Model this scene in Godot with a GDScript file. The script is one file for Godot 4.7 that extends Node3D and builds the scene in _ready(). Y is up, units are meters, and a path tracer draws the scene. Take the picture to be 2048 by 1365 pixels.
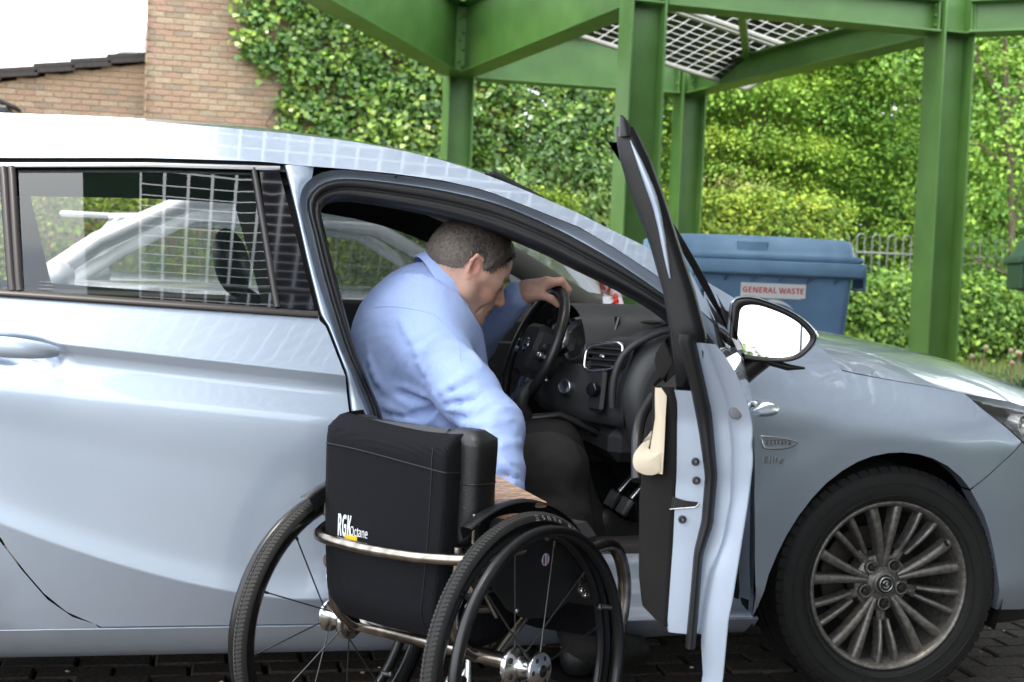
extends Node3D
# A man in a blue shirt moving from a wheelchair into the driver's seat of a silver estate car under a green steel solar car port.
# Axes: x along the car towards its front, y up, z out of the car's right side towards the camera. Metres.

const HINGE := Vector3(-0.43, 0.0, 0.83)
const DOOR_ANGLE := 67.1
var M := {}
var rng := RandomNumberGenerator.new()
var fn := FastNoiseLite.new()
var fold_noise := FastNoiseLite.new()

# ---------------------------------------------------------------- mesh helpers
class Acc:
	var v := PackedVector3Array()
	var n := PackedVector3Array()
	var c := PackedColorArray()
	var ix := PackedInt32Array()
	var x := Transform3D.IDENTITY
	var col := Color(1, 1, 1)

	func grid(rows: Array, close_u := false, close_v := false, flip := false) -> void:
		var nr: int = rows.size()
		var nc: int = rows[0].size()
		var base := v.size()
		for r in rows:
			for p in r:
				v.append(x * p)
				n.append(Vector3.ZERO)
				c.append(col)
		var start := ix.size()
		for i in (nr if close_v else nr - 1):
			for j in (nc if close_u else nc - 1):
				var a := base + i * nc + j
				var b := base + i * nc + (j + 1) % nc
				var d := base + ((i + 1) % nr) * nc + j
				var e := base + ((i + 1) % nr) * nc + (j + 1) % nc
				if flip:
					_tri(a, b, d)
					_tri(b, e, d)
				else:
					_tri(a, d, b)
					_tri(b, d, e)
		_norm(base, start)

	func _tri(a: int, b: int, d: int) -> void:
		var cr := (v[b] - v[a]).cross(v[d] - v[a])
		if cr.length_squared() < 1e-16:
			return
		ix.append(a)
		ix.append(b)
		ix.append(d)
		n[a] -= cr
		n[b] -= cr
		n[d] -= cr

	func _norm(base: int, _start: int) -> void:
		for i in range(base, v.size()):
			n[i] = n[i].normalized() if n[i].length_squared() > 1e-20 else Vector3.UP

	func fan(loop: Array, centre: Vector3, flip := false) -> void:
		var base := v.size()
		for p in loop:
			v.append(x * p)
			n.append(Vector3.ZERO)
			c.append(col)
		v.append(x * centre)
		n.append(Vector3.ZERO)
		c.append(col)
		var k: int = loop.size()
		for i in k:
			if flip:
				_tri(base + i, base + k, base + (i + 1) % k)
			else:
				_tri(base + i, base + (i + 1) % k, base + k)
		_norm(base, 0)

	func tris(pts: PackedVector3Array, idx: PackedInt32Array) -> void:
		var base := v.size()
		for p in pts:
			v.append(x * p)
			n.append(Vector3.ZERO)
			c.append(col)
		for i in range(0, idx.size(), 3):
			_tri(base + idx[i], base + idx[i + 1], base + idx[i + 2])
		_norm(base, 0)

	# a box with chamfered edges
	func box(size: Vector3, at := Vector3.ZERO, ch := 0.0) -> void:
		var h := size / 2.0
		ch = minf(ch, minf(h.x, minf(h.y, h.z)) * 0.9)
		if ch <= 0.0:
			for f in 6:
				var ax := f / 2
				var s := 1.0 if f % 2 == 0 else -1.0
				var nn := Vector3.ZERO
				nn[ax] = s
				var u := Vector3.ZERO
				u[(ax + 1) % 3] = 1.0
				var w := nn.cross(u)
				var o := at + nn * h
				var hu := u * h
				var hw := w * h
				grid([[o - hu - hw, o + hu - hw], [o - hu + hw, o + hu + hw]])
			return
		for f in 6:
			var ax := f / 2
			var s := 1.0 if f % 2 == 0 else -1.0
			var nn := Vector3.ZERO
			nn[ax] = s
			var u := Vector3.ZERO
			u[(ax + 1) % 3] = 1.0
			var w := nn.cross(u)
			var o := at + nn * h
			var hu := u * h - u * ch
			var hw := w * h - w * ch
			grid([[o - hu - hw, o + hu - hw], [o - hu + hw, o + hu + hw]])
		# edges and corners
		for ax in 3:
			var a1 := (ax + 1) % 3
			var a2 := (ax + 2) % 3
			for s1 in [-1.0, 1.0]:
				for s2 in [-1.0, 1.0]:
					var p := []
					for q in [[0.0, ch], [ch, 0.0]]:
						for e in [-1.0, 1.0]:
							var t := Vector3.ZERO
							t[ax] = e * (h[ax] - ch)
							t[a1] = s1 * (h[a1] - q[0])
							t[a2] = s2 * (h[a2] - q[1])
							p.append(at + t)
					grid([[p[0], p[1]], [p[2], p[3]]], false, false, s1 * s2 < 0.0)
		for sx in [-1.0, 1.0]:
			for sy in [-1.0, 1.0]:
				for sz in [-1.0, 1.0]:
					var sg := Vector3(sx, sy, sz)
					var a := at + sg * Vector3(h.x, h.y - ch, h.z - ch)
					var b := at + sg * Vector3(h.x - ch, h.y, h.z - ch)
					var d := at + sg * Vector3(h.x - ch, h.y - ch, h.z)
					tris(PackedVector3Array([a, b, d]), PackedInt32Array([0, 2, 1] if sx * sy * sz > 0.0 else [0, 1, 2]))

	# a tube along points; r is a number or an array of radii, one per point; flat squashes it along the frame's second axis
	func tube(pts: Array, r, sides := 8, closed := false, caps := true, flat := 1.0, up := Vector3.ZERO) -> void:
		var k: int = pts.size()
		var rows := []
		var prev := Vector3.ZERO
		for i in k:
			var a: Vector3 = pts[(i - 1 + k) % k] if closed or i > 0 else pts[0]
			var b: Vector3 = pts[(i + 1) % k] if closed or i < k - 1 else pts[k - 1]
			var t := (b - a).normalized()
			var side: Vector3
			if up != Vector3.ZERO:
				side = up.cross(t).normalized()
			elif prev == Vector3.ZERO:
				side = (Vector3.UP if absf(t.y) < 0.9 else Vector3.RIGHT).cross(t).normalized()
			else:
				side = (prev - t * prev.dot(t)).normalized()
			prev = side
			var other := t.cross(side)
			var rr: float = r[i] if r is Array else r
			var row := []
			for j in sides:
				var an := TAU * j / sides
				row.append(pts[i] + side * cos(an) * rr + other * sin(an) * rr * flat)
			rows.append(row)
		grid(rows, true, closed)
		if caps and not closed:
			fan(rows[0], pts[0], false)
			fan(rows[k - 1], pts[k - 1], true)

	# turned shape: profile points are (radius, along axis), axis z
	func lathe(prof: Array, seg := 24, from := 0.0, to := TAU) -> void:
		var full := absf(to - from - TAU) < 1e-4
		var rows := []
		for p in prof:
			var row := []
			for j in (seg if full else seg + 1):
				var an := from + (to - from) * j / seg
				row.append(Vector3(p.x * cos(an), p.x * sin(an), p.y))
			rows.append(row)
		grid(rows, full, false)

	# polygon in x, y pushed along z from z0 to z1 with a bevel on both ends
	func prism(poly: PackedVector2Array, z0: float, z1: float, bevel := 0.0) -> void:
		if Geometry2D.is_polygon_clockwise(poly):
			poly.reverse()
		var k := poly.size()
		var inner := PackedVector2Array()
		for i in k:
			var d0 := (poly[i] - poly[(i - 1 + k) % k]).normalized()
			var d1 := (poly[(i + 1) % k] - poly[i]).normalized()
			var m := (Vector2(-d0.y, d0.x) + Vector2(-d1.y, d1.x)).normalized()
			var sc := maxf(0.5, m.dot(Vector2(-d0.y, d0.x)))
			inner.append(poly[i] + m * bevel / sc)
		var idx := Geometry2D.triangulate_polygon(inner)
		for e in 2:
			var z := z1 if e == 0 else z0
			var pts := PackedVector3Array()
			for p in inner:
				pts.append(Vector3(p.x, p.y, z))
			var ii := PackedInt32Array()
			for t in range(0, idx.size(), 3):
				var a := idx[t]
				var b := idx[t + 1]
				var d := idx[t + 2]
				var area := (inner[b] - inner[a]).cross(inner[d] - inner[a])
				if (area > 0.0) == (e == 0):
					ii.append_array([a, d, b])
				else:
					ii.append_array([a, b, d])
			tris(pts, ii)
		var dz := signf(z1 - z0) * bevel
		for st in [[inner, z0, poly, z0 + dz], [poly, z0 + dz, poly, z1 - dz], [poly, z1 - dz, inner, z1]]:
			if bevel <= 0.0 and st[1] == st[3]:
				continue
			for i in k:
				var j := (i + 1) % k
				var pa: PackedVector2Array = st[0]
				var pb: PackedVector2Array = st[2]
				grid([[Vector3(pa[i].x, pa[i].y, st[1]), Vector3(pa[j].x, pa[j].y, st[1])], [Vector3(pb[i].x, pb[i].y, st[3]), Vector3(pb[j].x, pb[j].y, st[3])]], false, false, true)

	func ball(at: Vector3, r: Vector3, seg := 12) -> void:
		var rows := []
		for i in seg / 2 + 1:
			var th := PI * i / (seg / 2)
			var row := []
			for j in seg:
				var ph := TAU * j / seg
				row.append(at + Vector3(sin(th) * cos(ph), cos(th), sin(th) * sin(ph)) * r)
			rows.append(row)
		grid(rows, true, false, true)

	func mesh() -> ArrayMesh:
		var a := []
		a.resize(Mesh.ARRAY_MAX)
		a[Mesh.ARRAY_VERTEX] = v
		a[Mesh.ARRAY_NORMAL] = n
		a[Mesh.ARRAY_COLOR] = c
		a[Mesh.ARRAY_INDEX] = ix
		var m := ArrayMesh.new()
		m.add_surface_from_arrays(Mesh.PRIMITIVE_TRIANGLES, a)
		return m

func put(called: String, a, material: Material, parent: Node = self) -> MeshInstance3D:
	var o := MeshInstance3D.new()
	o.name = called
	o.mesh = a.mesh() if a is Acc else a
	o.material_override = material
	parent.add_child(o, true)
	return o

func node(called: String, parent: Node = self, at := Vector3.ZERO, turn := 0.0) -> Node3D:
	var o := Node3D.new()
	o.name = called
	o.position = at
	o.rotation.y = turn
	parent.add_child(o, true)
	return o

func tag(o: Node, label: String, category: String, group := "") -> Node:
	o.set_meta("label", label)
	o.set_meta("category", category)
	if group:
		o.set_meta("group", group)
	return o

func kind(o: Node, k: String) -> Node:
	o.set_meta("kind", k)
	return o

func sm(a: float, b: float, t: float) -> float:
	t = clampf((t - a) / (b - a), 0.0, 1.0)
	return t * t * (3.0 - 2.0 * t)

# value of a polyline table [[key, value], ...] at key
func tab(t: Array, k: float) -> float:
	if k <= t[0][0]:
		return t[0][1]
	for i in range(1, t.size()):
		if k <= t[i][0]:
			var u: float = (k - t[i - 1][0]) / (t[i][0] - t[i - 1][0])
			return lerpf(t[i - 1][1], t[i][1], u)
	return t[-1][1]

# points spread evenly along a smooth curve through the given points
func curve(pts: Array, count: int, closed := false) -> Array:
	var fine := []
	var k := pts.size()
	for i in (k if closed else k - 1):
		var p0 = pts[(i - 1 + k) % k] if closed or i > 0 else pts[i] * 2.0 - pts[i + 1]
		var p1 = pts[i]
		var p2 = pts[(i + 1) % k]
		var p3 = pts[(i + 2) % k] if closed or i < k - 2 else p2 * 2.0 - p1
		for s in 8:
			fine.append(p1.cubic_interpolate(p2, p0, p3, s / 8.0))
	fine.append(pts[0] if closed else pts[-1])
	return even(fine, count, closed)

func even(fine: Array, count: int, closed := false) -> Array:
	var acc := [0.0]
	for i in range(1, fine.size()):
		acc.append(acc[-1] + fine[i].distance_to(fine[i - 1]))
	var out := []
	var total: float = acc[-1]
	var j := 1
	for i in count:
		var d: float = total * i / (count if closed else count - 1)
		while j < acc.size() - 1 and acc[j] < d:
			j += 1
		var span: float = maxf(acc[j] - acc[j - 1], 1e-9)
		out.append(fine[j - 1].lerp(fine[j], clampf((d - acc[j - 1]) / span, 0.0, 1.0)))
	return out

# ---------------------------------------------------------------- materials
func lin(r: float, g: float, b: float) -> Color:
	return Color(r, g, b).linear_to_srgb()

func mat(called: String, colour: Color, rough: float, metal := 0.0) -> StandardMaterial3D:
	var m := StandardMaterial3D.new()
	m.resource_name = called
	m.albedo_color = colour
	m.roughness = rough
	m.metallic = metal
	m.cull_mode = BaseMaterial3D.CULL_DISABLED
	M[called] = m
	return m

func noise_tex(freq: float, oct: int, seed_: int, lo: Color, hi: Color, kind_ := FastNoiseLite.TYPE_SIMPLEX_SMOOTH, size := 256, fr := FastNoiseLite.FRACTAL_FBM) -> NoiseTexture2D:
	var f := FastNoiseLite.new()
	f.noise_type = kind_
	f.frequency = freq
	f.fractal_octaves = oct
	f.fractal_type = fr
	f.seed = seed_
	var t := NoiseTexture2D.new()
	t.width = size
	t.height = size
	t.seamless = true
	t.noise = f
	var g := Gradient.new()
	g.set_color(0, lo)
	g.set_color(1, hi)
	t.color_ramp = g
	return t

func tri(m: StandardMaterial3D, scale: float, world := false) -> StandardMaterial3D:
	m.uv1_triplanar = true
	m.uv1_world_triplanar = world
	m.uv1_scale = Vector3.ONE * scale
	return m

func bump(m: StandardMaterial3D, t: Texture2D, cm: float) -> StandardMaterial3D:
	m.heightmap_enabled = true
	m.heightmap_texture = t
	m.heightmap_scale = cm
	return m

func pane(called: String, tint: Color, alpha: float) -> StandardMaterial3D:
	var m := mat(called, Color(tint.r, tint.g, tint.b, alpha), 0.0)
	m.transparency = BaseMaterial3D.TRANSPARENCY_ALPHA
	return m

func make_materials() -> void:
	var grain := noise_tex(0.03, 4, 3, Color(0.88, 0.88, 0.88), Color(1, 1, 1))
	var speck := noise_tex(0.25, 2, 5, Color(0, 0, 0), Color(1, 1, 1))
	var soft := noise_tex(0.02, 3, 9, Color(0, 0, 0), Color(1, 1, 1))
	var m := mat("silver blue car paint", lin(0.47, 0.545, 0.655), 0.34, 0.55)
	m.clearcoat_enabled = true
	m.clearcoat = 1.0
	m.clearcoat_roughness = 0.02
	m = mat("silver cabin paint", lin(0.48, 0.55, 0.67), 0.38, 0.45)
	m = mat("pale car paint", lin(0.78, 0.82, 0.84), 0.35, 0.1)
	m.clearcoat_enabled = true
	m.clearcoat = 1.0
	m.clearcoat_roughness = 0.03
	m = mat("underbody", lin(0.012, 0.012, 0.013), 0.8)
	m = mat("rubber seal", lin(0.012, 0.012, 0.013), 0.42)
	m = mat("satin black trim", lin(0.022, 0.020, 0.021), 0.35)
	m = mat("brown black trim", lin(0.035, 0.029, 0.029), 0.4)
	m = mat("gloss black", lin(0.008, 0.008, 0.010), 0.04)
	m = mat("bright chrome", lin(0.75, 0.75, 0.76), 0.12, 1.0)
	m = mat("brushed chrome", lin(0.62, 0.62, 0.63), 0.28, 1.0)
	m = mat("mirror glass", lin(0.92, 0.93, 0.94), 0.0, 1.0)
	m = mat("dark plastic", lin(0.026, 0.026, 0.027), 0.55)
	tri(bump(m, speck, 0.04), 5.0)
	m = mat("dash plastic", lin(0.040, 0.041, 0.043), 0.5)
	tri(bump(m, speck, 0.05), 5.0)
	m = mat("door card", lin(0.015, 0.0135, 0.013), 0.7)
	m.metallic_specular = 0.3
	tri(bump(m, speck, 0.05), 6.0)
	m = mat("black leather", lin(0.014, 0.014, 0.015), 0.38)
	tri(bump(m, noise_tex(0.12, 2, 21, Color(0, 0, 0), Color(1, 1, 1), FastNoiseLite.TYPE_CELLULAR), 0.05), 6.0)
	m = mat("headliner", lin(0.03, 0.03, 0.03), 0.95)
	m = mat("pale pillar trim", lin(0.24, 0.235, 0.21), 0.8)
	m = mat("cream leather", lin(0.66, 0.56, 0.42), 0.5)
	m = mat("seat cloth", lin(0.026, 0.026, 0.028), 0.9)
	tri(bump(m, speck, 0.08), 8.0)
	m = mat("carpet", lin(0.020, 0.020, 0.020), 1.0)
	m = mat("tyre rubber", lin(0.018, 0.0175, 0.017), 0.75)
	m.albedo_texture = grain
	tri(m, 3.0)
	m = mat("alloy", lin(0.38, 0.37, 0.36), 0.42, 0.6)
	m.albedo_texture = noise_tex(0.05, 4, 31, Color(0.6, 0.58, 0.55), Color(1, 1, 1))
	tri(m, 4.0)
	m = mat("dusty dark alloy", lin(0.035, 0.032, 0.030), 0.7, 0.2)
	m.albedo_texture = grain
	tri(m, 6.0)
	m = mat("brake iron", lin(0.05, 0.042, 0.036), 0.6, 0.4)
	pane("tinted glass", Color(0.07, 0.11, 0.10), 0.5).metallic_specular = 0.7
	pane("clear glass", Color(0.30, 0.42, 0.38), 0.14)
	pane("far side glass", Color(0.03, 0.06, 0.05), 0.72).metallic_specular = 0.7
	pane("lamp lens", Color(0.9, 0.9, 0.9), 0.06)
	m = mat("panel sheet", lin(0.78, 0.80, 0.80), 0.6)
	m.backlight_enabled = true
	m.backlight = Color(0.9, 0.9, 0.9)
	m = mat("lamp reflector", lin(0.6, 0.6, 0.58), 0.18, 0.9)
	m = mat("red lamp lens", lin(0.32, 0.012, 0.010), 0.08)
	m = mat("red reflex", lin(0.7, 0.03, 0.015), 0.05)
	# steelwork
	m = mat("green steel paint", lin(0.098, 0.215, 0.050), 0.42)
	m.albedo_texture = noise_tex(0.012, 5, 41, Color(0.86, 0.88, 0.84), Color(1, 1, 1))
	tri(bump(m, soft, 0.04), 0.7)
	m = mat("solar cell", lin(0.030, 0.026, 0.024), 0.35)
	m = mat("aluminium frame", lin(0.55, 0.54, 0.50), 0.5, 0.5)
	m = mat("black cable", lin(0.012, 0.012, 0.012), 0.6)
	# bins
	m = mat("blue bin plastic", lin(0.15, 0.275, 0.44), 0.42)
	m.albedo_texture = noise_tex(0.01, 5, 43, Color(0.8, 0.82, 0.84), Color(1, 1, 1))
	tri(m, 0.9)
	m = mat("blue bin lid", lin(0.18, 0.32, 0.48), 0.45)
	m.albedo_texture = M["blue bin plastic"].albedo_texture
	tri(m, 1.2)
	m = mat("white label", lin(0.78, 0.77, 0.76), 0.5)
	m = mat("red print", lin(0.55, 0.03, 0.035), 0.5)
	m = mat("white print", lin(0.75, 0.77, 0.8), 0.5)
	m = mat("blue print", lin(0.05, 0.08, 0.35), 0.5)
	m = mat("grey print", lin(0.24, 0.24, 0.24), 0.6)
	m = mat("yellow print", lin(0.75, 0.52, 0.03), 0.5)
	m = mat("green bin plastic", lin(0.055, 0.14, 0.07), 0.55)
	m.albedo_texture = grain
	tri(m, 1.5)
	m = mat("galvanised steel", lin(0.25, 0.26, 0.26), 0.5, 0.3)
	# ground and building
	m = mat("paving base", lin(0.022, 0.020, 0.018), 0.95)
	for k in 3:
		m = mat("paver %d" % k, lin([0.135, 0.110, 0.145][k], [0.105, 0.090, 0.118][k], [0.083, 0.078, 0.097][k]), 0.85)
		m.albedo_texture = noise_tex(0.05, 5, 50 + k, Color(0.55, 0.55, 0.55), Color(1, 1, 1))
		tri(bump(m, speck, 0.15), 4.0, true)
	m = mat("tarmac", lin(0.08, 0.079, 0.075), 0.9)
	m.albedo_texture = noise_tex(0.2, 3, 55, Color(0.5, 0.5, 0.5), Color(1, 1, 1))
	tri(m, 1.0, true)
	m = mat("pale concrete", lin(0.27, 0.265, 0.25), 0.9)
	m.albedo_texture = noise_tex(0.02, 5, 57, Color(0.75, 0.75, 0.75), Color(1, 1, 1))
	tri(m, 0.4, true)
	m = mat("soil", lin(0.07, 0.055, 0.03), 1.0)
	m = mat("turf", lin(0.07, 0.11, 0.022), 1.0)
	m.albedo_texture = noise_tex(0.06, 5, 56, Color(0.5, 0.55, 0.4), Color(1, 1, 1))
	tri(m, 0.8, true)
	m = mat("mortar", lin(0.50, 0.345, 0.215), 0.95)
	m.albedo_texture = grain
	tri(m, 1.0, true)
	var bricks := [[0.52, 0.365, 0.24], [0.51, 0.335, 0.235], [0.48, 0.38, 0.26], [0.40, 0.31, 0.225], [0.56, 0.42, 0.29], [0.53, 0.345, 0.25]]
	for k in bricks.size():
		m = mat("brick %d" % k, lin(bricks[k][0], bricks[k][1], bricks[k][2]), 0.92)
		m.albedo_texture = noise_tex(0.04, 5, 60 + k, Color(0.72, 0.72, 0.72), Color(1, 1, 1))
		tri(bump(m, speck, 0.2), 3.0, true)
	m = mat("roof tile", lin(0.085, 0.072, 0.066), 0.9)
	m.albedo_texture = noise_tex(0.05, 5, 70, Color(0.5, 0.5, 0.5), Color(1, 1, 1))
	tri(m, 3.0, true)
	m = mat("lead flashing", lin(0.55, 0.56, 0.58), 0.5, 0.1)
	m = mat("black gutter", lin(0.02, 0.02, 0.021), 0.4)
	m = mat("bark", lin(0.16, 0.12, 0.075), 0.95)
	m.albedo_texture = noise_tex(0.04, 5, 71, Color(0.45, 0.42, 0.4), Color(1, 1, 1))
	tri(m, 3.0)
	m = mat("pale bark", lin(0.36, 0.29, 0.20), 0.9)
	m.albedo_texture = noise_tex(0.05, 5, 72, Color(0.4, 0.38, 0.35), Color(1, 1, 1))
	tri(m, 3.0)
	m = mat("leaf", Color(1, 1, 1), 0.62)
	m.metallic_specular = 0.35
	m.vertex_color_use_as_albedo = true
	m.backlight_enabled = true
	m.backlight = Color(0.20, 0.27, 0.055)
	m = mat("glossy leaf", Color(1, 1, 1), 0.32)
	m.vertex_color_use_as_albedo = true
	m.backlight_enabled = true
	m.backlight = Color(0.16, 0.22, 0.05)
	# wheelchair
	m = mat("mesh fabric", lin(0.030, 0.031, 0.039), 0.9)
	m.albedo_texture = weave_texture()
	m.metallic_specular = 0.3
	m.rim_enabled = true
	m.rim = 0.08
	tri(bump(m, weave_texture(), 0.09), 36.0)
	m = mat("titanium tube", lin(0.60, 0.56, 0.51), 0.26, 1.0)
	m.albedo_texture = noise_tex(0.03, 4, 81, Color(0.6, 0.58, 0.55), Color(1, 1, 1))
	tri(m, 3.0)
	m = mat("polished hub", lin(0.72, 0.72, 0.72), 0.2, 1.0)
	m = mat("black rim", lin(0.008, 0.008, 0.0085), 0.25)
	m = mat("push rim black", lin(0.009, 0.009, 0.010), 0.3)
	m = mat("spoke steel", lin(0.10, 0.10, 0.10), 0.35, 0.8)
	m = mat("carbon guard", lin(0.016, 0.016, 0.016), 0.35)
	tri(bump(m, weave_texture(), 0.06), 30.0)
	m = mat("board ply", lin(0.80, 0.58, 0.42), 0.5)
	m.albedo_texture = stripe_texture()
	tri(m, 9.0)
	# person
	m = mat("skin", Color(1, 1, 1), 0.48)
	m.vertex_color_use_as_albedo = true
	m.subsurf_scatter_enabled = true
	m.subsurf_scatter_strength = 0.06
	tri(bump(m, noise_tex(0.15, 3, 91, Color(0, 0, 0), Color(1, 1, 1)), 0.03), 9.0)
	m = mat("hair", Color(1, 1, 1), 0.6)
	m.vertex_color_use_as_albedo = true
	m = mat("blue shirt cloth", lin(0.41, 0.53, 0.86), 0.8)
	m.albedo_texture = noise_tex(0.3, 2, 92, Color(0.9, 0.92, 0.96), Color(1, 1, 1))
	m.rim_enabled = true
	m.rim = 0.3
	tri(bump(m, noise_tex(0.011, 4, 93, Color(0, 0, 0), Color(1, 1, 1), FastNoiseLite.TYPE_SIMPLEX_SMOOTH, 512), 0.22), 2.6)
	m = mat("shirt seam", lin(0.36, 0.46, 0.76), 0.85)
	m = mat("charcoal trousers", lin(0.026, 0.025, 0.0255), 0.95)
	m.metallic_specular = 0.25
	tri(bump(m, noise_tex(0.012, 4, 94, Color(0, 0, 0), Color(1, 1, 1)), 0.6), 2.0)
	m = mat("black shoe", lin(0.010, 0.010, 0.010), 0.5)
	m = mat("grey rubber", lin(0.16, 0.165, 0.175), 0.7)
	m = mat("eye dark", lin(0.02, 0.015, 0.012), 0.1)

# diamond weave, drawn pixel by pixel
func weave_texture() -> ImageTexture:
	if M.has("_weave"):
		return M["_weave"]
	var im := Image.create(128, 128, false, Image.FORMAT_L8)
	for y in 128:
		for x in 128:
			var a := sin((x + y) * TAU / 16.0) * sin((x - y) * TAU / 16.0)
			var b := 0.5 + 0.5 * a
			im.set_pixel(x, y, Color(b, b, b))
	M["_weave"] = ImageTexture.create_from_image(im)
	return M["_weave"]

# thin laminations of plywood
func stripe_texture() -> ImageTexture:
	var im := Image.create(128, 128, false, Image.FORMAT_RGB8)
	fn.frequency = 0.03
	for y in 128:
		for x in 128:
			var b := 0.78 + 0.22 * sin(y * TAU / 12.0 + fn.get_noise_2d(x * 0.6, y * 3.0) * 3.0)
			im.set_pixel(x, y, Color(b, b * 0.97, b * 0.95))
	return ImageTexture.create_from_image(im)

func _ready() -> void:
	# ---- camera
	var cam := Camera3D.new()
	cam.name = "camera"
	add_child(cam)
	var yaw := deg_to_rad(12.5)
	var pitch := deg_to_rad(2.6)
	var fwd := Vector3(sin(yaw) * cos(pitch), -sin(pitch), -cos(yaw) * cos(pitch))
	var right := fwd.cross(Vector3.UP).normalized()
	var up := right.cross(fwd)
	var roll := deg_to_rad(2.35)
	cam.transform = Transform3D(Basis(right * cos(roll) + up * sin(roll), up * cos(roll) - right * sin(roll), -fwd), Vector3(-1.767, 1.0855, 4.0993))
	cam.fov = rad_to_deg(2.0 * atan(682.5 / 2700.0))
	cam.near = 0.05
	cam.far = 400.0
	var lens := CameraAttributesPhysical.new()
	lens.frustum_focal_length = 69.23
	lens.frustum_focus_distance = 3.2
	lens.exposure_aperture = 9.0
	lens.frustum_near = 0.05
	lens.frustum_far = 400.0
	cam.attributes = lens
	cam.fov = rad_to_deg(2.0 * atan(682.5 / 2700.0))
	cam.current = true
	# ---- sky, sun, exposure
	var env := Environment.new()
	env.background_mode = Environment.BG_SKY
	env.tonemap_mode = Environment.TONE_MAPPER_LINEAR
	env.tonemap_exposure = 2.55
	env.sdfgi_enabled = true
	env.ssao_enabled = true
	env.ssil_enabled = true
	var sky := Sky.new()
	var sm_ := PanoramaSkyMaterial.new()
	sm_.panorama = sky_image()
	sky.sky_material = sm_
	env.sky = sky
	env.background_energy_multiplier = 1.0
	var we := WorldEnvironment.new()
	we.name = "world_environment"
	we.environment = env
	add_child(we)
	var sun := DirectionalLight3D.new()
	sun.name = "sun"
	sun.light_energy = 0.55
	sun.light_color = Color(1.0, 0.96, 0.88)
	sun.light_angular_distance = 10.0
	sun.shadow_enabled = true
	add_child(sun)
	sun.look_at_from_position(Vector3(-2.2, 9.0, 1.5), Vector3.ZERO)
	# ---- build
	rng.seed = 7
	make_materials()
	build_ground()
	build_building()
	build_carport()
	build_greenery()
	build_bins_and_fence()
	build_other_cars()
	build_car()
	build_wheelchair()
	build_person()

# bright broken cloud: white towards the horizon and the sun, blue grey patches higher up
func sky_image() -> ImageTexture:
	var w := 768
	var h := 384
	var im := Image.create(w, h, false, Image.FORMAT_RGBF)
	var f := FastNoiseLite.new()
	f.seed = 11
	f.frequency = 1.0
	f.fractal_octaves = 5
	var to_sun := Vector3(-2.2, 9.0, 1.5).normalized()
	for j in h:
		var el := PI * (0.5 - (j + 0.5) / h)
		for i in w:
			var az := TAU * (i + 0.5) / w
			var d := Vector3(sin(az) * cos(el), sin(el), -cos(az) * cos(el))
			var up_ := maxf(d.y, 0.0)
			var q := Vector3(d.x / (up_ + 0.25), d.z / (up_ + 0.25), 0.0)
			var cl := clampf(0.5 + 1.1 * f.get_noise_3d(q.x * 0.9, q.y * 2.2, 3.0), 0.0, 1.0)
			var thin := sm(0.30, 0.75, cl)
			var high := sm(0.25, 0.75, up_)
			var white := Color(1.44, 1.51, 1.60)
			var grey := Color(0.75, 0.86, 1.08)
			var k := lerpf(1.0, thin, 0.25 + 0.65 * high)
			var c := grey.lerp(white, k)
			var g := maxf(0.0, d.dot(to_sun))
			c += Color(1.0, 0.96, 0.88) * (pow(g, 6.0) * 0.55 + pow(g, 40.0) * 0.9)
			if d.y < 0.0:
				c = Color(0.30, 0.31, 0.27)
			im.set_pixel(i, j, c)
	return ImageTexture.create_from_image(im)

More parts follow.
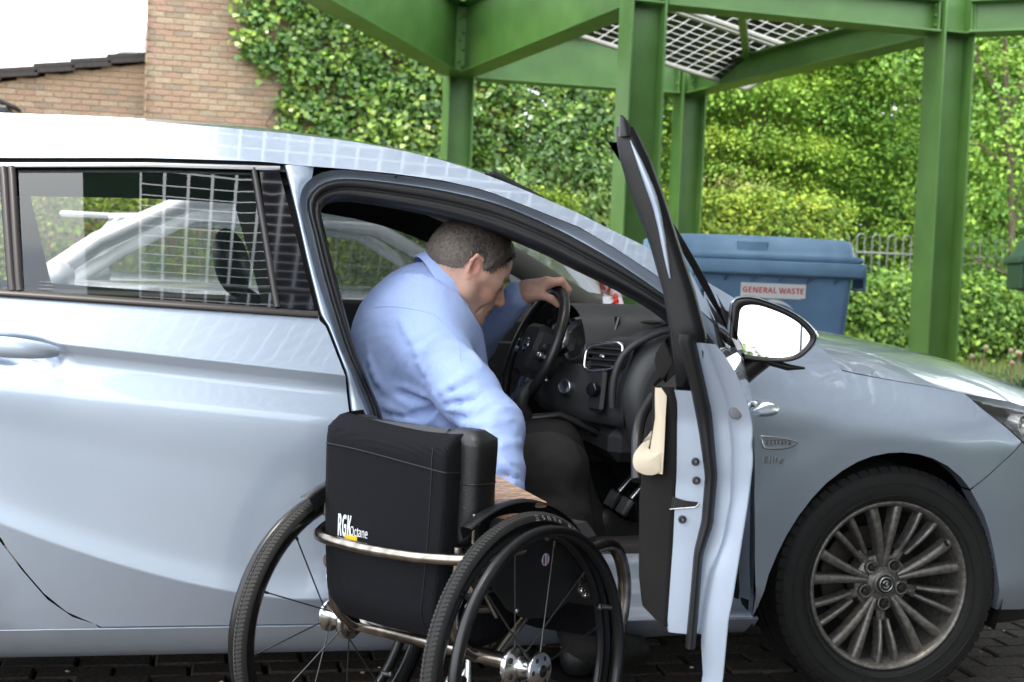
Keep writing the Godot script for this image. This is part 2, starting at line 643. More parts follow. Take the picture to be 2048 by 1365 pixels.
# ---------------------------------------------------------------- ground
func build_ground() -> void:
	# tarmac and bedding under the pavers
	var g := Acc.new()
	var rows := []
	for i in 41:
		var row := []
		for j in 61:
			var px := -150.0 + 300.0 * j / 60.0
			var pz := -150.0 + 300.0 * i / 40.0
			row.append(Vector3(px, -0.035, pz))
		rows.append(row)
	g.grid(rows)
	kind(put("ground", g, M["tarmac"]), "structure")
	var paving := node("paving")
	kind(paving, "structure")
	var b := Acc.new()
	b.box(Vector3(16.0, 0.03, 9.4), Vector3(-1.0, -0.019 - 0.012, -2.4))
	put("paver_bedding", b, M["paving base"], paving)
	var shapes := []
	for k in 3:
		var a := Acc.new()
		a.box(Vector3(0.192, 0.03, 0.093), Vector3(0, -0.015, 0), 0.006)
		shapes.append(a.mesh())
	var rest := []
	var rest_col := []
	for r in range(-66, 23):
		for q in range(-44, 34):
			var px := q * 0.2 + (0.1 if posmod(r, 2) == 0 else 0.0)
			var pz := r * 0.1
			var at := Vector3(px + rng.randf_range(-0.003, 0.003), rng.randf_range(-0.004, 0.002), pz + rng.randf_range(-0.003, 0.003))
			var bas := Basis(Vector3.UP, rng.randf_range(-0.02, 0.02)) * Basis(Vector3.RIGHT, rng.randf_range(-0.015, 0.015))
			var near := pz > 0.02 and pz < 1.02 and px > -2.75 and px < -0.75 or pz > 0.02 and pz < 0.95 and px > -0.8 and px < 0.95
			if near:
				var o := MeshInstance3D.new()
				o.name = "paver"
				o.mesh = shapes[0]
				o.material_override = M["paver %d" % (rng.randi() % 3)]
				o.transform = Transform3D(bas, at)
				paving.add_child(o, true)
			else:
				rest.append(Transform3D(bas, at))
	var mi := multi("pavers_beyond", shapes[0], rest, [], M["paver 0"], paving)
	kind(mi, "stuff")
	var yard := Acc.new()
	yard.grid([[Vector3(-30, -0.008, 2.36), Vector3(-0.6, -0.008, 2.36)], [Vector3(-30, -0.008, 20.0), Vector3(-0.6, -0.008, 20.0)]])
	kind(put("concrete_yard", yard, M["pale concrete"]), "structure")
	# fallen specks on the paving
	var seeds := Acc.new()
	for i in 70:
		var p := Vector3(rng.randf_range(-2.7, 0.9), 0.0055, rng.randf_range(0.1, 1.6))
		seeds.ball(p, Vector3(0.006, 0.003, 0.004) * rng.randf_range(0.6, 1.3), 6)
	var sd := put("fallen_seeds", seeds, M["cream leather"])
	tag(sd, "pale fallen seeds scattered over the dark block paving", "seeds")
	kind(sd, "stuff")
	# grassy bank on the far side
	var bank := Acc.new()
	rows = []
	for i in 26:
		var row := []
		for j in 41:
			var px := 2.0 + 40.0 * j / 40.0
			var pz := -6.6 - 30.0 * i / 25.0
			row.append(Vector3(px, bank_height(px, pz), pz))
		rows.append(row)
	bank.grid(rows, false, false, true)
	kind(put("grass_bank", bank, M["turf"]), "structure")
	var blade := Acc.new()
	blade.grid([[Vector3(-0.006, 0, 0), Vector3(0.006, 0, 0)], [Vector3(-0.004, 0.05, 0.01), Vector3(0.004, 0.05, 0.01)], [Vector3(-0.0005, 0.09, 0.03), Vector3(0.0005, 0.09, 0.03)]])
	var ts := []
	var cs := []
	for i in 14000:
		var px := rng.randf_range(2.6, 9.5)
		var pz := rng.randf_range(-12.5, -6.7)
		ts.append(Transform3D(Basis(Vector3.UP, rng.randf() * TAU).scaled(Vector3.ONE * rng.randf_range(0.5, 1.25)), Vector3(px, bank_height(px, pz) - 0.005, pz)))
		var k := rng.randf()
		cs.append(Color(0.10, 0.16, 0.03).lerp(Color(0.24, 0.24, 0.07), k * k))
	var gr := multi("bank_grass", blade.mesh(), ts, cs, M["leaf"], self)
	tag(gr, "short mown grass on the bank behind the right hand green post", "grass")
	kind(gr, "stuff")

func bank_height(px: float, pz: float) -> float:
	return 0.42 * sm(-7.0, -11.5, pz) * sm(1.8, 4.5, px) - 0.02

func multi(called: String, m: Mesh, ts: Array, cs: Array, material: Material, parent: Node) -> MultiMeshInstance3D:
	var mm := MultiMesh.new()
	mm.transform_format = MultiMesh.TRANSFORM_3D
	mm.use_colors = cs.size() > 0
	mm.mesh = m
	mm.instance_count = ts.size()
	for i in ts.size():
		mm.set_instance_transform(i, ts[i])
		if cs.size():
			mm.set_instance_color(i, cs[i])
	var o := MultiMeshInstance3D.new()
	o.name = called
	o.multimesh = mm
	o.material_override = material
	parent.add_child(o, true)
	return o

# ---------------------------------------------------------------- brick building
func brick_face(parent: Node, origin: Vector3, along: Vector3, inside: Callable, w: float, h: float, bricks: Array, budget: Array) -> void:
	var outv := along.cross(Vector3.UP)
	var rowi := 0
	var y := 0.0375
	while y < h:
		var xx := -0.1125 if rowi % 2 else 0.0
		while xx < w:
			var x0 := maxf(xx, 0.0)
			var x1 := minf(xx + 0.215, w)
			if x1 - x0 > 0.05 and inside.call((x0 + x1) / 2.0, y):
				var o := MeshInstance3D.new()
				o.name = "brick"
				o.mesh = bricks[0] if x1 - x0 > 0.16 else bricks[1]
				o.material_override = M["brick %d" % [0, 0, 1, 2, 3, 4, 4, 5][rng.randi() % 8]]
				var c := origin + along * ((x0 + x1) / 2.0) + Vector3.UP * y + outv * rng.randf_range(-0.002, 0.003)
				o.transform = Transform3D(Basis(along, Vector3.UP, outv), c)
				if budget[0] > 0:
					budget[0] -= 1
					parent.add_child(o, true)
				else:
					budget[1].append(o.transform)
					o.free()
			xx += 0.225
		y += 0.075
		rowi += 1

func build_building() -> void:
	var b := node("brick_building", self, Vector3(-2.70, 0, -13.62))
	tag(b, "buff brick building with sloping tiled verge, half covered in ivy", "building")
	var core := Acc.new()
	# tall block, front face at z = 0, left edge at x = 0
	core.box(Vector3(4.9, 9.0, 6.0), Vector3(2.45, 4.5, -3.012))
	put("wall", core, M["mortar"], b)
	# lower gabled block to the left, a little further back
	var low := Acc.new()
	var zf := -0.32
	low.prism(PackedVector2Array([Vector2(-4.6, 0), Vector2(-0.002, 0), Vector2(-0.002, 3.66), Vector2(-4.6, 2.71)]), zf - 5.0, zf - 0.012)
	put("gable_wall", low, M["mortar"], b)
	var full := Acc.new()
	full.box(Vector3(0.2145, 0.0645, 0.024), Vector3(0, 0, -0.010), 0.004)
	var half := Acc.new()
	half.box(Vector3(0.1025, 0.0645, 0.024), Vector3(0, 0, -0.010), 0.004)
	var shapes := [full.mesh(), half.mesh()]
	var more := []
	var budget := [296, more]
	# bricks that the picture shows above the car roof, up to the ivy's edge
	brick_face(b, Vector3(0, 2.70, 0), Vector3.RIGHT, func(u, w): return u < 2.15 - (w) * 0.53 and w > -1.0, 2.2, 2.25, shapes, budget)
	brick_face(b, Vector3(-2.25, 2.70, zf), Vector3.RIGHT, func(u, w): return 2.70 + w < 3.66 - (2.25 - u) * 0.2065, 2.25, 1.0, shapes, budget)
	brick_face(b, Vector3(0, 2.70, zf), Vector3(0, 0, 1), func(u, w): return true, 0.31, 2.25, shapes, budget)
	# the rest of the faces
	brick_face(b, Vector3(0, 0, 0), Vector3.RIGHT, func(u, w): return true, 6.0, 2.69, shapes, [0, more])
	brick_face(b, Vector3(-4.5, 0, zf), Vector3.RIGHT, func(u, w): return true, 4.5, 2.69, shapes, [0, more])
	brick_face(b, Vector3(0, 4.95, 0), Vector3.RIGHT, func(u, w): return true, 4.0, 3.9, shapes, [0, more])
	var rest := multi("bricks_beyond", shapes[0], more, [], M["brick 0"], b)
	kind(rest, "stuff")
	# stepped verge tiles climbing to the tall block
	for i in 10:
		var t := Acc.new()
		var x0 := -4.45 + i * 0.44
		t.box(Vector3(0.50, 0.055, 0.34), Vector3.ZERO, 0.008)
		t.box(Vector3(0.49, 0.09, 0.03), Vector3(0, -0.05, 0.15), 0.006)
		var o := put("verge_tile", t, M["roof tile"], b)
		o.transform = Transform3D(Basis(Vector3(0, 0, 1), 0.13), Vector3(x0 + 0.25, 3.78 - (-x0 - 0.25) * 0.2065, zf - 0.05))
	var slope := Acc.new()
	slope.box(Vector3(4.8, 0.06, 5.0), Vector3.ZERO)
	var so := put("tiled_roof", slope, M["roof tile"], b)
	so.transform = Transform3D(Basis(Vector3(0, 0, 1), 0.203), Vector3(-2.33, 3.27, zf - 2.62))
	var lead := Acc.new()
	lead.prism(PackedVector2Array([Vector2(-0.36, 3.74), Vector2(-0.015, 3.80), Vector2(-0.012, 4.08), Vector2(-0.06, 3.90), Vector2(-0.36, 3.80)]), zf + 0.10, zf + 0.125, 0.003)
	put("lead_flashing", lead, M["lead flashing"], b)
	# lower lean-to at far left with eave, gutter and rainwater pipe
	var w2 := node("brick_outhouse", self, Vector3(-5.0, 0, -12.6))
	tag(w2, "low brick outhouse with black gutter at the left edge", "building")
	var c2 := Acc.new()
	c2.box(Vector3(1.75, 2.86, 0.9), Vector3(-0.18, 1.43, -0.47))
	put("wall", c2, M["mortar"], w2)
	var b2 := [[], []]
	brick_face(w2, Vector3(0.03, 2.5, -0.005), Vector3.RIGHT, func(u, w): return true, 0.66, 0.36, shapes, [40, more])
	for i in 4:
		var t := Acc.new()
		t.box(Vector3(0.42, 0.04, 0.5), Vector3.ZERO, 0.008)
		var o := put("roof_tile", t, M["roof tile"], w2)
		o.transform = Transform3D(Basis(Vector3(0, 0, 1), -0.36), Vector3(0.72 - 0.36 * i, 2.92 + 0.125 * i, -0.15))
	var gut := Acc.new()
	gut.box(Vector3(0.10, 0.10, 0.62), Vector3(0.79, 2.80, -0.15), 0.02)
	put("gutter", gut, M["black gutter"], w2)
	var pipe := Acc.new()
	pipe.tube([Vector3(0.80, 2.78, 0.06), Vector3(0.82, 2.68, 0.06), Vector3(0.76, 2.58, 0.05), Vector3(0.76, 0.0, 0.05)], 0.04, 10)
	put("rainwater_pipe", pipe, M["black gutter"], w2)

# ---------------------------------------------------------------- steel car port with solar panels
func ibeam(a: Vector3, b: Vector3, h: float, w: float, up: Vector3, m: Material, parent: Node, called: String, tf := 0.018, tw := 0.012) -> MeshInstance3D:
	var acc := Acc.new()
	var l := a.distance_to(b)
	acc.box(Vector3(w, tf, l), Vector3(0, h / 2 - tf / 2, 0), 0.002)
	acc.box(Vector3(w, tf, l), Vector3(0, -h / 2 + tf / 2, 0), 0.002)
	acc.box(Vector3(tw, h - 2 * tf, l - 0.002), Vector3.ZERO)
	var o := put(called, acc, m, parent)
	var dz := (b - a).normalized()
	var dx := up.cross(dz).normalized()
	o.transform = Transform3D(Basis(dx, dz.cross(dx), dz), (a + b) / 2.0)
	return o

func solar_panel(called: String, t: Transform3D, nu: int, nv: int, cu: float, cv: float, gap: float, detailed: bool) -> Node3D:
	var p := node(called)
	p.transform = t
	var w := nu * (cu + gap) + 0.05
	var d := nv * (cv + gap) + 0.05
	for e in 4:
		var f := Acc.new()
		if e < 2:
			f.box(Vector3(w + 0.07, 0.045, 0.035), Vector3(0, 0, (d / 2 + 0.0175) * (1 if e == 0 else -1)), 0.003)
		else:
			f.box(Vector3(0.035, 0.045, d - 0.002), Vector3((w / 2 + 0.0175) * (1 if e == 2 else -1), 0, 0), 0.003)
		put("frame_rail", f, M["aluminium frame"], p)
	var gl := Acc.new()
	gl.grid([[Vector3(-w / 2, 0.012, -d / 2), Vector3(w / 2, 0.012, -d / 2)], [Vector3(-w / 2, 0.012, d / 2), Vector3(w / 2, 0.012, d / 2)]])
	if detailed:
		put("translucent_sheet", gl, M["panel sheet"], p)
	var cell := Acc.new()
	cell.box(Vector3(cu, 0.004, cv), Vector3.ZERO)
	var cm := cell.mesh()
	var joined := Acc.new()
	for i in nu:
		for j in nv:
			var at := Vector3((i - (nu - 1) / 2.0) * (cu + gap), 0.0, (j - (nv - 1) / 2.0) * (cv + gap))
			if detailed:
				var o := MeshInstance3D.new()
				o.name = "solar_cell"
				o.mesh = cm
				o.material_override = M["solar cell"]
				o.position = at
				p.add_child(o, true)
			else:
				joined.box(Vector3(cu, 0.004, cv), at)
	if not detailed:
		kind(put("solar_cells", joined, M["solar cell"], p), "stuff")
	return p

func build_carport() -> void:
	var g: Material = M["green steel paint"]
	var post := {"middle": Vector3(1.41, 0, -6.02), "right": Vector3(4.11, 0, -6.15), "left": Vector3(0.76, 0, -10.5), "back": Vector3(3.42, 0, -10.52)}
	var labels := {
		"middle": "green steel post behind the windscreen, nearest the open car door", "right": "thick green steel post rising behind the car bonnet",
		"left": "green steel post in front of the ivy, carrying the beam joint", "back": "far green steel post seen just right of the open door's tip"}
	for k in post:
		var c := node("carport_post", self, post[k])
		tag(c, labels[k], "post", "green steel posts of the car port")
		var top := 3.66
		var a := 0.06
		c.rotation.y = a
		for s in [-1.0, 1.0]:
			var f := Acc.new()
			f.box(Vector3(0.018, top, 0.29), Vector3(s * 0.136, top / 2, 0), 0.003)
			put("flange", f, g, c)
		var w := Acc.new()
		w.box(Vector3(0.252, top, 0.014), Vector3(0, top / 2, 0))
		put("web", w, g, c)
		var bp := Acc.new()
		bp.box(Vector3(0.42, 0.025, 0.42), Vector3(0, 0.0135, 0), 0.004)
		put("base_plate", bp, g, c)
		var e := Acc.new()
		for s in [-1.0, 1.0]:
			e.box(Vector3(0.245, 0.012, 0.13), Vector3(0, 3.26, s * 0.075))
		put("stiffener", e, g, c)
	var y := 3.25
	var up := Vector3.UP
	var bms := [
		["middle", "right", 0.27, "green steel beam spanning between the two nearer posts"],
		["left", "back", 0.56, "deep green steel beam along the far side of the car port"],
		["left", "middle", 0.76, "deep green steel beam running back from the middle post to the ivy"],
		["back", "right", 0.27, "green steel beam above the trees on the right of the car port"]]
	for q in bms:
		var a: Vector3 = post[q[0]]
		var b: Vector3 = post[q[1]]
		var d := (b - a).normalized() * 0.16
		var bm := node("carport_beam", self, (a + b) / 2.0)
		tag(bm, q[3], "beam", "green steel beams of the car port")
		var h: float = q[2]
		ibeam(a + d + up * (y + h / 2) - bm.position, b - d + up * (y + h / 2) - bm.position, h, 0.25, up, g, bm, "beam_section")
		for s in [a + d * 1.08, b - d * 1.08]:
			var pl := Acc.new()
			pl.box(Vector3(0.22, h - 0.04, 0.016), Vector3.ZERO, 0.002)
			for bx in [-0.07, 0.07]:
				for by in 3:
					pl.x = Transform3D(Basis(), Vector3(bx, (by - 1) * h * 0.3, 0))
					pl.lathe([Vector2(0.0001, 0.024), Vector2(0.016, 0.023), Vector2(0.016, -0.024), Vector2(0.0001, -0.024)], 6)
			pl.x = Transform3D()
			var o := put("end_plate", pl, g, bm)
			o.transform = Transform3D(Basis.looking_at(d, up), s + up * (y + h / 2) - bm.position)
	# beam from the left post out towards the upper left, and the one leaving the right post
	var l: Vector3 = post["left"]
	var dv := Vector3(-0.447, 0, 0.894)
	var lb := node("carport_beam", self, l + dv * 3.2)
	tag(lb, "deep green steel beam sloping across the ivy at the top left", "beam", "green steel beams of the car port")
	ibeam(-dv * 3.04 + up * (y + 0.38), dv * 3.2 + up * (y + 0.38), 0.76, 0.25, up, g, lb, "beam_section")
	var ep := Acc.new()
	ep.box(Vector3(0.25, 0.74, 0.018), Vector3.ZERO, 0.002)
	for by in 4:
		for s in [-1, 1]:
			ep.x = Transform3D(Basis(), Vector3(s * 0.085, -0.28 + 0.18 * by, 0))
			ep.lathe([Vector2(0.0001, 0.03), Vector2(0.016, 0.029), Vector2(0.016, -0.029), Vector2(0.0001, -0.029)], 6)
	ep.x = Transform3D()
	put("end_plate", ep, g, lb).transform = Transform3D(Basis.looking_at(dv, up), -dv * 3.05 + up * (y + 0.38))
	var r: Vector3 = post["right"]
	var rv := Vector3(0.80, 0, 0.60)
	var rb := node("carport_beam", self, r + rv * 2.0)
	tag(rb, "green steel beam leaving the right post at the top right corner", "beam", "green steel beams of the car port")
	ibeam(-rv * 1.84 + up * (y + 0.135), rv * 2.0 + up * (y + 0.135), 0.27, 0.25, up, g, rb, "beam_section")
	# thin tie under the panels
	var tie := Acc.new()
	var ta := Vector3(2.6, 3.50, -7.0)
	var tb := Vector3(3.55, 3.50, -9.2)
	tie.box(Vector3(0.07, 0.07, ta.distance_to(tb)), Vector3.ZERO, 0.004)
	var to := put("steel_purlin", tie, g)
	to.transform = Transform3D(Basis.looking_at(tb - ta, up), (ta + tb) / 2)
	tag(to, "slim green purlin crossing under the see-through solar panels", "purlin")
	# panels in the far bay: two in view, tilted towards the camera
	var n := Vector3(0.05, 1, -0.30).normalized()
	var ub := Vector3(0.94, -0.04, -0.33)
	var bx := (ub - n * ub.dot(n)).normalized()
	var bz := bx.cross(n).normalized()
	var bas := Basis(bx, n, bz)
	var o0 := Vector3(3.2, 3.80, -8.42)
	var names := ["see-through solar panel with the darker half of the white grid, nearer row", "see-through solar panel behind the grey frame rail, farther row"]
	for k in 2:
		var p := solar_panel("solar_panel", Transform3D(bas, o0 + bz * (-1.02 * k + 0.15)), 14, 8, 0.152, 0.095, 0.014, true)
		tag(p, names[k], "solar panel", "solar panels of the far car port bay")
	for k in [0, 1, 3, 4]:
		var p := solar_panel("solar_panel", Transform3D(bas, o0 + bz * (1.17 + 1.02 * (k / 3)) + bx * (2.42 * (k % 3 - 1))), 14, 8, 0.152, 0.095, 0.014, false)
		tag(p, "high solar panel over the far posts, %s of %s row, mirrored in the bonnet" % [["left one", "middle one", "right one"][k % 3], ["lower", "upper"][k / 3]], "solar panel", "solar panels of the far car port bay")
	# roof over the car and the camera, mirrored in the windows and the paint
	var idx := 0
	var ord := ["first", "second", "third", "fourth", "fifth", "sixth", "seventh", "eighth", "ninth", "tenth", "eleventh", "twelfth", "thirteenth", "fourteenth", "fifteenth"]
	for i in 5:
		for j in range(0 if i < 3 else 1, 14):
			var p := solar_panel("solar_panel", Transform3D(Basis(), Vector3(-1.14 + 1.76 * i, 3.42, -4.22 + 1.22 * j)), 18, 12, 0.083, 0.083, 0.0125, false)
			tag(p, "overhead solar panel mirrored in the car, %s from the left, %s row from the posts" % [ord[i], ord[j]], "solar panel", "solar panels over the parking bay")
			idx += 1
	for i in 3:
		var bm := node("carport_beam", self, Vector3(-2.10 + 2.64 * i, 3.20, 0.7))
		tag(bm, ["green roof beam along the left edge of the overhead panels", "green roof beam over the middle of the car", "green roof beam over the car's nose"][i], "beam", "green steel beams of the car port")
		ibeam(Vector3(0, 0, -4.4), Vector3(0, 0, 11.8), 0.28, 0.2, up, g, bm, "beam_section")

# ---------------------------------------------------------------- greenery
func leaf_mesh(l: float, w: float, fold: float) -> ArrayMesh:
	var a := Acc.new()
	var pts := PackedVector3Array([Vector3(0, 0, 0), Vector3(-w * 0.5, fold, l * 0.42), Vector3(0, 0, l * 0.5), Vector3(w * 0.5, fold, l * 0.42), Vector3(0, -fold, l)])
	a.tris(pts, PackedInt32Array([0, 2, 1, 0, 3, 2, 1, 2, 4, 2, 3, 4]))
	return a.mesh()

# leaves in clumps: each place is [centre, outward direction, spread]
func foliage(called: String, parent: Node, places: Array, per: int, m: Mesh, cols: Array, size: float, material := "leaf", droop := 0.25, flat := 1.0) -> MultiMeshInstance3D:
	var ts := []
	var cs := []
	for pl in places:
		var c: Vector3 = pl[0]
		var o: Vector3 = pl[1]
		var sp: float = pl[2]
		var tone: Color = cols[rng.randi() % cols.size()]
		for i in per:
			var off := Vector3(rng.randfn(), rng.randfn(), rng.randfn()) * sp * 0.5 * Vector3(1.0, flat, 1.0)
			if flat < 1.0:
				off.y -= (off.x * off.x + off.z * off.z) * 0.35 / sp
			var nrm := (o * (0.9 if flat >= 1.0 else 0.35) + Vector3.UP * (0.55 if flat >= 1.0 else 1.0) + Vector3(rng.randfn(), rng.randfn(), rng.randfn()) * 0.5).normalized()
			var tip := (off.normalized() * 0.7 + o * 0.6 + Vector3(rng.randfn(), rng.randfn() - droop, rng.randfn()) * 0.6).normalized()
			var tx := nrm.cross(tip)
			if tx.length() < 0.05:
				continue
			tx = tx.normalized()
			var tz := tx.cross(nrm).normalized()
			var s := size * rng.randf_range(0.45, 1.35)
			ts.append(Transform3D(Basis(tx * s, nrm * s, tz * s), c + off))
			var k := rng.randf_range(0.75, 1.25)
			cs.append(Color(tone.r * k, tone.g * k, tone.b * k))
	var o := multi(called, m, ts, cs, M[material], parent)
	kind(o, "stuff")
	return o

func branchy(parent: Node, base: Vector3, h: float, r: float, crown_places: Array, bark: String, lean := Vector3.ZERO) -> void:
	var a := Acc.new()
	var pts := []
	var rr := []
	for i in 9:
		var t := i / 8.0
		pts.append(base + Vector3(sin(t * 5.0) * 0.06 * h * 0.2, h * t, cos(t * 4.0) * 0.03 * h * 0.2) + lean * t)
		rr.append(r * (1.0 - 0.75 * t))
	a.tube(pts, rr, 9)
	put("trunk", a, M[bark], parent)
	var limbs := Acc.new()
	var step := maxi(1, crown_places.size() / 26)
	for i in range(0, crown_places.size(), step):
		var e: Vector3 = crown_places[i][0]
		var t := clampf((e.y - base.y) / h * 0.6 + 0.1, 0.15, 0.95)
		var s: Vector3 = pts[int(t * 8.0)]
		var mid := s.lerp(e, 0.55) + Vector3(0, -0.05 * h * 0.2, 0)
		limbs.tube([s, s.lerp(mid, 0.5), mid, mid.lerp(e, 0.5), e], [r * 0.30, r * 0.24, r * 0.17, r * 0.10, 0.006], 5)
	put("limbs", limbs, M[bark], parent)

func crown_places(c: Vector3, r: Vector3, count: int, spread: float, shell := 0.55) -> Array:
	var out := []
	while out.size() < count:
		var d := Vector3(rng.randfn(), rng.randfn(), rng.randfn()).normalized()
		var q := pow(rng.randf(), 0.4)
		q = lerpf(shell, 1.0, q) if rng.randf() < 0.8 else rng.randf()
		var lump := 1.0 + 0.22 * sin(d.x * 5.0 + c.x) * sin(d.y * 6.0 + c.z) + 0.12 * sin(d.z * 9.0 + d.x * 7.0)
		out.append([c + d * r * q * lump, d, spread])
	return out

func build_greenery() -> void:
	var leaf := leaf_mesh(1.0, 0.62, 0.07)
	var slim := leaf_mesh(1.0, 0.40, 0.06)
	var ivyleaf := leaf_mesh(1.0, 0.95, 0.05)
	# ivy over the brick wall: edge runs from upper left down to the right
	var ivy := node("ivy", self, Vector3(-2.70, 0, -13.6))
	tag(ivy, "dense green ivy covering the brick wall right of its bare corner", "ivy")
	var places := []
	while places.size() < 2100:
		var u := rng.randf_range(0.4, 6.2)
		var w := rng.randf_range(1.9, 6.2)
		var edge := 0.92 + (4.65 - w) * 0.53 + 0.10 * sin(w * 6.0) + 0.06 * sin(w * 17.0)
		if u < edge:
			continue
		var bulge := 0.10 + 0.16 * (0.5 + 0.5 * sin(u * 3.1 + w * 1.3)) * (0.5 + 0.5 * sin(w * 3.7 - u)) + 0.10 * sm(0.0, 0.6, u - edge)
		if fold_noise.get_noise_2d(u * 60.0, w * 60.0) < -0.62 and u > edge + 0.25:
			continue
		places.append([Vector3(u, w, bulge * rng.randf_range(0.3, 1.0)), Vector3(0, 0, 1), 0.13])
	foliage("ivy_leaves", ivy, places, 17, ivyleaf, [Color(0.10, 0.20, 0.03), Color(0.06, 0.145, 0.025), Color(0.16, 0.27, 0.04), Color(0.22, 0.33, 0.045), Color(0.075, 0.17, 0.03)], 0.078, "glossy leaf", 1.4)
	var stems := Acc.new()
	for i in 46:
		var u := rng.randf_range(1.2, 5.5)
		var w := rng.randf_range(1.6, 3.6)
		var pts := []
		for k in 6:
			pts.append(Vector3(u + 0.05 * sin(k * 1.7 + i), w + k * 0.16, 0.06 + 0.10 * sin(k * 0.8 + i)))
			u += rng.randf_range(-0.06, 0.06)
		stems.tube(pts, 0.008, 5)
	put("stems", stems, M["bark"], ivy)
	# bush between the left and middle posts
	var bush := node("evergreen_bush", self, Vector3(2.4, 0, -13.6))
	tag(bush, "tall loose evergreen bush between the left and middle green posts", "bush")
	var bp := crown_places(Vector3(0.0, 1.9, 0), Vector3(1.75, 1.75, 1.0), 620, 0.20)
	foliage("bush_leaves", bush, bp, 24, slim, [Color(0.089, 0.187, 0.034), Color(0.152, 0.270, 0.046), Color(0.063, 0.146, 0.034), Color(0.232, 0.343, 0.068)], 0.09, "glossy leaf", 0.9)
	branchy(bush, Vector3.ZERO, 2.4, 0.08, bp, "bark")
	# clipped hedges
	var hedges := [
		["left", Vector3(0.9, 0, -11.9), Vector3(3.0, 2.02, 0.9), "clipped green hedge with bright top left of the middle post"],
		["rear", Vector3(-3.6, 0, -8.6), Vector3(7.0, 1.62, 0.9), "long clipped hedge in front of the brick building, seen through the rear window"],
		["mid", Vector3(4.6, 0, -11.6), Vector3(2.2, 2.12, 1.0), "clipped green hedge directly above the blue waste bin"]]
	for h in hedges:
		var nd := node("hedge", self, h[1])
		tag(nd, h[3], "hedge", "clipped hedges behind the car port")
		hedge_box(nd, h[2], 1500, leaf, 0.055, [Color(0.172, 0.275, 0.034), Color(0.264, 0.375, 0.040), Color(0.396, 0.475, 0.052), Color(0.119, 0.213, 0.034)])
	var lh := node("hedge", self, Vector3(6.9, 0.40, -11.0))
	tag(lh, "low shaggy hedge beside the hooped railings, behind the right post", "hedge", "clipped hedges behind the car port")
	hedge_box(lh, Vector3(6.0, 0.80, 0.9), 1300, leaf, 0.075, [Color(0.132, 0.250, 0.040), Color(0.224, 0.362, 0.052), Color(0.092, 0.188, 0.034)], 1.3)
	# trees behind
	var trees := [
		["broad bright green tree behind the hedge above the blue bin", Vector3(7.3, 0.3, -15.8), Vector3(0, 4.8, 0), Vector3(3.1, 4.9, 2.4), 420, [Color(0.201, 0.364, 0.046), Color(0.271, 0.443, 0.053), Color(0.129, 0.273, 0.039)], 0.105, "leaf"],
		["yellow green young tree left of the right hand post", Vector3(5.9, 0.3, -14.6), Vector3(0, 2.9, 0), Vector3(1.25, 1.6, 1.1), 170, [Color(0.294, 0.443, 0.053), Color(0.376, 0.508, 0.066), Color(0.201, 0.351, 0.046)], 0.08, "leaf"],
		["tall dark tree far behind the yellow green one", Vector3(7.9, 0, -21.1), Vector3(0, 4.2, 0), Vector3(3.4, 4.6, 2.2), 420, [Color(0.083, 0.195, 0.039), Color(0.129, 0.260, 0.046)], 0.13, "leaf"],
		["wide leafy tree at the back right behind the railings", Vector3(11.8, 0.3, -17.8), Vector3(0, 5.8, 0), Vector3(4.1, 6.4, 2.6), 480, [Color(0.141, 0.299, 0.039), Color(0.211, 0.390, 0.046), Color(0.094, 0.221, 0.039)], 0.125, "leaf"],
		["dense leafy shrub thicket under the trees at right", Vector3(8.7, 0.3, -14.2), Vector3(0, 1.7, 0), Vector3(2.6, 1.7, 1.1), 330, [Color(0.117, 0.260, 0.039), Color(0.211, 0.364, 0.046), Color(0.282, 0.429, 0.059)], 0.09, "leaf"],
		["pinkish tipped shrub just above the middle hedge", Vector3(5.5, 0.2, -13.4), Vector3(0, 1.75, 0), Vector3(0.95, 0.75, 0.6), 120, [Color(0.294, 0.351, 0.105), Color(0.352, 0.299, 0.118), Color(0.177, 0.286, 0.066)], 0.06, "leaf"]]
	for t in trees:
		var tr := node("leafy_tree" if not "shrub" in t[0] else "shrub", self, t[1])
		tag(tr, t[0], "tree" if not "shrub" in t[0] else "shrub", "trees and shrubs beyond the car port")
		var big: bool = t[3].y > 2.0
		var ps := crown_places(t[2], t[3] * 0.93, (130 if t[3].y > 4.7 else 95) if big else int(t[4] * 0.3), 1.15 if big else 0.55, 0.45)
		foliage("crown", tr, ps, 1150 if big else 380, leaf, t[5], t[6] * 0.66, t[7], 0.5, 0.26)
		branchy(tr, Vector3(0, -0.3, 0), t[2].y + t[3].y * 0.5, 0.14 if t[3].y > 2 else 0.05, ps, "bark")
	var birch := node("leafy_tree", self, Vector3(8.35, 0.3, -11.7))
	tag(birch, "slender tree with pale trunk at the right edge", "tree", "trees and shrubs beyond the car port")
	var bps := crown_places(Vector3(-0.1, 3.2, -0.3), Vector3(1.5, 2.9, 0.9), 330, 0.28)
	foliage("crown", birch, bps, 44, leaf, [Color(0.141, 0.286, 0.046), Color(0.235, 0.390, 0.053)], 0.075, "leaf", 0.5)
	branchy(birch, Vector3(0, -0.3, 0), 5.6, 0.06, bps, "pale bark", Vector3(-0.25, 0, 0))
	# far belt of trees closing the view
	for i in range(3, 7):
		var ft := node("leafy_tree", self, [Vector3(6.6, 0, -24.9), Vector3(12.2, 0, -29.8), Vector3(15.2, 0, -27.1), Vector3(19.5, 0, -26.4)][i - 3])
		tag(ft, "distant dark green tree of the far belt, %s" % ["far left behind the building", "behind the brick block", "behind the ivy wall", "behind the middle posts", "behind the hedge line", "behind the railings", "far right behind the slender tree"][i], "tree", "far belt of trees")
		var ps := crown_places(Vector3(0, 3.9 if i > 3 else 2.6, 0), Vector3(4.6, 4.6 if i > 3 else 2.6, 2.4), 380, 0.7)
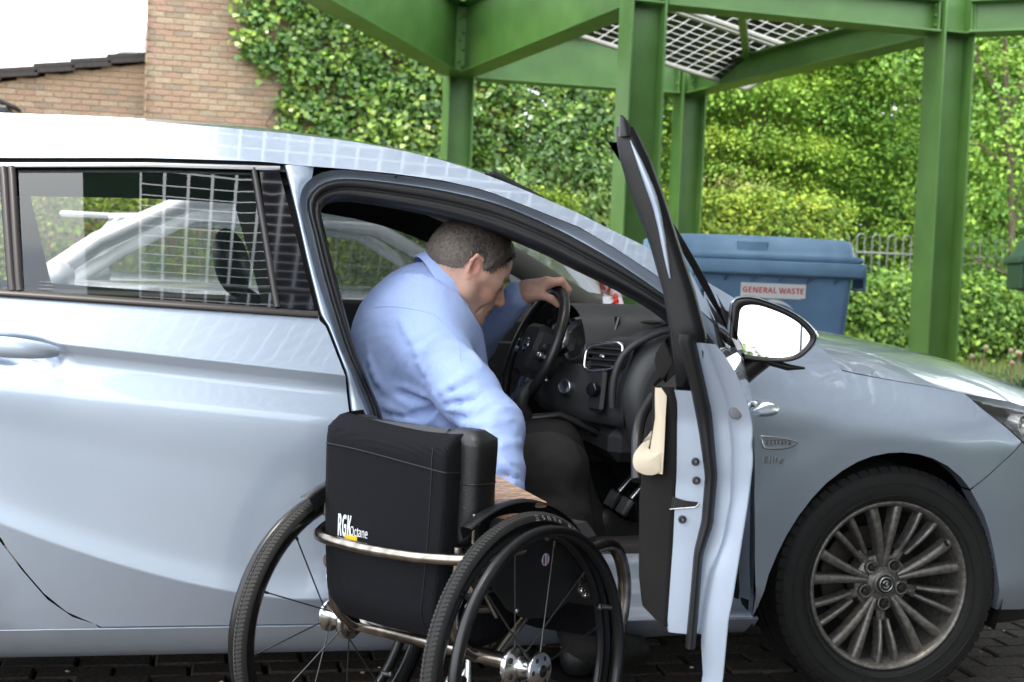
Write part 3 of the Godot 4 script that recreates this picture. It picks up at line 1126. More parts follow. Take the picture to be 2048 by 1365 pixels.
		foliage("crown", ft, ps, 70, leaf, [Color(0.09, 0.18, 0.035), Color(0.14, 0.24, 0.04)], 0.20, "leaf", 0.5, 0.5)
		branchy(ft, Vector3.ZERO, 6.0, 0.2, ps, "bark")
	# spiky plants with flower heads on the bank
	for i in 3:
		var pl := node("spiky_plant", self, [Vector3(5.45, 0.08, -7.7), Vector3(5.75, 0.06, -7.5), Vector3(6.05, 0.08, -7.8)][i])
		tag(pl, ["spiky leaved plant beside the right post's foot", "spiky leaved plant in the middle of the verge with orange heads", "spiky leaved plant nearest the green litter bin"][i], "plant", "spiky plants on the verge")
		var st := Acc.new()
		for k in 22:
			var an := rng.randf() * TAU
			var ln := rng.randf_range(0.25, 0.5)
			var o := Vector3(cos(an), 0, sin(an))
			var p := []
			for q in 5:
				var t := q / 4.0
				p.append(o * ln * 0.65 * t * t + Vector3.UP * (ln * t - ln * 0.35 * t * t * t))
			st.tube(p, [0.012, 0.011, 0.009, 0.006, 0.001], 4, false, false, 0.2)
		put("leaf_blades", st, M["green bin plastic"], pl)
		var fl := Acc.new()
		for k in 2:
			var p := Vector3(rng.randf_range(-0.15, 0.15), rng.randf_range(0.42, 0.55), 0.05)
			fl.tube([Vector3(0, 0, 0), p * 0.5, p], 0.005, 4)
			fl.ball(p, Vector3(0.03, 0.03, 0.03), 6)
		put("flower_stalk", fl, M["board ply"], pl)

# a clipped hedge: leaves over the faces of a box, twigs inside
func hedge_box(parent: Node, s: Vector3, count: int, m: Mesh, size: float, cols: Array, rough := 1.0) -> void:
	var places := []
	for i in count:
		var f := rng.randf()
		var p := Vector3(rng.randf_range(-0.5, 0.5), rng.randf(), rng.randf_range(-0.5, 0.5))
		var o := Vector3(0, 0, 1)
		if s.z > s.x and f < 0.45:
			p.x = -0.5
			o = Vector3(-1, 0, 0)
		elif f < 0.45:
			p.z = 0.5 if rng.randf() < 0.75 or s.x < 9.0 else -0.5
			o = Vector3(0, 0, signf(p.z))
		elif f < 0.75:
			p.y = 1.0
			o = Vector3.UP
		elif f < 0.83:
			p.x = 0.5 if rng.randf() < 0.5 else -0.5
			o = Vector3(signf(p.x), 0, 0)
		elif f < 0.9:
			p.z = -0.5
			o = Vector3(0, 0, -1)
		var q := p * s + o * rng.randf_range(-0.10, 0.05) * rough
		places.append([q, o, 0.16 * rough])
	foliage("hedge_leaves", parent, places, 24, m, cols, size, "leaf", 0.2)
	var tw := Acc.new()
	for i in 80:
		var a := Vector3(rng.randf_range(-0.5, 0.5) * s.x, 0, rng.randf_range(-0.3, 0.3) * s.z)
		var b := Vector3(a.x + rng.randf_range(-0.3, 0.3), s.y * rng.randf_range(0.7, 0.95), rng.randf_range(-0.4, 0.4) * s.z)
		tw.tube([a, a.lerp(b, 0.5) + Vector3(0.04, 0, 0), b], [0.012, 0.008, 0.003], 4)
	put("twigs", tw, M["bark"], parent)

# ---------------------------------------------------------------- bins, railings
func text(s: String, size: float, depth: float, font := "Droid Sans", bold := false, italic := false) -> TextMesh:
	var t := TextMesh.new()
	var f := SystemFont.new()
	f.font_names = PackedStringArray([font])
	f.font_weight = 700 if bold else 400
	f.font_italic = italic
	t.font = f
	t.text = s
	t.font_size = 32
	t.pixel_size = size / 32.0
	t.depth = depth
	return t

func build_bins_and_fence() -> void:
	var b := node("waste_bin", self, Vector3(1.50, 0, -3.98), deg_to_rad(-13.5))
	tag(b, "large blue wheeled waste bin with flat lid behind the car bonnet", "bin")
	# tapered body with a rim and lid
	var body := Acc.new()
	var rows := []
	for k in 6:
		var t := k / 5.0
		var hw := lerpf(0.53, 0.605, t)
		var hd := lerpf(0.40, 0.47, t)
		rows.append(rrect(hw, hd, 0.05, lerpf(0.16, 1.20, t)))
	body.grid(rows, true, false, true)
	put("body", body, M["blue bin plastic"], b)
	var rim := Acc.new()
	rim.grid([rrect(0.605, 0.47, 0.05, 1.17), rrect(0.66, 0.52, 0.05, 1.175), rrect(0.675, 0.535, 0.05, 1.19), rrect(0.675, 0.535, 0.05, 1.255), rrect(0.665, 0.525, 0.05, 1.262), rrect(0.60, 0.46, 0.05, 1.262)], true, false, true)
	put("rim", rim, M["blue bin lid"], b)
	for k in 7:
		var rib := Acc.new()
		rib.prism(PackedVector2Array([Vector2(0.0, 1.17), Vector2(0.052, 1.172), Vector2(0.0, 1.13)]), -0.006, 0.006, 0.001)
		var o := put("rib", rib, M["blue bin plastic"], b)
		o.transform = Transform3D(Basis(Vector3.UP, -PI / 2), Vector3(-0.5 + k * 0.165, 0, 0.462))
	var lid := Acc.new()
	lid.grid([rrect(0.645, 0.515, 0.05, 1.264), rrect(0.655, 0.525, 0.05, 1.275), rrect(0.655, 0.525, 0.05, 1.30), rrect(0.61, 0.50, 0.05, 1.303), rrect(0.60, 0.49, 0.05, 1.335), rrect(0.60, 0.45, 0.05, 1.385), rrect(0.57, 0.40, 0.05, 1.405), rrect(0.30, 0.2, 0.05, 1.42)], true, false, true)
	lid.fan(rrect(0.30, 0.2, 0.05, 1.42), Vector3(0, 1.42, 0), true)
	put("lid", lid, M["blue bin lid"], b)
	var pad := Acc.new()
	pad.box(Vector3(0.20, 0.075, 0.05), Vector3(-0.02, 1.345, 0.47), 0.01)
	put("lid_catch", pad, M["blue bin lid"], b)
	var trun := Acc.new()
	trun.box(Vector3(0.10, 0.012, 0.30), Vector3(0.655, 1.11, 0.2), 0.004)
	trun.box(Vector3(0.02, 0.10, 0.30), Vector3(0.70, 1.15, 0.2), 0.004)
	put("lifting_trunnion", trun, M["blue bin plastic"], b)
	for k in 4:
		var w := Acc.new()
		w.x = Transform3D(Basis(Vector3.UP, PI / 2), Vector3(0.42 * (1 if k % 2 else -1), 0.08, 0.28 * (1 if k < 2 else -1)))
		w.lathe([Vector2(0.0001, -0.025), Vector2(0.07, -0.025), Vector2(0.08, -0.018), Vector2(0.08, 0.018), Vector2(0.07, 0.025), Vector2(0.0001, 0.025)], 20)
		put("wheel", w, M["tyre rubber"], b)
	var lab := Acc.new()
	lab.box(Vector3(0.39, 0.085, 0.003), Vector3(0, 0, 0.0015))
	var lo := put("label", lab, M["white label"], b)
	lo.transform = Transform3D(Basis(Vector3(1, 0, 0), 0.07), Vector3(0.125, 1.085, 0.4655))
	var lab2 := Acc.new()
	lab2.box(Vector3(0.36, 0.08, 0.002), Vector3(0, 0, 0.0))
	var lo2 := put("old_label", lab2, M["white label"], b)
	lo2.transform = Transform3D(Basis(Vector3(1, 0, 0), 0.07), Vector3(0.115, 1.077, 0.4640))
	var tx := put("label_lettering", text("GENERAL WASTE", 0.047, 0.001, "Droid Sans", true), M["red print"], lo)
	tx.position = Vector3(0, 0.0, 0.0036)
	var sw := Acc.new()
	var p1 := []
	var p2 := []
	for k in 17:
		var an := PI * (0.92 - 0.70 * k / 16.0)
		var th := 0.022 * sin(PI * k / 16.0) + 0.001
		p1.append(Vector3(cos(an) * 0.15, sin(an) * 0.11 + th, 0.002))
		p2.append(Vector3(cos(an) * 0.15, sin(an) * 0.11, 0.002))
	sw.grid([p1, p2])
	var so := put("logo_swoosh", sw, M["white print"], b)
	so.transform = Transform3D(Basis(Vector3(1, 0, 0), 0.07), Vector3(0.14, 0.90, 0.4495))
	var lt := put("logo_lettering", text("Biffa", 0.11, 0.001, "Droid Sans", true), M["white print"], b)
	lt.transform = Transform3D(Basis(Vector3(1, 0, 0), 0.07), Vector3(0.17, 0.925, 0.4535))
	# green litter bin at the right edge
	var g := node("litter_bin", self, Vector3(3.755, 0, -4.1), deg_to_rad(-20))
	tag(g, "dark green litter bin with hooded slot at the right edge", "bin")
	var gb := Acc.new()
	gb.grid([rrect(0.09, 0.09, 0.02, 0.02), rrect(0.09, 0.09, 0.02, 1.14), rrect(0.20, 0.20, 0.03, 1.165)], true, false, true)
	put("body", gb, M["green bin plastic"], g)
	var hood := Acc.new()
	for sx in [-1.0, 1.0]:
		hood.box(Vector3(0.055, 0.17, 0.42), Vector3(sx * 0.185, 1.25, 0), 0.006)
	hood.box(Vector3(0.32, 0.04, 0.42), Vector3(0, 1.186, 0), 0.004)
	hood.box(Vector3(0.32, 0.03, 0.42), Vector3(0, 1.32, 0), 0.004)
	hood.box(Vector3(0.32, 0.14, 0.02), Vector3(0, 1.25, -0.1), 0.002)
	put("slot_hood", hood, M["green bin plastic"], g)
	var cap := Acc.new()
	cap.grid([rrect(0.235, 0.235, 0.02, 1.335), rrect(0.24, 0.24, 0.02, 1.34), rrect(0.24, 0.24, 0.02, 1.385), rrect(0.205, 0.205, 0.03, 1.39), rrect(0.16, 0.16, 0.05, 1.50), rrect(0.14, 0.14, 0.05, 1.515)], true, false, true)
	cap.fan(rrect(0.14, 0.14, 0.05, 1.515), Vector3(0, 1.515, 0), true)
	put("cap", cap, M["green bin plastic"], g)
	# bow-topped railings on the bank
	var f := node("hooped_railings", self, Vector3(6.0, 0.36, -12.3))
	tag(f, "grey bow-topped metal railings behind the blue bin", "railings")
	var dirv := Vector3(1, 0, 0.18).normalized()
	for k in 26:
		var h := Acc.new()
		var o := dirv * (k * 0.205 - 0.6)
		var p := [o + Vector3(0, 0.0, 0)]
		for q in 9:
			var an := PI - PI * q / 8.0
			p.append(o + dirv * (0.051 + 0.051 * cos(an)) + Vector3(0, 1.46 + 0.051 * sin(an), 0))
		p.append(o + dirv * 0.102)
		h.tube(p, 0.0105, 6)
		put("hoop", h, M["galvanised steel"], f)
	for yy in [0.12, 1.27]:
		var rail := Acc.new()
		rail.tube([dirv * -0.7 + Vector3(0, yy, 0), dirv * 4.9 + Vector3(0, yy, 0)], 0.014, 5)
		put("rail", rail, M["galvanised steel"], f)
	# lamp post behind the camera, mirrored in the door mirror
	var lp := node("lamp_post", self, Vector3(-10.9, 0, 34.0))
	tag(lp, "thin grey lamp post mirrored as a dark line in the door mirror", "lamp post")
	var pole := Acc.new()
	pole.tube([Vector3(0, 0, 0), Vector3(0, 3.0, 0), Vector3(0, 6.5, 0)], [0.07, 0.055, 0.04], 10)
	put("pole", pole, M["black gutter"], lp)
	var head := Acc.new()
	head.box(Vector3(0.6, 0.08, 0.2), Vector3(0.25, 6.5, 0), 0.02)
	put("lamp_head", head, M["galvanised steel"], lp)
	var mt := node("leafy_tree", self, Vector3(-12.9, 0, 34.0))
	tag(mt, "small round tree far behind the camera, mirrored low in the door mirror", "tree", "trees and shrubs beyond the car port")
	var mp := crown_places(Vector3(0, 3.7, 0), Vector3(1.1, 1.35, 1.1), 90, 0.3)
	foliage("crown", mt, mp, 40, leaf_mesh(1.0, 0.62, 0.07), [Color(0.10, 0.20, 0.03), Color(0.16, 0.26, 0.04)], 0.14, "leaf", 0.5)
	branchy(mt, Vector3.ZERO, 3.2, 0.09, mp, "bark")
	# tall hedge at the right behind the camera, mirrored as the dull green of the front wing
	var rh := node("hedge", self, Vector3(7.6, 0, 12.6))
	tag(rh, "tall green hedge right of the camera, mirrored in the front wing's paint", "hedge", "clipped hedges behind the car port")
	hedge_box(rh, Vector3(15.0, 3.8, 1.2), 3000, leaf_mesh(1.0, 0.62, 0.07), 0.16, [Color(0.09, 0.17, 0.03), Color(0.14, 0.22, 0.04)], 2.0)
	var r2 := node("hedge", self, Vector3(9.2, 0, 3.0))
	tag(r2, "tall green hedge beyond the right edge, mirrored in the front bumper", "hedge", "clipped hedges behind the car port")
	hedge_box(r2, Vector3(1.2, 3.4, 17.0), 3000, leaf_mesh(1.0, 0.62, 0.07), 0.16, [Color(0.09, 0.17, 0.03), Color(0.14, 0.22, 0.04)], 2.0)
	# hedge behind the camera
	var bh := node("hedge", self, Vector3(-2.0, 0, 21.0))
	tag(bh, "long green hedge behind the camera, mirrored low in the car's paint", "hedge", "clipped hedges behind the car port")
	hedge_box(bh, Vector3(40.0, 1.6, 1.2), 2600, leaf_mesh(1.0, 0.62, 0.07), 0.20, [Color(0.09, 0.17, 0.03), Color(0.14, 0.22, 0.04)], 2.5)

# ring of a rounded rectangle at height y
func rrect(hw: float, hd: float, r: float, y: float) -> Array:
	var out := []
	for q in 4:
		var cx := (hw - r) * (1.0 if q == 0 or q == 3 else -1.0)
		var cz := (hd - r) * (1.0 if q < 2 else -1.0)
		for k in 5:
			var an := PI / 2 * q + PI / 2 * k / 4.0
			out.append(Vector3(cx + r * cos(an), y, cz + r * sin(an)))
	return out

# ---------------------------------------------------------------- the estate car's side surface
func shoulder(x: float) -> float:
	return 0.888 - (x + 1.98) * 0.0862

func low_crease(x: float) -> float:
	return 0.305 + 0.33 * pow(maxf(0.0, -(x + 1.55)), 1.5)

func belt(x: float) -> float:
	var a := 0.977 - (x + 1.525) * 0.038
	var b := 0.858 - 0.148 * x
	return lerpf(a, b, sm(-0.65, -0.35, x))

func spline(p: Array, y: float) -> float:
	for i in p.size() - 1:
		if y <= p[i + 1].x or i == p.size() - 2:
			var h: float = p[i + 1].x - p[i].x
			var t: float = (y - p[i].x) / h
			var s: float = (p[i + 1].y - p[i].y) / h
			var ma: float = (p[i + 1].y - p[i - 1].y) / (p[i + 1].x - p[i - 1].x) if i > 0 else s
			var mb: float = (p[i + 2].y - p[i].y) / (p[i + 2].x - p[i].x) if i < p.size() - 2 else s
			var t2 := t * t
			var t3 := t2 * t
			return (2 * t3 - 3 * t2 + 1) * p[i].y + (t3 - 2 * t2 + t) * h * ma + (3 * t2 - 2 * t3) * p[i + 1].y + (t3 - t2) * h * mb
	return p[-1].y

# half width of the body at (x, y)
func hw(x: float, y: float) -> float:
	var l := low_crease(x)
	var s := shoulder(x)
	var b := belt(x)
	var f := 1.0 - sm(-0.6, -0.3, x)
	var wb := 0.85 - 0.05 * sm(-0.7, -0.15, x)
	var z: float
	if y < 0.24:
		z = 0.79 + 0.078 * pow(maxf(0.0, (y - 0.15) / 0.09), 0.7)
	elif y < l:
		z = 0.868 + 0.0275 * (y - 0.24) / maxf(l - 0.24, 0.01)
	elif y < s:
		z = spline([Vector2(l, 0.8955), Vector2(l + 0.06, 0.8905), Vector2((l + s) / 2, 0.897), Vector2(s - 0.12, 0.899 + 0.005 * f), Vector2(s - 0.035, 0.898 - 0.011 * f), Vector2(s, 0.898)], y)
	elif y < b:
		z = 0.898 - (0.898 - wb) * pow((y - s) / (b - s), 1.0 + 0.7 * (1.0 - f))
	else:
		var d := y - b
		z = wb - 0.5 * d - 0.25 * d * d
	z -= 0.36 * pow(maxf(0.0, x), 2.2) + 0.16 * pow(maxf(0.0, -x - 2.9), 2.0)
	var r := Vector2(x + 0.02, y - 0.317).length()
	if x > -0.6:
		z += 0.006 * (1.0 - sm(0.40, 0.475, r)) * sm(0.22, 0.4, y)
	var r2 := Vector2(x + 2.68, y - 0.317).length()
	if x < -2.1:
		z += 0.012 * (1.0 - sm(0.42, 0.46, r2))
	return z

func on_side(p: Vector2, off := 0.0) -> Vector3:
	return Vector3(p.x, p.y, hw(p.x, p.y) + off)

# grid between two lines drawn on the side surface
func strip(acc: Acc, a: Array, b: Array, across: int, off := 0.0, flip := false) -> void:
	var rows := []
	for i in across + 1:
		var row := []
		for j in a.size():
			row.append(on_side(a[j].lerp(b[j], float(i) / across), off))
		rows.append(row)
	acc.grid(rows, false, false, flip)

# flat outline laid on the side surface, triangulated with points inside
func skin(acc: Acc, outline: Array, step: float, off := 0.0) -> void:
	var loop := PackedVector2Array()
	for i in outline.size():
		var a: Vector2 = outline[i]
		var b: Vector2 = outline[(i + 1) % outline.size()]
		var n := maxi(1, int(a.distance_to(b) / step + 0.5))
		for k in n:
			loop.append(a.lerp(b, float(k) / n))
	var pts := loop.duplicate()
	var box := Rect2(loop[0], Vector2.ZERO)
	for p in loop:
		box = box.expand(p)
	var yy := box.position.y + step / 2
	var odd := false
	while yy < box.end.y:
		var xx := box.position.x + (step / 2 if odd else 0.0)
		while xx < box.end.x:
			var q := Vector2(xx, yy)
			if Geometry2D.is_point_in_polygon(q, loop):
				var near := false
				for p in loop:
					if p.distance_squared_to(q) < step * step * 0.36:
						near = true
						break
				if not near:
					pts.append(q)
			xx += step
		yy += step * 0.87
		odd = not odd
	var idx := Geometry2D.triangulate_delaunay(pts)
	var keep := PackedInt32Array()
	for i in range(0, idx.size(), 3):
		var a := pts[idx[i]]
		var b := pts[idx[i + 1]]
		var d := pts[idx[i + 2]]
		if not Geometry2D.is_point_in_polygon((a + b + d) / 3.0, loop):
			continue
		if (b - a).cross(d - a) > 0.0:
			keep.append_array([idx[i], idx[i + 2], idx[i + 1]])
		else:
			keep.append_array([idx[i], idx[i + 1], idx[i + 2]])
	var p3 := PackedVector3Array()
	for p in pts:
		p3.append(on_side(p, off))
	acc.tris(p3, keep)

# rim of a skin turned inwards so that panels have thickness
func hem(acc: Acc, line: Array, depth: float, closed := false, off := 0.0, inset := Vector2.ZERO) -> void:
	var a := []
	var b := []
	var d := []
	for p in line:
		a.append(on_side(p, off))
		b.append(on_side(p + inset * 0.4, off - depth * 0.35))
		d.append(on_side(p + inset, off - depth))
	acc.grid([a, b, d], closed, false)

func v2(t: Array) -> Array:
	var out := []
	for i in range(0, t.size(), 2):
		out.append(Vector2(t[i], t[i + 1]))
	return out

const ROOF_EDGE := [-3.5, 1.385, -2.9, 1.418, -2.29, 1.434, -2.128, 1.440, -1.949, 1.444, -1.778, 1.442, -1.61, 1.437, -1.436, 1.427, -1.306, 1.411, -1.195, 1.390, -1.12, 1.370, -1.017, 1.335, -0.915, 1.296, -0.848, 1.270, -0.752, 1.224, -0.657, 1.182, -0.532, 1.114, -0.40, 1.045]
const RAIL_LOW := [-3.5, 1.25, -2.9, 1.295, -2.277, 1.327, -1.932, 1.349, -1.66, 1.357, -1.60, 1.354, -1.54, 1.352, -1.464, 1.351, -1.332, 1.346, -1.206, 1.336, -1.088, 1.316, -0.94, 1.264, -0.842, 1.229, -0.753, 1.178, -0.666, 1.123, -0.603, 1.079, -0.50, 0.995, -0.40, 0.93]
const APERTURE := [-1.375, 0.29, -1.385, 0.60, -1.396, 0.738, -1.433, 0.831, -1.471, 0.912, -1.522, 1.066, -1.553, 1.189, -1.567, 1.252, -1.558, 1.296, -1.524, 1.330, -1.464, 1.347, -1.332, 1.342, -1.206, 1.332, -1.088, 1.312, -0.94, 1.261, -0.842, 1.225, -0.753, 1.175, -0.666, 1.120, -0.603, 1.076, -0.50, 0.985, -0.445, 0.86, -0.425, 0.70, -0.415, 0.45, -0.405, 0.29]
const SEAL_OUT := [-1.365, 0.29, -1.372, 0.60, -1.381, 0.738, -1.419, 0.831, -1.456, 0.912, -1.504, 1.066, -1.533, 1.189, -1.547, 1.250, -1.536, 1.285, -1.500, 1.315, -1.436, 1.328, -1.307, 1.322, -1.176, 1.308, -1.045, 1.281, -0.915, 1.232, -0.84, 1.196, -0.75, 1.146, -0.661, 1.088, -0.604, 1.046, -0.515, 0.965, -0.465, 0.85, -0.445, 0.70, -0.435, 0.45, -0.425, 0.29]
const SEAL_IN := [-1.345, 0.29, -1.350, 0.60, -1.359, 0.735, -1.398, 0.829, -1.434, 0.923, -1.479, 1.092, -1.503, 1.200, -1.511, 1.240, -1.493, 1.260, -1.460, 1.270, -1.415, 1.271, -1.306, 1.259, -1.176, 1.238, -1.046, 1.205, -0.917, 1.157, -0.85, 1.125, -0.76, 1.085, -0.68, 1.045, -0.62, 1.01, -0.54, 0.94, -0.49, 0.84, -0.47, 0.70, -0.46, 0.45, -0.45, 0.29]

func build_car() -> void:
	var car := node("estate_car")
	tag(car, "silver blue estate car with its driver's door open beside the wheelchair", "car")
	var paint: Material = M["silver blue car paint"]
	var parts := {}
	body_panels(car, paint)
	glass_and_trim(car)
	aperture(car, paint)
	front_end(car, paint)
	cabin(car)
	# wheels
	var w := make_wheel(car)
	w.position = Vector3(0.0, 0.317, 0.0)
	var rear := w.duplicate()
	rear.name = "wheel_001"
	car.add_child(rear, true)
	rear.position = Vector3(-2.68, 0.317, 0.0)
	open_door(car, paint)

func body_panels(car: Node3D, paint: Material) -> void:
	var cut := [[0.2395, -2.00], [0.246, -2.008], [0.263, -2.059], [0.306, -2.115], [0.376, -2.171], [0.455, -2.227], [0.60, -2.30], [0.75, -2.38], [1.03, -2.46]]
	var shut := [[0.24, -1.425], [0.72, -1.440], [0.758, -1.447], [0.84, -1.458], [0.955, -1.505], [0.97, -1.521], [1.03, -1.53]]
	# rear door below the windows: rows follow the two creases
	var door := node("rear_door", car)
	var acc := Acc.new()
	var rows := []
	var fr := []
	for k in 6:
		fr.append([0, k / 5.0])
	for k in 3:
		fr.append([3, k / 2.0])
	for k in range(1, 31):
		fr.append([1, k / 30.0])
	fr.append([4, 1.0])
	for k in range(1, 11):
		fr.append([2, k / 10.0])
	for f in fr:
		var row := []
		for j in 81:
			var u := j / 80.0
			var x := lerpf(-2.1, -1.45, u)
			var y := 0.5
			for it in 4:
				var l := low_crease(x)
				var s := shoulder(x)
				var t: float = f[1]
				match f[0]:
					0: y = lerpf(0.240, l - 0.004, t)
					3: y = lerpf(l - 0.004, l + 0.004, t)
					1: y = lerpf(l + 0.004, s - 0.003, t)
					4: y = s + 0.003
					2: y = lerpf(s + 0.003, belt(x) + 0.006, t)
				x = lerpf(tab(cut, y), tab(shut, y), u)
			var dent := maxf(0.0, 1.0 - pow((x + 2.215) / 0.125, 2.0) - pow((y - 0.876) / 0.036, 2.0))
			row.append(on_side(Vector2(x, y), -0.026 * sqrt(dent)))
		rows.append(row)
	acc.grid(rows)
	put("door_skin", acc, paint, door)
	var he := Acc.new()
	for side in [0, 80]:
		var a := []
		var b := []
		for r in rows:
			a.append(r[side])
			b.append(r[side] - Vector3(0.0, 0, 0.022))
		he.grid([a, b], false, false, side == 0)
	var bl := []
	for p in rows[0]:
		bl.append(p - Vector3(0, -0.002, 0.02))
	he.grid([rows[0], bl])
	put("door_hem", he, paint, door)
	# pull handle with its finger recess
	var hd := Acc.new()
	var spine := []
	var rad := []
	for k in 15:
		var t := k / 14.0
		var x := lerpf(-2.335, -2.108, t)
		var s := sin(PI * clampf(t * 0.98 + 0.01, 0.0, 1.0))
		spine.append(Vector3(x, 0.896 - 0.012 * t * t - 0.004, hw(x, 0.89) + 0.006 + 0.030 * pow(s, 0.6)))
		rad.append(0.004 + 0.0085 * pow(s, 0.5))
	hd.tube(spine, rad, 16, false, true, 1.9, Vector3.UP)
	put("handle", hd, paint, door)
	# quarter panel with the rear wheel arch
	var q := Acc.new()
	var arch := []
	for k in 21:
		var an := lerpf(0.0, PI, k / 20.0)
		arch.append(Vector2(-2.68 - cos(an) * -0.0 + cos(an) * 0.375, 0.317 + sin(an) * 0.375))
	var outline := v2([-2.005, 0.236, -2.015, 0.247, -2.065, 0.265, -2.121, 0.308, -2.177, 0.378, -2.233, 0.457, -2.306, 0.60, -2.386, 0.75, -2.466, 1.03, -2.9, 1.03, -3.5, 1.03, -3.55, 0.7, -3.50, 0.30, -3.06, 0.24])
	outline.append_array([Vector2(-3.055, 0.317)])
	var ar := arch.duplicate()
	ar.reverse()
	outline.append_array(ar)
	outline.append_array(v2([-2.30, 0.25, -2.28, 0.236]))
	skin(q, outline, 0.05)
	hem(q, arch, 0.05)
	put("quarter_panel", q, paint, car)
	# sill
	var s := Acc.new()
	rows = []
	for y in [0.150, 0.158, 0.17, 0.185, 0.2, 0.215, 0.226, 0.232, 0.2355]:
		var row := []
		for j in 31:
			var x := lerpf(-2.29, -0.366, j / 30.0)
			row.append(Vector3(x, y + 0.03 * sm(-1.2, -0.3, x) * (1.0 - (y - 0.15) / 0.0855), hw(x, y)))
		rows.append(row)
	var top := []
	for p in rows[-1]:
		top.append(p + Vector3(0, 0.003, -0.012))
	rows.append(top)
	s.grid(rows)
	put("sill", s, paint, car)
	# roof rail and windscreen pillar
	var r := Acc.new()
	var hi := []
	var lo := []
	for j in 71:
		var x := lerpf(-3.5, -0.40, j / 70.0)
		lo.append(Vector2(x, tabv(RAIL_LOW, x)))
		hi.append(Vector2(x, tabv(ROOF_EDGE, x)))
	strip(r, lo, hi, 7)
	hem(r, lo, 0.02)
	put("roof_rail", r, paint, car)
	# roof skin, across the car
	var rf := Acc.new()
	rows = []
	for i in 41:
		var t := -1.0 + 2.0 * i / 40.0
		var sgn := signf(t)
		t = sgn * (1.0 - pow(1.0 - absf(t), 1.5))
		var row := []
		for j in 47:
			var x := lerpf(-3.5, -1.10, j / 46.0)
			var y0 := tabv(ROOF_EDGE, x)
			var z0 := hw(x, y0)
			var xx := x + (0.13 * (1.0 - t * t)) * sm(-1.9, -1.10, x)
			row.append(Vector3(xx, y0 + roof_crown(x) * (1.0 - pow(absf(t), 2.2)), z0 * t))
		rows.append(row)
	rf.grid(rows, false, false, false)
	put("roof", rf, paint, car)
	# front glass
	var g := Acc.new()
	rows = []
	for i in 21:
		var t := -1.0 + 2.0 * i / 20.0
		var row := []
		for j in 21:
			var x := lerpf(-1.09, -0.40, j / 20.0)
			var y0 := tabv(ROOF_EDGE, x)
			var z0 := hw(x, y0) - 0.004
			row.append(Vector3(x + (0.13 - 0.03 * j / 20.0) * (1.0 - t * t), y0 + lerpf(0.018, 0.0, j / 20.0) * (1.0 - t * t) - 0.006, z0 * t))
		rows.append(row)
	g.grid(rows)
	put("windscreen", g, M["clear glass"], car)
	# far side: plain panels seen only through the glass
	var far := Acc.new()
	far.x = Transform3D(Basis(Vector3(1, 0, 0), Vector3(0, 1, 0), Vector3(0, 0, -1)), Vector3.ZERO)
	strip(far, lo, hi, 4)
	rows = []
	for k in 9:
		var row := []
		for j in 41:
			var x := lerpf(-3.5, 0.62, j / 40.0)
			var y := lerpf(0.17, belt(x), k / 8.0)
			row.append(Vector3(x, y, hw(x, y)))
		rows.append(row)
	far.grid(rows)
	for px in [-1.50, -2.42, -3.3]:
		strip(far, v2([px - 0.05, 1.36, px + 0.0, 0.98]), v2([px + 0.03, 1.36, px + 0.10, 0.98]), 1)
	put("far_side", far, paint, car)
	var fg := Acc.new()
	fg.x = far.x
	strip(fg, v2([-1.5, 1.36, -1.2, 1.34, -0.95, 1.26, -0.55, 1.02]), v2([-1.5, 0.97, -1.2, 0.96, -0.95, 0.95, -0.55, 0.94]), 3, -0.012)
	var frw := Acc.new()
	frw.x = far.x
	strip(frw, v2([-3.3, 1.31, -2.4, 1.34, -1.5, 1.36]), v2([-3.3, 0.99, -2.4, 0.98, -1.5, 0.97]), 3, -0.012)
	put("far_rear_window", frw, M["clear glass"], car)
	put("far_window", fg, M["far side glass"], car)
	# rear end
	var re := Acc.new()
	rows = []
	for k in 12:
		var y := lerpf(0.3, 1.385, k / 11.0)
		var row := []
		for j in 9:
			var t := -1.0 + 2.0 * j / 8.0
			row.append(Vector3(-3.5 - 0.14 * (1.0 - t * t) - 0.12 * sm(1.385, 0.9, y), y, hw(-3.5, y) * t))
		rows.append(row)
	re.grid(rows)
	put("tailgate", re, paint, car)

func roof_crown(x: float) -> float:
	return 0.020 + 0.028 * (1.0 - sm(-1.75, -1.12, x))

func tabv(t: Array, x: float) -> float:
	if x <= t[0]:
		return t[1]
	for i in range(2, t.size(), 2):
		if x <= t[i]:
			return lerpf(t[i - 1], t[i + 1], (x - t[i - 2]) / (t[i] - t[i - 2]))
	return t[t.size() - 1]

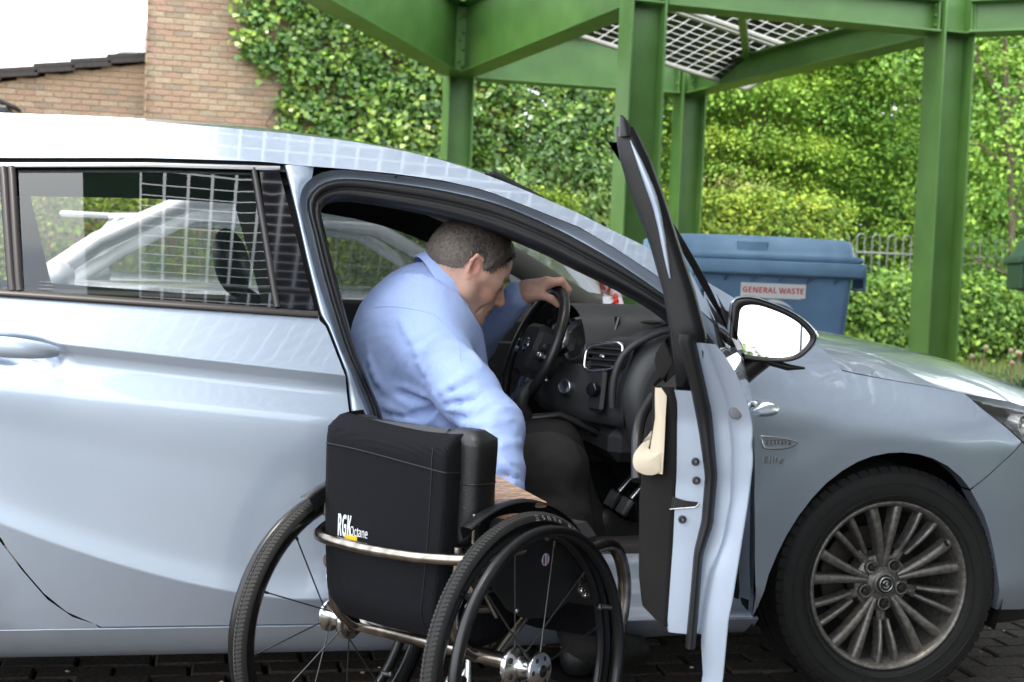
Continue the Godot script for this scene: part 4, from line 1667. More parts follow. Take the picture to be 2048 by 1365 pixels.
func glass_and_trim(car: Node3D) -> void:
	var g := Acc.new()
	strip(g, even(v2([-2.196, 1.306, -1.686, 1.340]), 12), even(v2([-2.176, 1.010, -1.622, 0.994]), 12), 8, -0.012)
	# rear edge leans like the divider bar
	var main := Acc.new()
	strip(main, even(v2([-2.236, 1.304, -1.686, 1.340]), 14), even(v2([-2.192, 1.010, -1.622, 0.994]), 14), 8, -0.012)
	put("rear_door_window", main, M["tinted glass"], car)
	var left := Acc.new()
	strip(left, even(v2([-2.46, 1.29, -2.264, 1.302]), 5), even(v2([-2.46, 1.014, -2.216, 1.012]), 5), 6, -0.012)
	put("rear_quarter_light", left, M["tinted glass"], car)
	var lr := Acc.new()
	strip(lr, even(v2([-3.35, 1.25, -2.52, 1.29]), 8), even(v2([-3.2, 1.03, -2.50, 1.02]), 8), 6, -0.012)
	put("load_bay_window", lr, M["tinted glass"], car)
	# gloss black corner piece
	var bq := Acc.new()
	var o := v2([-1.667, 1.336, -1.618, 1.336, -1.531, 0.994, -1.618, 0.996])
	skin(bq, o, 0.03, -0.003)
	put("black_corner_panel", bq, M["gloss black"], car)
	# bars between the panes
	for b in [[v2([-2.268, 1.302, -2.218, 1.012]), 0.010], [v2([-2.250, 1.304, -2.203, 1.012]), 0.010], [v2([-1.680, 1.337, -1.620, 0.996]), 0.0075]]:
		var t := Acc.new()
		var pts := []
		for p in even(b[0], 12):
			pts.append(on_side(p, -0.004))
		t.tube(pts, b[1], 8, false, true, 0.9)
		put("window_bar", t, M["brown black trim"], car)
	# belt moulding
	var bm := Acc.new()
	var up_ := []
	var dn := []
	for j in 31:
		var x := lerpf(-2.46, -1.524, j / 30.0)
		var y := lerpf(1.017, 0.992, (x + 2.243) / 0.719)
		up_.append(Vector2(x, y))
		dn.append(Vector2(x, y - 0.0185))
	var rows := []
	for q in [[0.0, -0.01], [0.12, 0.004], [0.5, 0.007], [0.9, 0.006], [1.0, -0.004]]:
		var row := []
		for j in 31:
			row.append(on_side(up_[j].lerp(dn[j], q[0]), q[1]))
		rows.append(row)
	bm.grid(rows)
	put("belt_moulding", bm, M["brown black trim"], car)
	# chrome strip over the windows and the dark gap above it
	var ct := Acc.new()
	rows = []
	for q in [[0.0, -0.006], [0.12, 0.003], [0.88, 0.003], [1.0, -0.006]]:
		var row := []
		for j in 31:
			var x := lerpf(-2.5, -1.6155, j / 30.0)
			var y := tabv([-2.5, 1.303, -2.276, 1.316, -1.931, 1.3385, -1.615, 1.3485], x)
			row.append(on_side(Vector2(x, y - 0.0135 * q[0]), q[1]))
		rows.append(row)
	ct.grid(rows)
	ct.fan([rows[0][30], rows[1][30], rows[2][30], rows[3][30]], (rows[0][30] + rows[3][30]) / 2)
	put("chrome_window_strip", ct, M["brushed chrome"], car)
	var gap := Acc.new()
	var ga := []
	var gb := []
	for j in 31:
		var x := lerpf(-2.5, -1.60, j / 30.0)
		ga.append(Vector2(x, tabv(RAIL_LOW, x) + 0.004))
		gb.append(Vector2(x, tabv([-2.5, 1.285, -2.276, 1.30, -1.931, 1.322, -1.615, 1.334], x)))
	strip(gap, ga, gb, 2, -0.014)
	put("drip_channel", gap, M["rubber seal"], car)
	# faint glass maker's stamp in the rear window corner
	for k in 3:
		var tx := put("glass_stamp", text(["II ~ 43R-00", "E1 SAFETY", "TEMPERED 2"][k], 0.0065, 0.0003), M["grey print"], car)
		var p := on_side(Vector2(-2.146, 1.036 - 0.008 * k), -0.009)
		tx.transform = Transform3D(Basis(Vector3.RIGHT, -0.46), p)

# pillar, flange, rubber and inner trim round the open doorway
func aperture(car: Node3D, paint: Material) -> void:
	var n := 120
	var ap := even(curve2(v2(APERTURE)), n)
	var so := even(curve2(v2(SEAL_OUT)), n)
	var si := even(curve2(v2(SEAL_IN)), n)
	# centre pillar skin between the rear door and the doorway
	var bp := Acc.new()
	var a := even(v2([-1.418, 0.24, -1.434, 0.72, -1.441, 0.758, -1.452, 0.84, -1.499, 0.958, -1.514, 0.972, -1.549, 1.113, -1.573, 1.224, -1.604, 1.352]), 40)
	var b := even(v2([-1.372, 0.24, -1.385, 0.60, -1.396, 0.738, -1.433, 0.831, -1.471, 0.912, -1.522, 1.066, -1.553, 1.189, -1.566, 1.252, -1.558, 1.296, -1.535, 1.322, -1.530, 1.352]), 40)
	var rows := []
	for q in [[0.0, -0.016], [0.03, -0.004], [0.2, 0.0], [0.5, 0.0], [0.8, -0.004], [1.0, -0.012]]:
		var row := []
		for j in 40:
			row.append(on_side(a[j].lerp(b[j], q[0]), q[1]))
		rows.append(row)
	bp.grid(rows, false, false, true)
	put("centre_pillar", bp, paint, car)
	# painted flange
	var fl := Acc.new()
	rows = []
	for q in [[0.0, 0.0], [0.06, -0.006], [0.25, -0.018], [0.5, -0.031], [0.75, -0.041], [1.0, -0.044]]:
		var row := []
		for j in n:
			row.append(on_side(ap[j].lerp(so[j], q[0]), q[1]))
		rows.append(row)
	fl.grid(rows)
	put("door_flange", fl, M["silver cabin paint"], car)
	# rubber: two soft lips
	var rb := Acc.new()
	rows = []
	for q in [[0.0, -0.045], [0.03, -0.024], [0.14, -0.014], [0.30, -0.016], [0.42, -0.028], [0.47, -0.033], [0.52, -0.030], [0.66, -0.027], [0.85, -0.036], [1.0, -0.058]]:
		var row := []
		for j in n:
			row.append(on_side(so[j].lerp(si[j], q[0]), q[1]))
		rows.append(row)
	rb.grid(rows)
	put("door_seal", rb, M["rubber seal"], car)
	# inner trim running into the cabin
	var tr := Acc.new()
	rows = []
	for q in [-0.056, -0.075, -0.10, -0.14]:
		var row := []
		for j in n:
			var p: Vector2 = si[j]
			row.append(on_side(p, q))
		rows.append(row)
	tr.grid(rows)
	put("pillar_trim", tr, M["dark plastic"], car)
	# small fixing hole in the flange above the doorway
	var hole := Acc.new()
	hole.ball(on_side(Vector2(-1.322, 1.338), -0.002), Vector3(0.005, 0.005, 0.004), 8)
	put("flange_plug", hole, M["underbody"], car)
	# door step: plastic tread, painted ledges, sill lip
	for t in [["step_tread", [0.55, 0.405, 0.66, 0.408, 0.695, 0.402, 0.705, 0.385, 0.712, 0.372], "dark plastic"], ["step_ledge", [0.712, 0.374, 0.735, 0.366, 0.748, 0.35, 0.755, 0.318, 0.775, 0.306, 0.800, 0.300, 0.812, 0.286, 0.818, 0.262, 0.835, 0.252, 0.853, 0.246, 0.858, 0.237], "silver cabin paint"]]:
		var st := Acc.new()
		rows = []
		for k in range(0, t[1].size(), 2):
			var row := []
			for j in 12:
				row.append(Vector3(lerpf(-1.42, -0.38, j / 11.0), t[1][k + 1], t[1][k]))
			rows.append(row)
		st.grid(rows, false, false, true)
		put(t[0], st, M[t[2]], car)
	# hinge pillar face
	var hp := Acc.new()
	hp.grid([[Vector3(-0.435, 0.24, 0.852), Vector3(-0.445, 0.6, 0.85), Vector3(-0.47, 0.86, 0.83), Vector3(-0.53, 0.97, 0.79)], [Vector3(-0.43, 0.24, 0.66), Vector3(-0.43, 0.6, 0.66), Vector3(-0.45, 0.86, 0.66), Vector3(-0.50, 0.97, 0.66)]])
	put("hinge_pillar", hp, M["silver cabin paint"], car)

func curve2(p: Array) -> Array:
	return curve(p, 400)

func front_end(car: Node3D, paint: Material) -> void:
	# front wing
	var arch := v2([-0.385, 0.242, -0.377, 0.272, -0.368, 0.316, -0.358, 0.356, -0.338, 0.410, -0.316, 0.459, -0.287, 0.510, -0.252, 0.557, -0.214, 0.597, -0.172, 0.629, -0.131, 0.652, -0.09, 0.667, -0.045, 0.676, -0.005, 0.678, 0.04, 0.674, 0.082, 0.664, 0.13, 0.643, 0.173, 0.612, 0.202, 0.582])
	var w := Acc.new()
	var outline := arch.duplicate()
	outline.append_array(v2([0.222, 0.594, 0.26, 0.62, 0.305, 0.650, 0.345, 0.680, 0.374, 0.704, 0.33, 0.742, 0.274, 0.786, 0.236, 0.826, 0.18, 0.834, 0.108, 0.845, 0.05, 0.852, -0.011, 0.860, -0.09, 0.871, -0.133, 0.879, -0.155, 0.905, -0.182, 0.935, -0.25, 0.950, -0.33, 0.958, -0.41, 0.955, -0.455, 0.93, -0.445, 0.86, -0.425, 0.76, -0.415, 0.69, -0.408, 0.55, -0.398, 0.40]))
	skin(w, outline, 0.034)
	hem(w, arch, 0.045)
	hem(w, v2([-0.41, 0.955, -0.455, 0.93, -0.445, 0.86, -0.425, 0.76, -0.415, 0.69, -0.408, 0.55, -0.398, 0.40, -0.385, 0.242]), 0.03)
	put("front_wing", w, paint, car)
	# black corner piece at the foot of the windscreen pillar, with a bright edge
	var cp := Acc.new()
	skin(cp, v2([-0.515, 1.050, -0.41, 1.0, -0.425, 0.90, -0.50, 0.925]), 0.03, 0.003)
	put("pillar_corner_piece", cp, M["satin black trim"], car)
	var ce := Acc.new()
	ce.tube([on_side(Vector2(-0.505, 1.050), 0.006), on_side(Vector2(-0.415, 1.002), 0.006)], 0.004, 6)
	put("corner_piece_edge", ce, M["brushed chrome"], car)
	# bumper corner
	var b := Acc.new()
	outline = v2([0.204, 0.579, 0.2235, 0.5915, 0.2615, 0.6175, 0.3065, 0.6475, 0.3465, 0.6775, 0.3755, 0.7015, 0.420, 0.686, 0.52, 0.683, 0.62, 0.68, 0.74, 0.66, 0.80, 0.60, 0.82, 0.45, 0.80, 0.27, 0.60, 0.242, 0.43, 0.235, 0.338, 0.243, 0.333, 0.26, 0.326, 0.30, 0.315, 0.35, 0.300, 0.40, 0.276, 0.465, 0.252, 0.513])
	skin(b, outline, 0.04)
	hem(b, v2([0.338, 0.243, 0.333, 0.26, 0.326, 0.30, 0.315, 0.35, 0.300, 0.40, 0.276, 0.465, 0.252, 0.513, 0.206, 0.576]), 0.05)
	put("front_bumper", b, paint, car)
	var lipb := Acc.new()
	strip(lipb, even(v2([0.345, 0.243, 0.8, 0.262]), 12), even(v2([0.345, 0.190, 0.8, 0.20]), 12), 3, -0.01)
	put("bumper_lip", lipb, M["dark plastic"], car)
	var nose := Acc.new()
	var rows := []
	for k in 9:
		var y := lerpf(0.22, 0.70, k / 8.0)
		var row := []
		for j in 17:
			var t := -1.0 + j / 8.0
			row.append(Vector3(0.79 + 0.15 * (1.0 - t * t), y, hw(0.80, y) * t))
		rows.append(row)
	nose.grid(rows)
	put("bumper_face", nose, paint, car)
	# bonnet
	var bo := Acc.new()
	rows = []
	for i in 41:
		var t := -1.0 + 2.0 * i / 40.0
		t = signf(t) * (1.0 - pow(1.0 - absf(t), 1.6))
		var row := []
		for j in 31:
			var u := j / 30.0
			var xr := lerpf(-0.205, -0.128, pow(absf(t), 6.0))
			var x := lerpf(xr, 0.66 + 0.14 * (1.0 - t * t), u)
			var xe := lerpf(-0.128, 0.66, u)
			var yb := tabv([-0.2, 0.889, -0.13, 0.8815, -0.011, 0.862, 0.108, 0.847, 0.236, 0.827, 0.41, 0.802, 0.66, 0.735], xe)
			var zb := hw(xe, yb) - 0.003
			var crown := tabv([-0.2, 0.128, 0.0, 0.128, 0.3, 0.112, 0.66, 0.07], xe)
			row.append(Vector3(x, yb + crown * (1.0 - pow(absf(t), 2.7)), zb * t))
		rows.append(row)
	bo.grid(rows)
	var ed := []
	for p in rows[40]:
		ed.append(p + Vector3(0, -0.015, -0.004))
	bo.grid([rows[40], ed])
	put("bonnet", bo, paint, car)
	# black cowl under the windscreen
	var cw := Acc.new()
	rows = []
	for i in 21:
		var t := -1.0 + 2.0 * i / 20.0
		rows.append([Vector3(-0.40 + 0.23 * (1.0 - t * t), 1.03 - 0.02, 0.76 * t), Vector3(-0.30 + 0.12 * (1.0 - t * t), 0.955, 0.78 * t), Vector3(-0.19, 0.935 + 0.05 * (1.0 - t * t), 0.76 * t), Vector3(-0.15, 0.86, 0.78 * t)])
	cw.grid(rows)
	put("cowl", cw, M["satin black trim"], car)
	# headlamp
	var hl := node("headlamp", car)
	var hs := v2([0.238, 0.823, 0.30, 0.814, 0.41, 0.799, 0.55, 0.775, 0.64, 0.755, 0.66, 0.69, 0.55, 0.685, 0.42, 0.689, 0.378, 0.707, 0.335, 0.742, 0.278, 0.785])
	var lens_ := Acc.new()
	skin(lens_, hs, 0.03, -0.001)
	put("lens", lens_, M["lamp lens"], hl)
	var bowl := Acc.new()
	skin(bowl, hs, 0.05, -0.055)
	put("housing", bowl, M["gloss black"], hl)
	var rim := Acc.new()
	hem(rim, hs, 0.055, true)
	put("bezel", rim, M["satin black trim"], hl)
	for q in [[0.40, 0.745, 0.024], [0.49, 0.728, 0.030]]:
		var rf := Acc.new()
		rf.x = Transform3D(Basis(Vector3.UP, 0.45), Vector3(q[0], q[1], hw(q[0], q[1]) - 0.052))
		rf.lathe([Vector2(0.008, 0.0), Vector2(q[2] * 0.6, 0.008), Vector2(q[2], 0.034), Vector2(q[2] + 0.004, 0.034), Vector2(q[2] + 0.004, 0.0)], 20)
		rf.ball(Vector3(0, 0, 0.012), Vector3.ONE * 0.016, 10)
		put("reflector", rf, M["lamp reflector"], hl)
	var strip_ := Acc.new()
	var sp := []
	for p in even(v2([0.30, 0.800, 0.42, 0.78, 0.60, 0.745]), 10):
		sp.append(on_side(p, -0.03))
	strip_.tube(sp, 0.006, 6)
	put("light_blade", strip_, M["bright chrome"], hl)
	# side repeater with chrome rim
	var rp := node("side_repeater", car)
	var rs := v2([-0.400, 0.716, -0.365, 0.715, -0.327, 0.710, -0.301, 0.702, -0.297, 0.698, -0.309, 0.688, -0.330, 0.681, -0.360, 0.679, -0.389, 0.681, -0.396, 0.692])
	var ri := []
	var mid := Vector2(-0.352, 0.698)
	for p in rs:
		ri.append(mid + (p - mid) * Vector2(0.86, 0.70))
	var ring := Acc.new()
	rows = [[], [], []]
	for k in rs.size():
		rows[0].append(on_side(rs[k], -0.001))
		rows[1].append(on_side(rs[k].lerp(ri[k], 0.3), 0.005))
		rows[2].append(on_side(ri[k], 0.003))
	ring.grid(rows, true)
	put("chrome_rim", ring, M["brushed chrome"], rp)
	var base := Acc.new()
	skin(base, ri, 0.012, -0.002)
	put("reflector", base, M["lamp reflector"], rp)
	var fac := Acc.new()
	for k in 7:
		fac.box(Vector3(0.009, 0.012, 0.004), on_side(Vector2(-0.380 + 0.0100 * k, 0.698), 0.0), 0.0015)
	put("facets", fac, M["bright chrome"], rp)
	var ls := Acc.new()
	skin(ls, ri, 0.012, 0.0035)
	put("lens", ls, M["lamp lens"], rp)
	# trim badge: slanted letters
	var bd := put("badge_lettering", text("Elite", 0.031, 0.003, "Droid Sans", true, true), M["brushed chrome"], car)
	bd.transform = Transform3D(Basis(Vector3.UP, 0.0).scaled(Vector3(0.86, 0.80, 1.0)), on_side(Vector2(-0.362, 0.653), 0.001))
	# wheel-arch liner
	for cx in [-0.02, -2.68]:
		var ln := Acc.new()
		ln.x = Transform3D(Basis(), Vector3(cx, 0.317, 0))
		ln.lathe([Vector2(0.37, 0.85), Vector2(0.385, 0.8), Vector2(0.385, 0.5), Vector2(0.12, 0.48)], 28, -0.35, PI + 0.35)
		put("arch_liner", ln, M["underbody"], car)
	# floor pan so that no light comes up into the car
	var fp := Acc.new()
	fp.box(Vector3(1.9, 0.05, 1.56), Vector3(-1.35, 0.185, 0.0), 0.01)
	fp.box(Vector3(1.2, 0.05, 1.5), Vector3(-2.9, 0.33, 0.0), 0.01)
	fp.box(Vector3(0.06, 0.5, 1.5), Vector3(-0.43, 0.45, 0.0), 0.01)
	fp.box(Vector3(0.8, 0.04, 0.94), Vector3(0.0, 0.25, 0.0), 0.01)
	fp.box(Vector3(0.05, 0.5, 1.0), Vector3(0.36, 0.5, 0.0), 0.01)
	put("underbody", fp, M["underbody"], car)

func make_wheel(car: Node3D) -> Node3D:
	var w := node("wheel", car)
	var ty := Acc.new()
	# tyre, outer face at z = 0.868
	ty.lathe([Vector2(0.222, 0.846), Vector2(0.226, 0.862), Vector2(0.236, 0.868), Vector2(0.262, 0.8745), Vector2(0.286, 0.8725), Vector2(0.300, 0.866), Vector2(0.3085, 0.856), Vector2(0.3135, 0.843), Vector2(0.3155, 0.825), Vector2(0.317, 0.795), Vector2(0.317, 0.768)], 72)
	for g in [0.800, 0.758, 0.716]:
		ty.lathe([Vector2(0.317, g - 0.032), Vector2(0.310, g - 0.0325), Vector2(0.310, g - 0.040), Vector2(0.317, g - 0.0405)], 72)
	for zz in [[0.768, 0.7595], [0.726, 0.7175]]:
		pass
	ty.lathe([Vector2(0.317, 0.7595), Vector2(0.317, 0.726)], 72)
	ty.lathe([Vector2(0.317, 0.7175), Vector2(0.317, 0.684)], 72)
	ty.lathe([Vector2(0.317, 0.6755), Vector2(0.315, 0.655), Vector2(0.30, 0.642), Vector2(0.24, 0.64)], 72)
	put("tyre", ty, M["tyre rubber"], w)
	# shoulder blocks cut by sipes, and two raised lines on the side wall
	var bl := Acc.new()
	for k in 64:
		var an := TAU * k / 64.0
		bl.x = Transform3D(Basis(Vector3(0, 0, 1), an), Vector3.ZERO)
		bl.box(Vector3(0.006, 0.0235, 0.036), Vector3(0.3135, 0, 0.834), 0.001)
		bl.x = bl.x * Transform3D(Basis(Vector3(0, 1, 0), -0.75), Vector3(0.3075, 0, 0.857))
		bl.box(Vector3(0.005, 0.0235, 0.022), Vector3.ZERO, 0.001)
	kind(put("shoulder_blocks", bl, M["tyre rubber"], w), "stuff")
	var ln := Acc.new()
	for r in [0.2425, 0.276]:
		ln.lathe([Vector2(r - 0.0015, 0.872), Vector2(r, 0.8768), Vector2(r + 0.0015, 0.872)], 64)
	put("side_wall_lines", ln, M["tyre rubber"], w)
	var rim := Acc.new()
	rim.lathe([Vector2(0.200, 0.70), Vector2(0.203, 0.78), Vector2(0.208, 0.842), Vector2(0.213, 0.860), Vector2(0.2195, 0.868), Vector2(0.2255, 0.867), Vector2(0.2275, 0.860), Vector2(0.2265, 0.845)], 72)
	put("rim", rim, M["alloy"], w)
	var back := Acc.new()
	back.lathe([Vector2(0.206, 0.70), Vector2(0.15, 0.69), Vector2(0.0001, 0.69)], 48)
	put("wheel_back", back, M["underbody"], w)
	var disc := Acc.new()
	disc.lathe([Vector2(0.075, 0.745), Vector2(0.078, 0.752), Vector2(0.14, 0.752), Vector2(0.14, 0.735)], 48)
	put("brake_disc", disc, M["brake iron"], w)
	# hub centre
	var hub := Acc.new()
	hub.lathe([Vector2(0.0001, 0.842), Vector2(0.026, 0.842), Vector2(0.031, 0.838), Vector2(0.034, 0.830), Vector2(0.075, 0.822), Vector2(0.078, 0.812), Vector2(0.078, 0.77)], 40)
	put("hub", hub, M["alloy"], w)
	var cap := Acc.new()
	cap.lathe([Vector2(0.0001, 0.8465), Vector2(0.021, 0.8465), Vector2(0.024, 0.845), Vector2(0.025, 0.841)], 32)
	put("centre_cap", cap, M["dusty dark alloy"], w)
	var em := Acc.new()
	em.lathe([Vector2(0.0165, 0.8462), Vector2(0.0175, 0.8485), Vector2(0.0195, 0.8485), Vector2(0.0205, 0.8462)], 28)
	em.tube(curve([Vector3(-0.009, 0.003, 0.8475), Vector3(-0.003, 0.009, 0.8475), Vector3(0.006, 0.007, 0.8475), Vector3(0.0, 0.0, 0.8475), Vector3(0.008, -0.005, 0.8475), Vector3(0.0, -0.010, 0.8475), Vector3(-0.008, -0.006, 0.8475)], 18), 0.0022, 5)
	put("emblem", em, M["brushed chrome"], w)
	# five pairs of long spokes that spread from between the nuts, five pairs of short ones that start at the nuts
	var ang0 := deg_to_rad(-90.0 + 4.0)
	for k in 5:
		var na := ang0 + TAU * k / 5.0
		for s in [-1.0, 1.0]:
			spoke(w, na + TAU / 10.0 + s * 0.085, 0.046, na + TAU / 10.0 + s * 0.175, 0.214, 0.0110, 0.0190)
			spoke(w, na + s * 0.105, 0.098, na + s * 0.130, 0.212, 0.0080, 0.0115)
		var c := Vector3(cos(na), sin(na), 0)
		var nut := Acc.new()
		nut.x = Transform3D(Basis(Vector3(0, 0, 1), na), c * 0.0545 + Vector3(0, 0, 0.0))
		nut.lathe([Vector2(0.0001, 0.836), Vector2(0.0085, 0.836), Vector2(0.0105, 0.833), Vector2(0.0105, 0.815)], 6)
		put("wheel_nut", nut, M["dusty dark alloy"], w)
		var well := Acc.new()
		well.x = Transform3D(Basis(), c * 0.0545)
		well.lathe([Vector2(0.0125, 0.816), Vector2(0.014, 0.834), Vector2(0.018, 0.835), Vector2(0.020, 0.829), Vector2(0.021, 0.80)], 18)
		put("nut_well", well, M["alloy"], w)
		var yoke := Acc.new()
		yoke.x = Transform3D(Basis(Vector3(0, 0, 1), na), Vector3.ZERO)
		yoke.box(Vector3(0.040, 0.026, 0.022), Vector3(0.088, 0, 0.812), 0.007)
		put("spoke_root", yoke, M["alloy"], w)
	var valve := Acc.new()
	valve.tube([Vector3(0.165, 0.115, 0.85), Vector3(0.158, 0.110, 0.872)], 0.004, 8)
	put("valve", valve, M["underbody"], w)
	return w

func spoke(w: Node3D, a0: float, r0: float, a1: float, r1: float, h0: float, h1: float) -> void:
	var s := Acc.new()
	var rows := []
	for i in 11:
		var t := i / 10.0
		var an := lerpf(a0, a1, t)
		var r := lerpf(r0, r1, t)
		var c := Vector3(cos(an), sin(an), 0)
		var p := c * r
		var d := Vector3(-sin(an), cos(an), 0)
		var hwid := lerpf(h0, h1, t) * 0.80
		var z := 0.832 + 0.026 * sin(t * PI * 0.5) - 0.006 * t * t
		var row := []
		for q in [[-1.0, -0.032], [-0.98, -0.006], [-0.62, 0.0], [0.0, 0.0025], [0.62, 0.0], [0.98, -0.006], [1.0, -0.032]]:
			row.append(p + d * hwid * q[0] + Vector3(0, 0, z + q[1]))
		rows.append(row)
	s.grid(rows, false, false, true)
	s.fan(rows[10], (rows[10][0] + rows[10][6]) / 2)
	s.fan(rows[0], (rows[0][0] + rows[0][6]) / 2)
	put("spoke", s, M["alloy"], w)

# ---------------------------------------------------------------- cabin
func cabin(car: Node3D) -> void:
	# headliner
	var h := Acc.new()
	var rows := []
	for i in 21:
		var t := -1.0 + i / 10.0
		var row := []
		for j in 25:
			var x := lerpf(-3.4, -1.08, j / 24.0)
			var y0 := tabv(ROOF_EDGE, x) - 0.075
			row.append(Vector3(x + 0.1 * (1 - t * t) * sm(-1.8, -1.1, x), y0 + 0.055 * (1.0 - pow(absf(t), 3.0)), (hw(x, y0) - 0.10) * t))
		rows.append(row)
	h.grid(rows, false, false, true)
	put("headliner", h, M["headliner"], car)
	# cant rail trims on both sides, hanging down from the headliner
	for s in [1.0, -1.0]:
		var c := Acc.new()
		rows = []
		for k in 4:
			var row := []
			for j in 25:
				var x := lerpf(-3.4, -1.0, j / 24.0)
				var y: float = tabv(ROOF_EDGE, x) - [0.055, 0.085, 0.125, 0.135][k]
				row.append(Vector3(x, y, s * (hw(x, y) - [0.14, 0.085, 0.055, 0.045][k])))
			rows.append(row)
		c.grid(rows, false, false, s > 0)
		put("roof_trim", c, M["headliner"], car)
	# far windscreen pillar, centre pillar and door trims
	var fp := Acc.new()
	rows = []
	for k in 4:
		var row := []
		for j in 15:
			var x := lerpf(-1.10, -0.36, j / 14.0)
			var y: float = tabv(ROOF_EDGE, x) - [0.0, 0.045, 0.085, 0.10][k]
			row.append(Vector3(x, y, -(hw(x, y) - [0.02, 0.055, 0.05, 0.02][k])))
		rows.append(row)
	fp.grid(rows)
	put("far_pillar_trim", fp, M["pale pillar trim"], car)
	var bp := Acc.new()
	bp.grid([[Vector3(-1.62, 1.34, -0.62), Vector3(-1.55, 1.0, -0.79), Vector3(-1.5, 0.4, -0.80)], [Vector3(-1.55, 1.34, -0.59), Vector3(-1.46, 1.0, -0.76), Vector3(-1.40, 0.4, -0.78)], [Vector3(-1.48, 1.34, -0.62), Vector3(-1.38, 1.0, -0.79), Vector3(-1.30, 0.4, -0.80)]])
	put("far_centre_pillar", bp, M["headliner"], car)
	var nb := Acc.new()
	rows = []
	for q in [[-1.74, -0.075], [-1.70, -0.09], [-1.63, -0.095], [-1.585, -0.08]]:
		var row := []
		for k in 9:
			var y := lerpf(1.36, 0.35, k / 8.0)
			var x: float = q[0] + 0.10 * sm(1.36, 0.9, y)
			row.append(Vector3(x, y, hw(x, y) + q[1]))
		rows.append(row)
	nb.grid(rows)
	put("centre_pillar_trim", nb, M["headliner"], car)
	var dt := Acc.new()
	rows = []
	for k in 6:
		var row := []
		for j in 21:
			var x := lerpf(-3.3, -0.5, j / 20.0)
			row.append(Vector3(x, [0.985, 0.99, 0.97, 0.80, 0.6, 0.35][k] + 0.0, -[0.835, 0.79, 0.77, 0.76, 0.70, 0.74][k]))
		rows.append(row)
	dt.grid(rows)
	put("far_door_trim", dt, M["dark plastic"], car)
	var df := Acc.new()
	rows = []
	for k in 4:
		var row := []
		for j in 9:
			var x := lerpf(-0.98, -0.46, j / 8.0)
			row.append(Vector3(x, lerpf(1.02, 0.85, k / 3.0), -0.772 + 0.01 * (k % 2)))
		rows.append(row)
	df.grid(rows)
	put("far_door_top", df, M["pale pillar trim"], car)
	# floor, tunnel, bulkhead
	var f := Acc.new()
	f.box(Vector3(1.7, 0.04, 1.26), Vector3(-1.3, 0.30, -0.06), 0.01)
	f.box(Vector3(1.7, 0.22, 0.24), Vector3(-1.3, 0.42, -0.0), 0.05)
	f.box(Vector3(0.05, 0.6, 1.34), Vector3(-0.50, 0.58, 0.0), 0.01)
	f.box(Vector3(1.9, 0.04, 1.4), Vector3(-2.6, 0.50, 0.0), 0.01)
	put("floor_carpet", f, M["carpet"], car)
	dashboard(car)
	steering(car)
	# seats
	var seat := make_seat(car)
	seat.position = Vector3(-1.20, 0.0, 0.36)
	var s2 := seat.duplicate()
	s2.name = "seat_001"
	car.add_child(s2, true)
	s2.position = Vector3(-1.18, 0.0, -0.36)
	var bench := node("rear_bench", car, Vector3(-2.28, 0, 0))
	var bb := Acc.new()
	bb.box(Vector3(0.5, 0.16, 1.3), Vector3(0.15, 0.56, 0), 0.05)
	put("cushion", bb, M["seat cloth"], bench)
	var bk := Acc.new()
	bk.x = Transform3D(Basis(Vector3(0, 0, 1), 0.30), Vector3(-0.20, 0.86, 0))
	bk.box(Vector3(0.14, 0.58, 1.26), Vector3.ZERO, 0.05)
	put("backrest", bk, M["seat cloth"], bench)
	for z in [-0.4, 0.4]:
		var hr := Acc.new()
		hr.x = Transform3D(Basis(Vector3(0, 0, 1), 0.2), Vector3(-0.30, 1.18, z))
		hr.ball(Vector3.ZERO, Vector3(0.045, 0.075, 0.135), 24)
		put("head_restraint", hr, M["black leather"], bench)
	# a clear rear window wiper heater is left off; load cover behind the bench
	var lc := Acc.new()
	lc.box(Vector3(0.9, 0.03, 1.3), Vector3(-2.98, 0.98, 0), 0.01)
	put("load_cover", lc, M["dark plastic"], car)
	# sun visor and rear-view mirror
	var rv := Acc.new()
	rv.ball(Vector3(-0.80, 1.24, 0.03), Vector3(0.018, 0.035, 0.115), 14)
	rv.tube([Vector3(-0.80, 1.25, 0.03), Vector3(-0.74, 1.32, 0.03)], 0.01, 6)
	put("rear_view_mirror", rv, M["gloss black"], car)
	var vs := Acc.new()
	vs.x = Transform3D(Basis(Vector3(0, 0, 1), -0.42), Vector3(-0.98, 1.335, 0.36))
	vs.box(Vector3(0.17, 0.02, 0.38), Vector3.ZERO, 0.008)
	put("sun_visor", vs, M["headliner"], car)
	var belt_ := Acc.new()
	belt_.tube([Vector3(-1.52, 1.18, 0.66), Vector3(-1.47, 1.0, 0.70), Vector3(-1.45, 0.7, 0.73), Vector3(-1.43, 0.42, 0.74)], 0.024, 6, false, true, 0.08)
	put("seat_belt", belt_, M["seat cloth"], car)

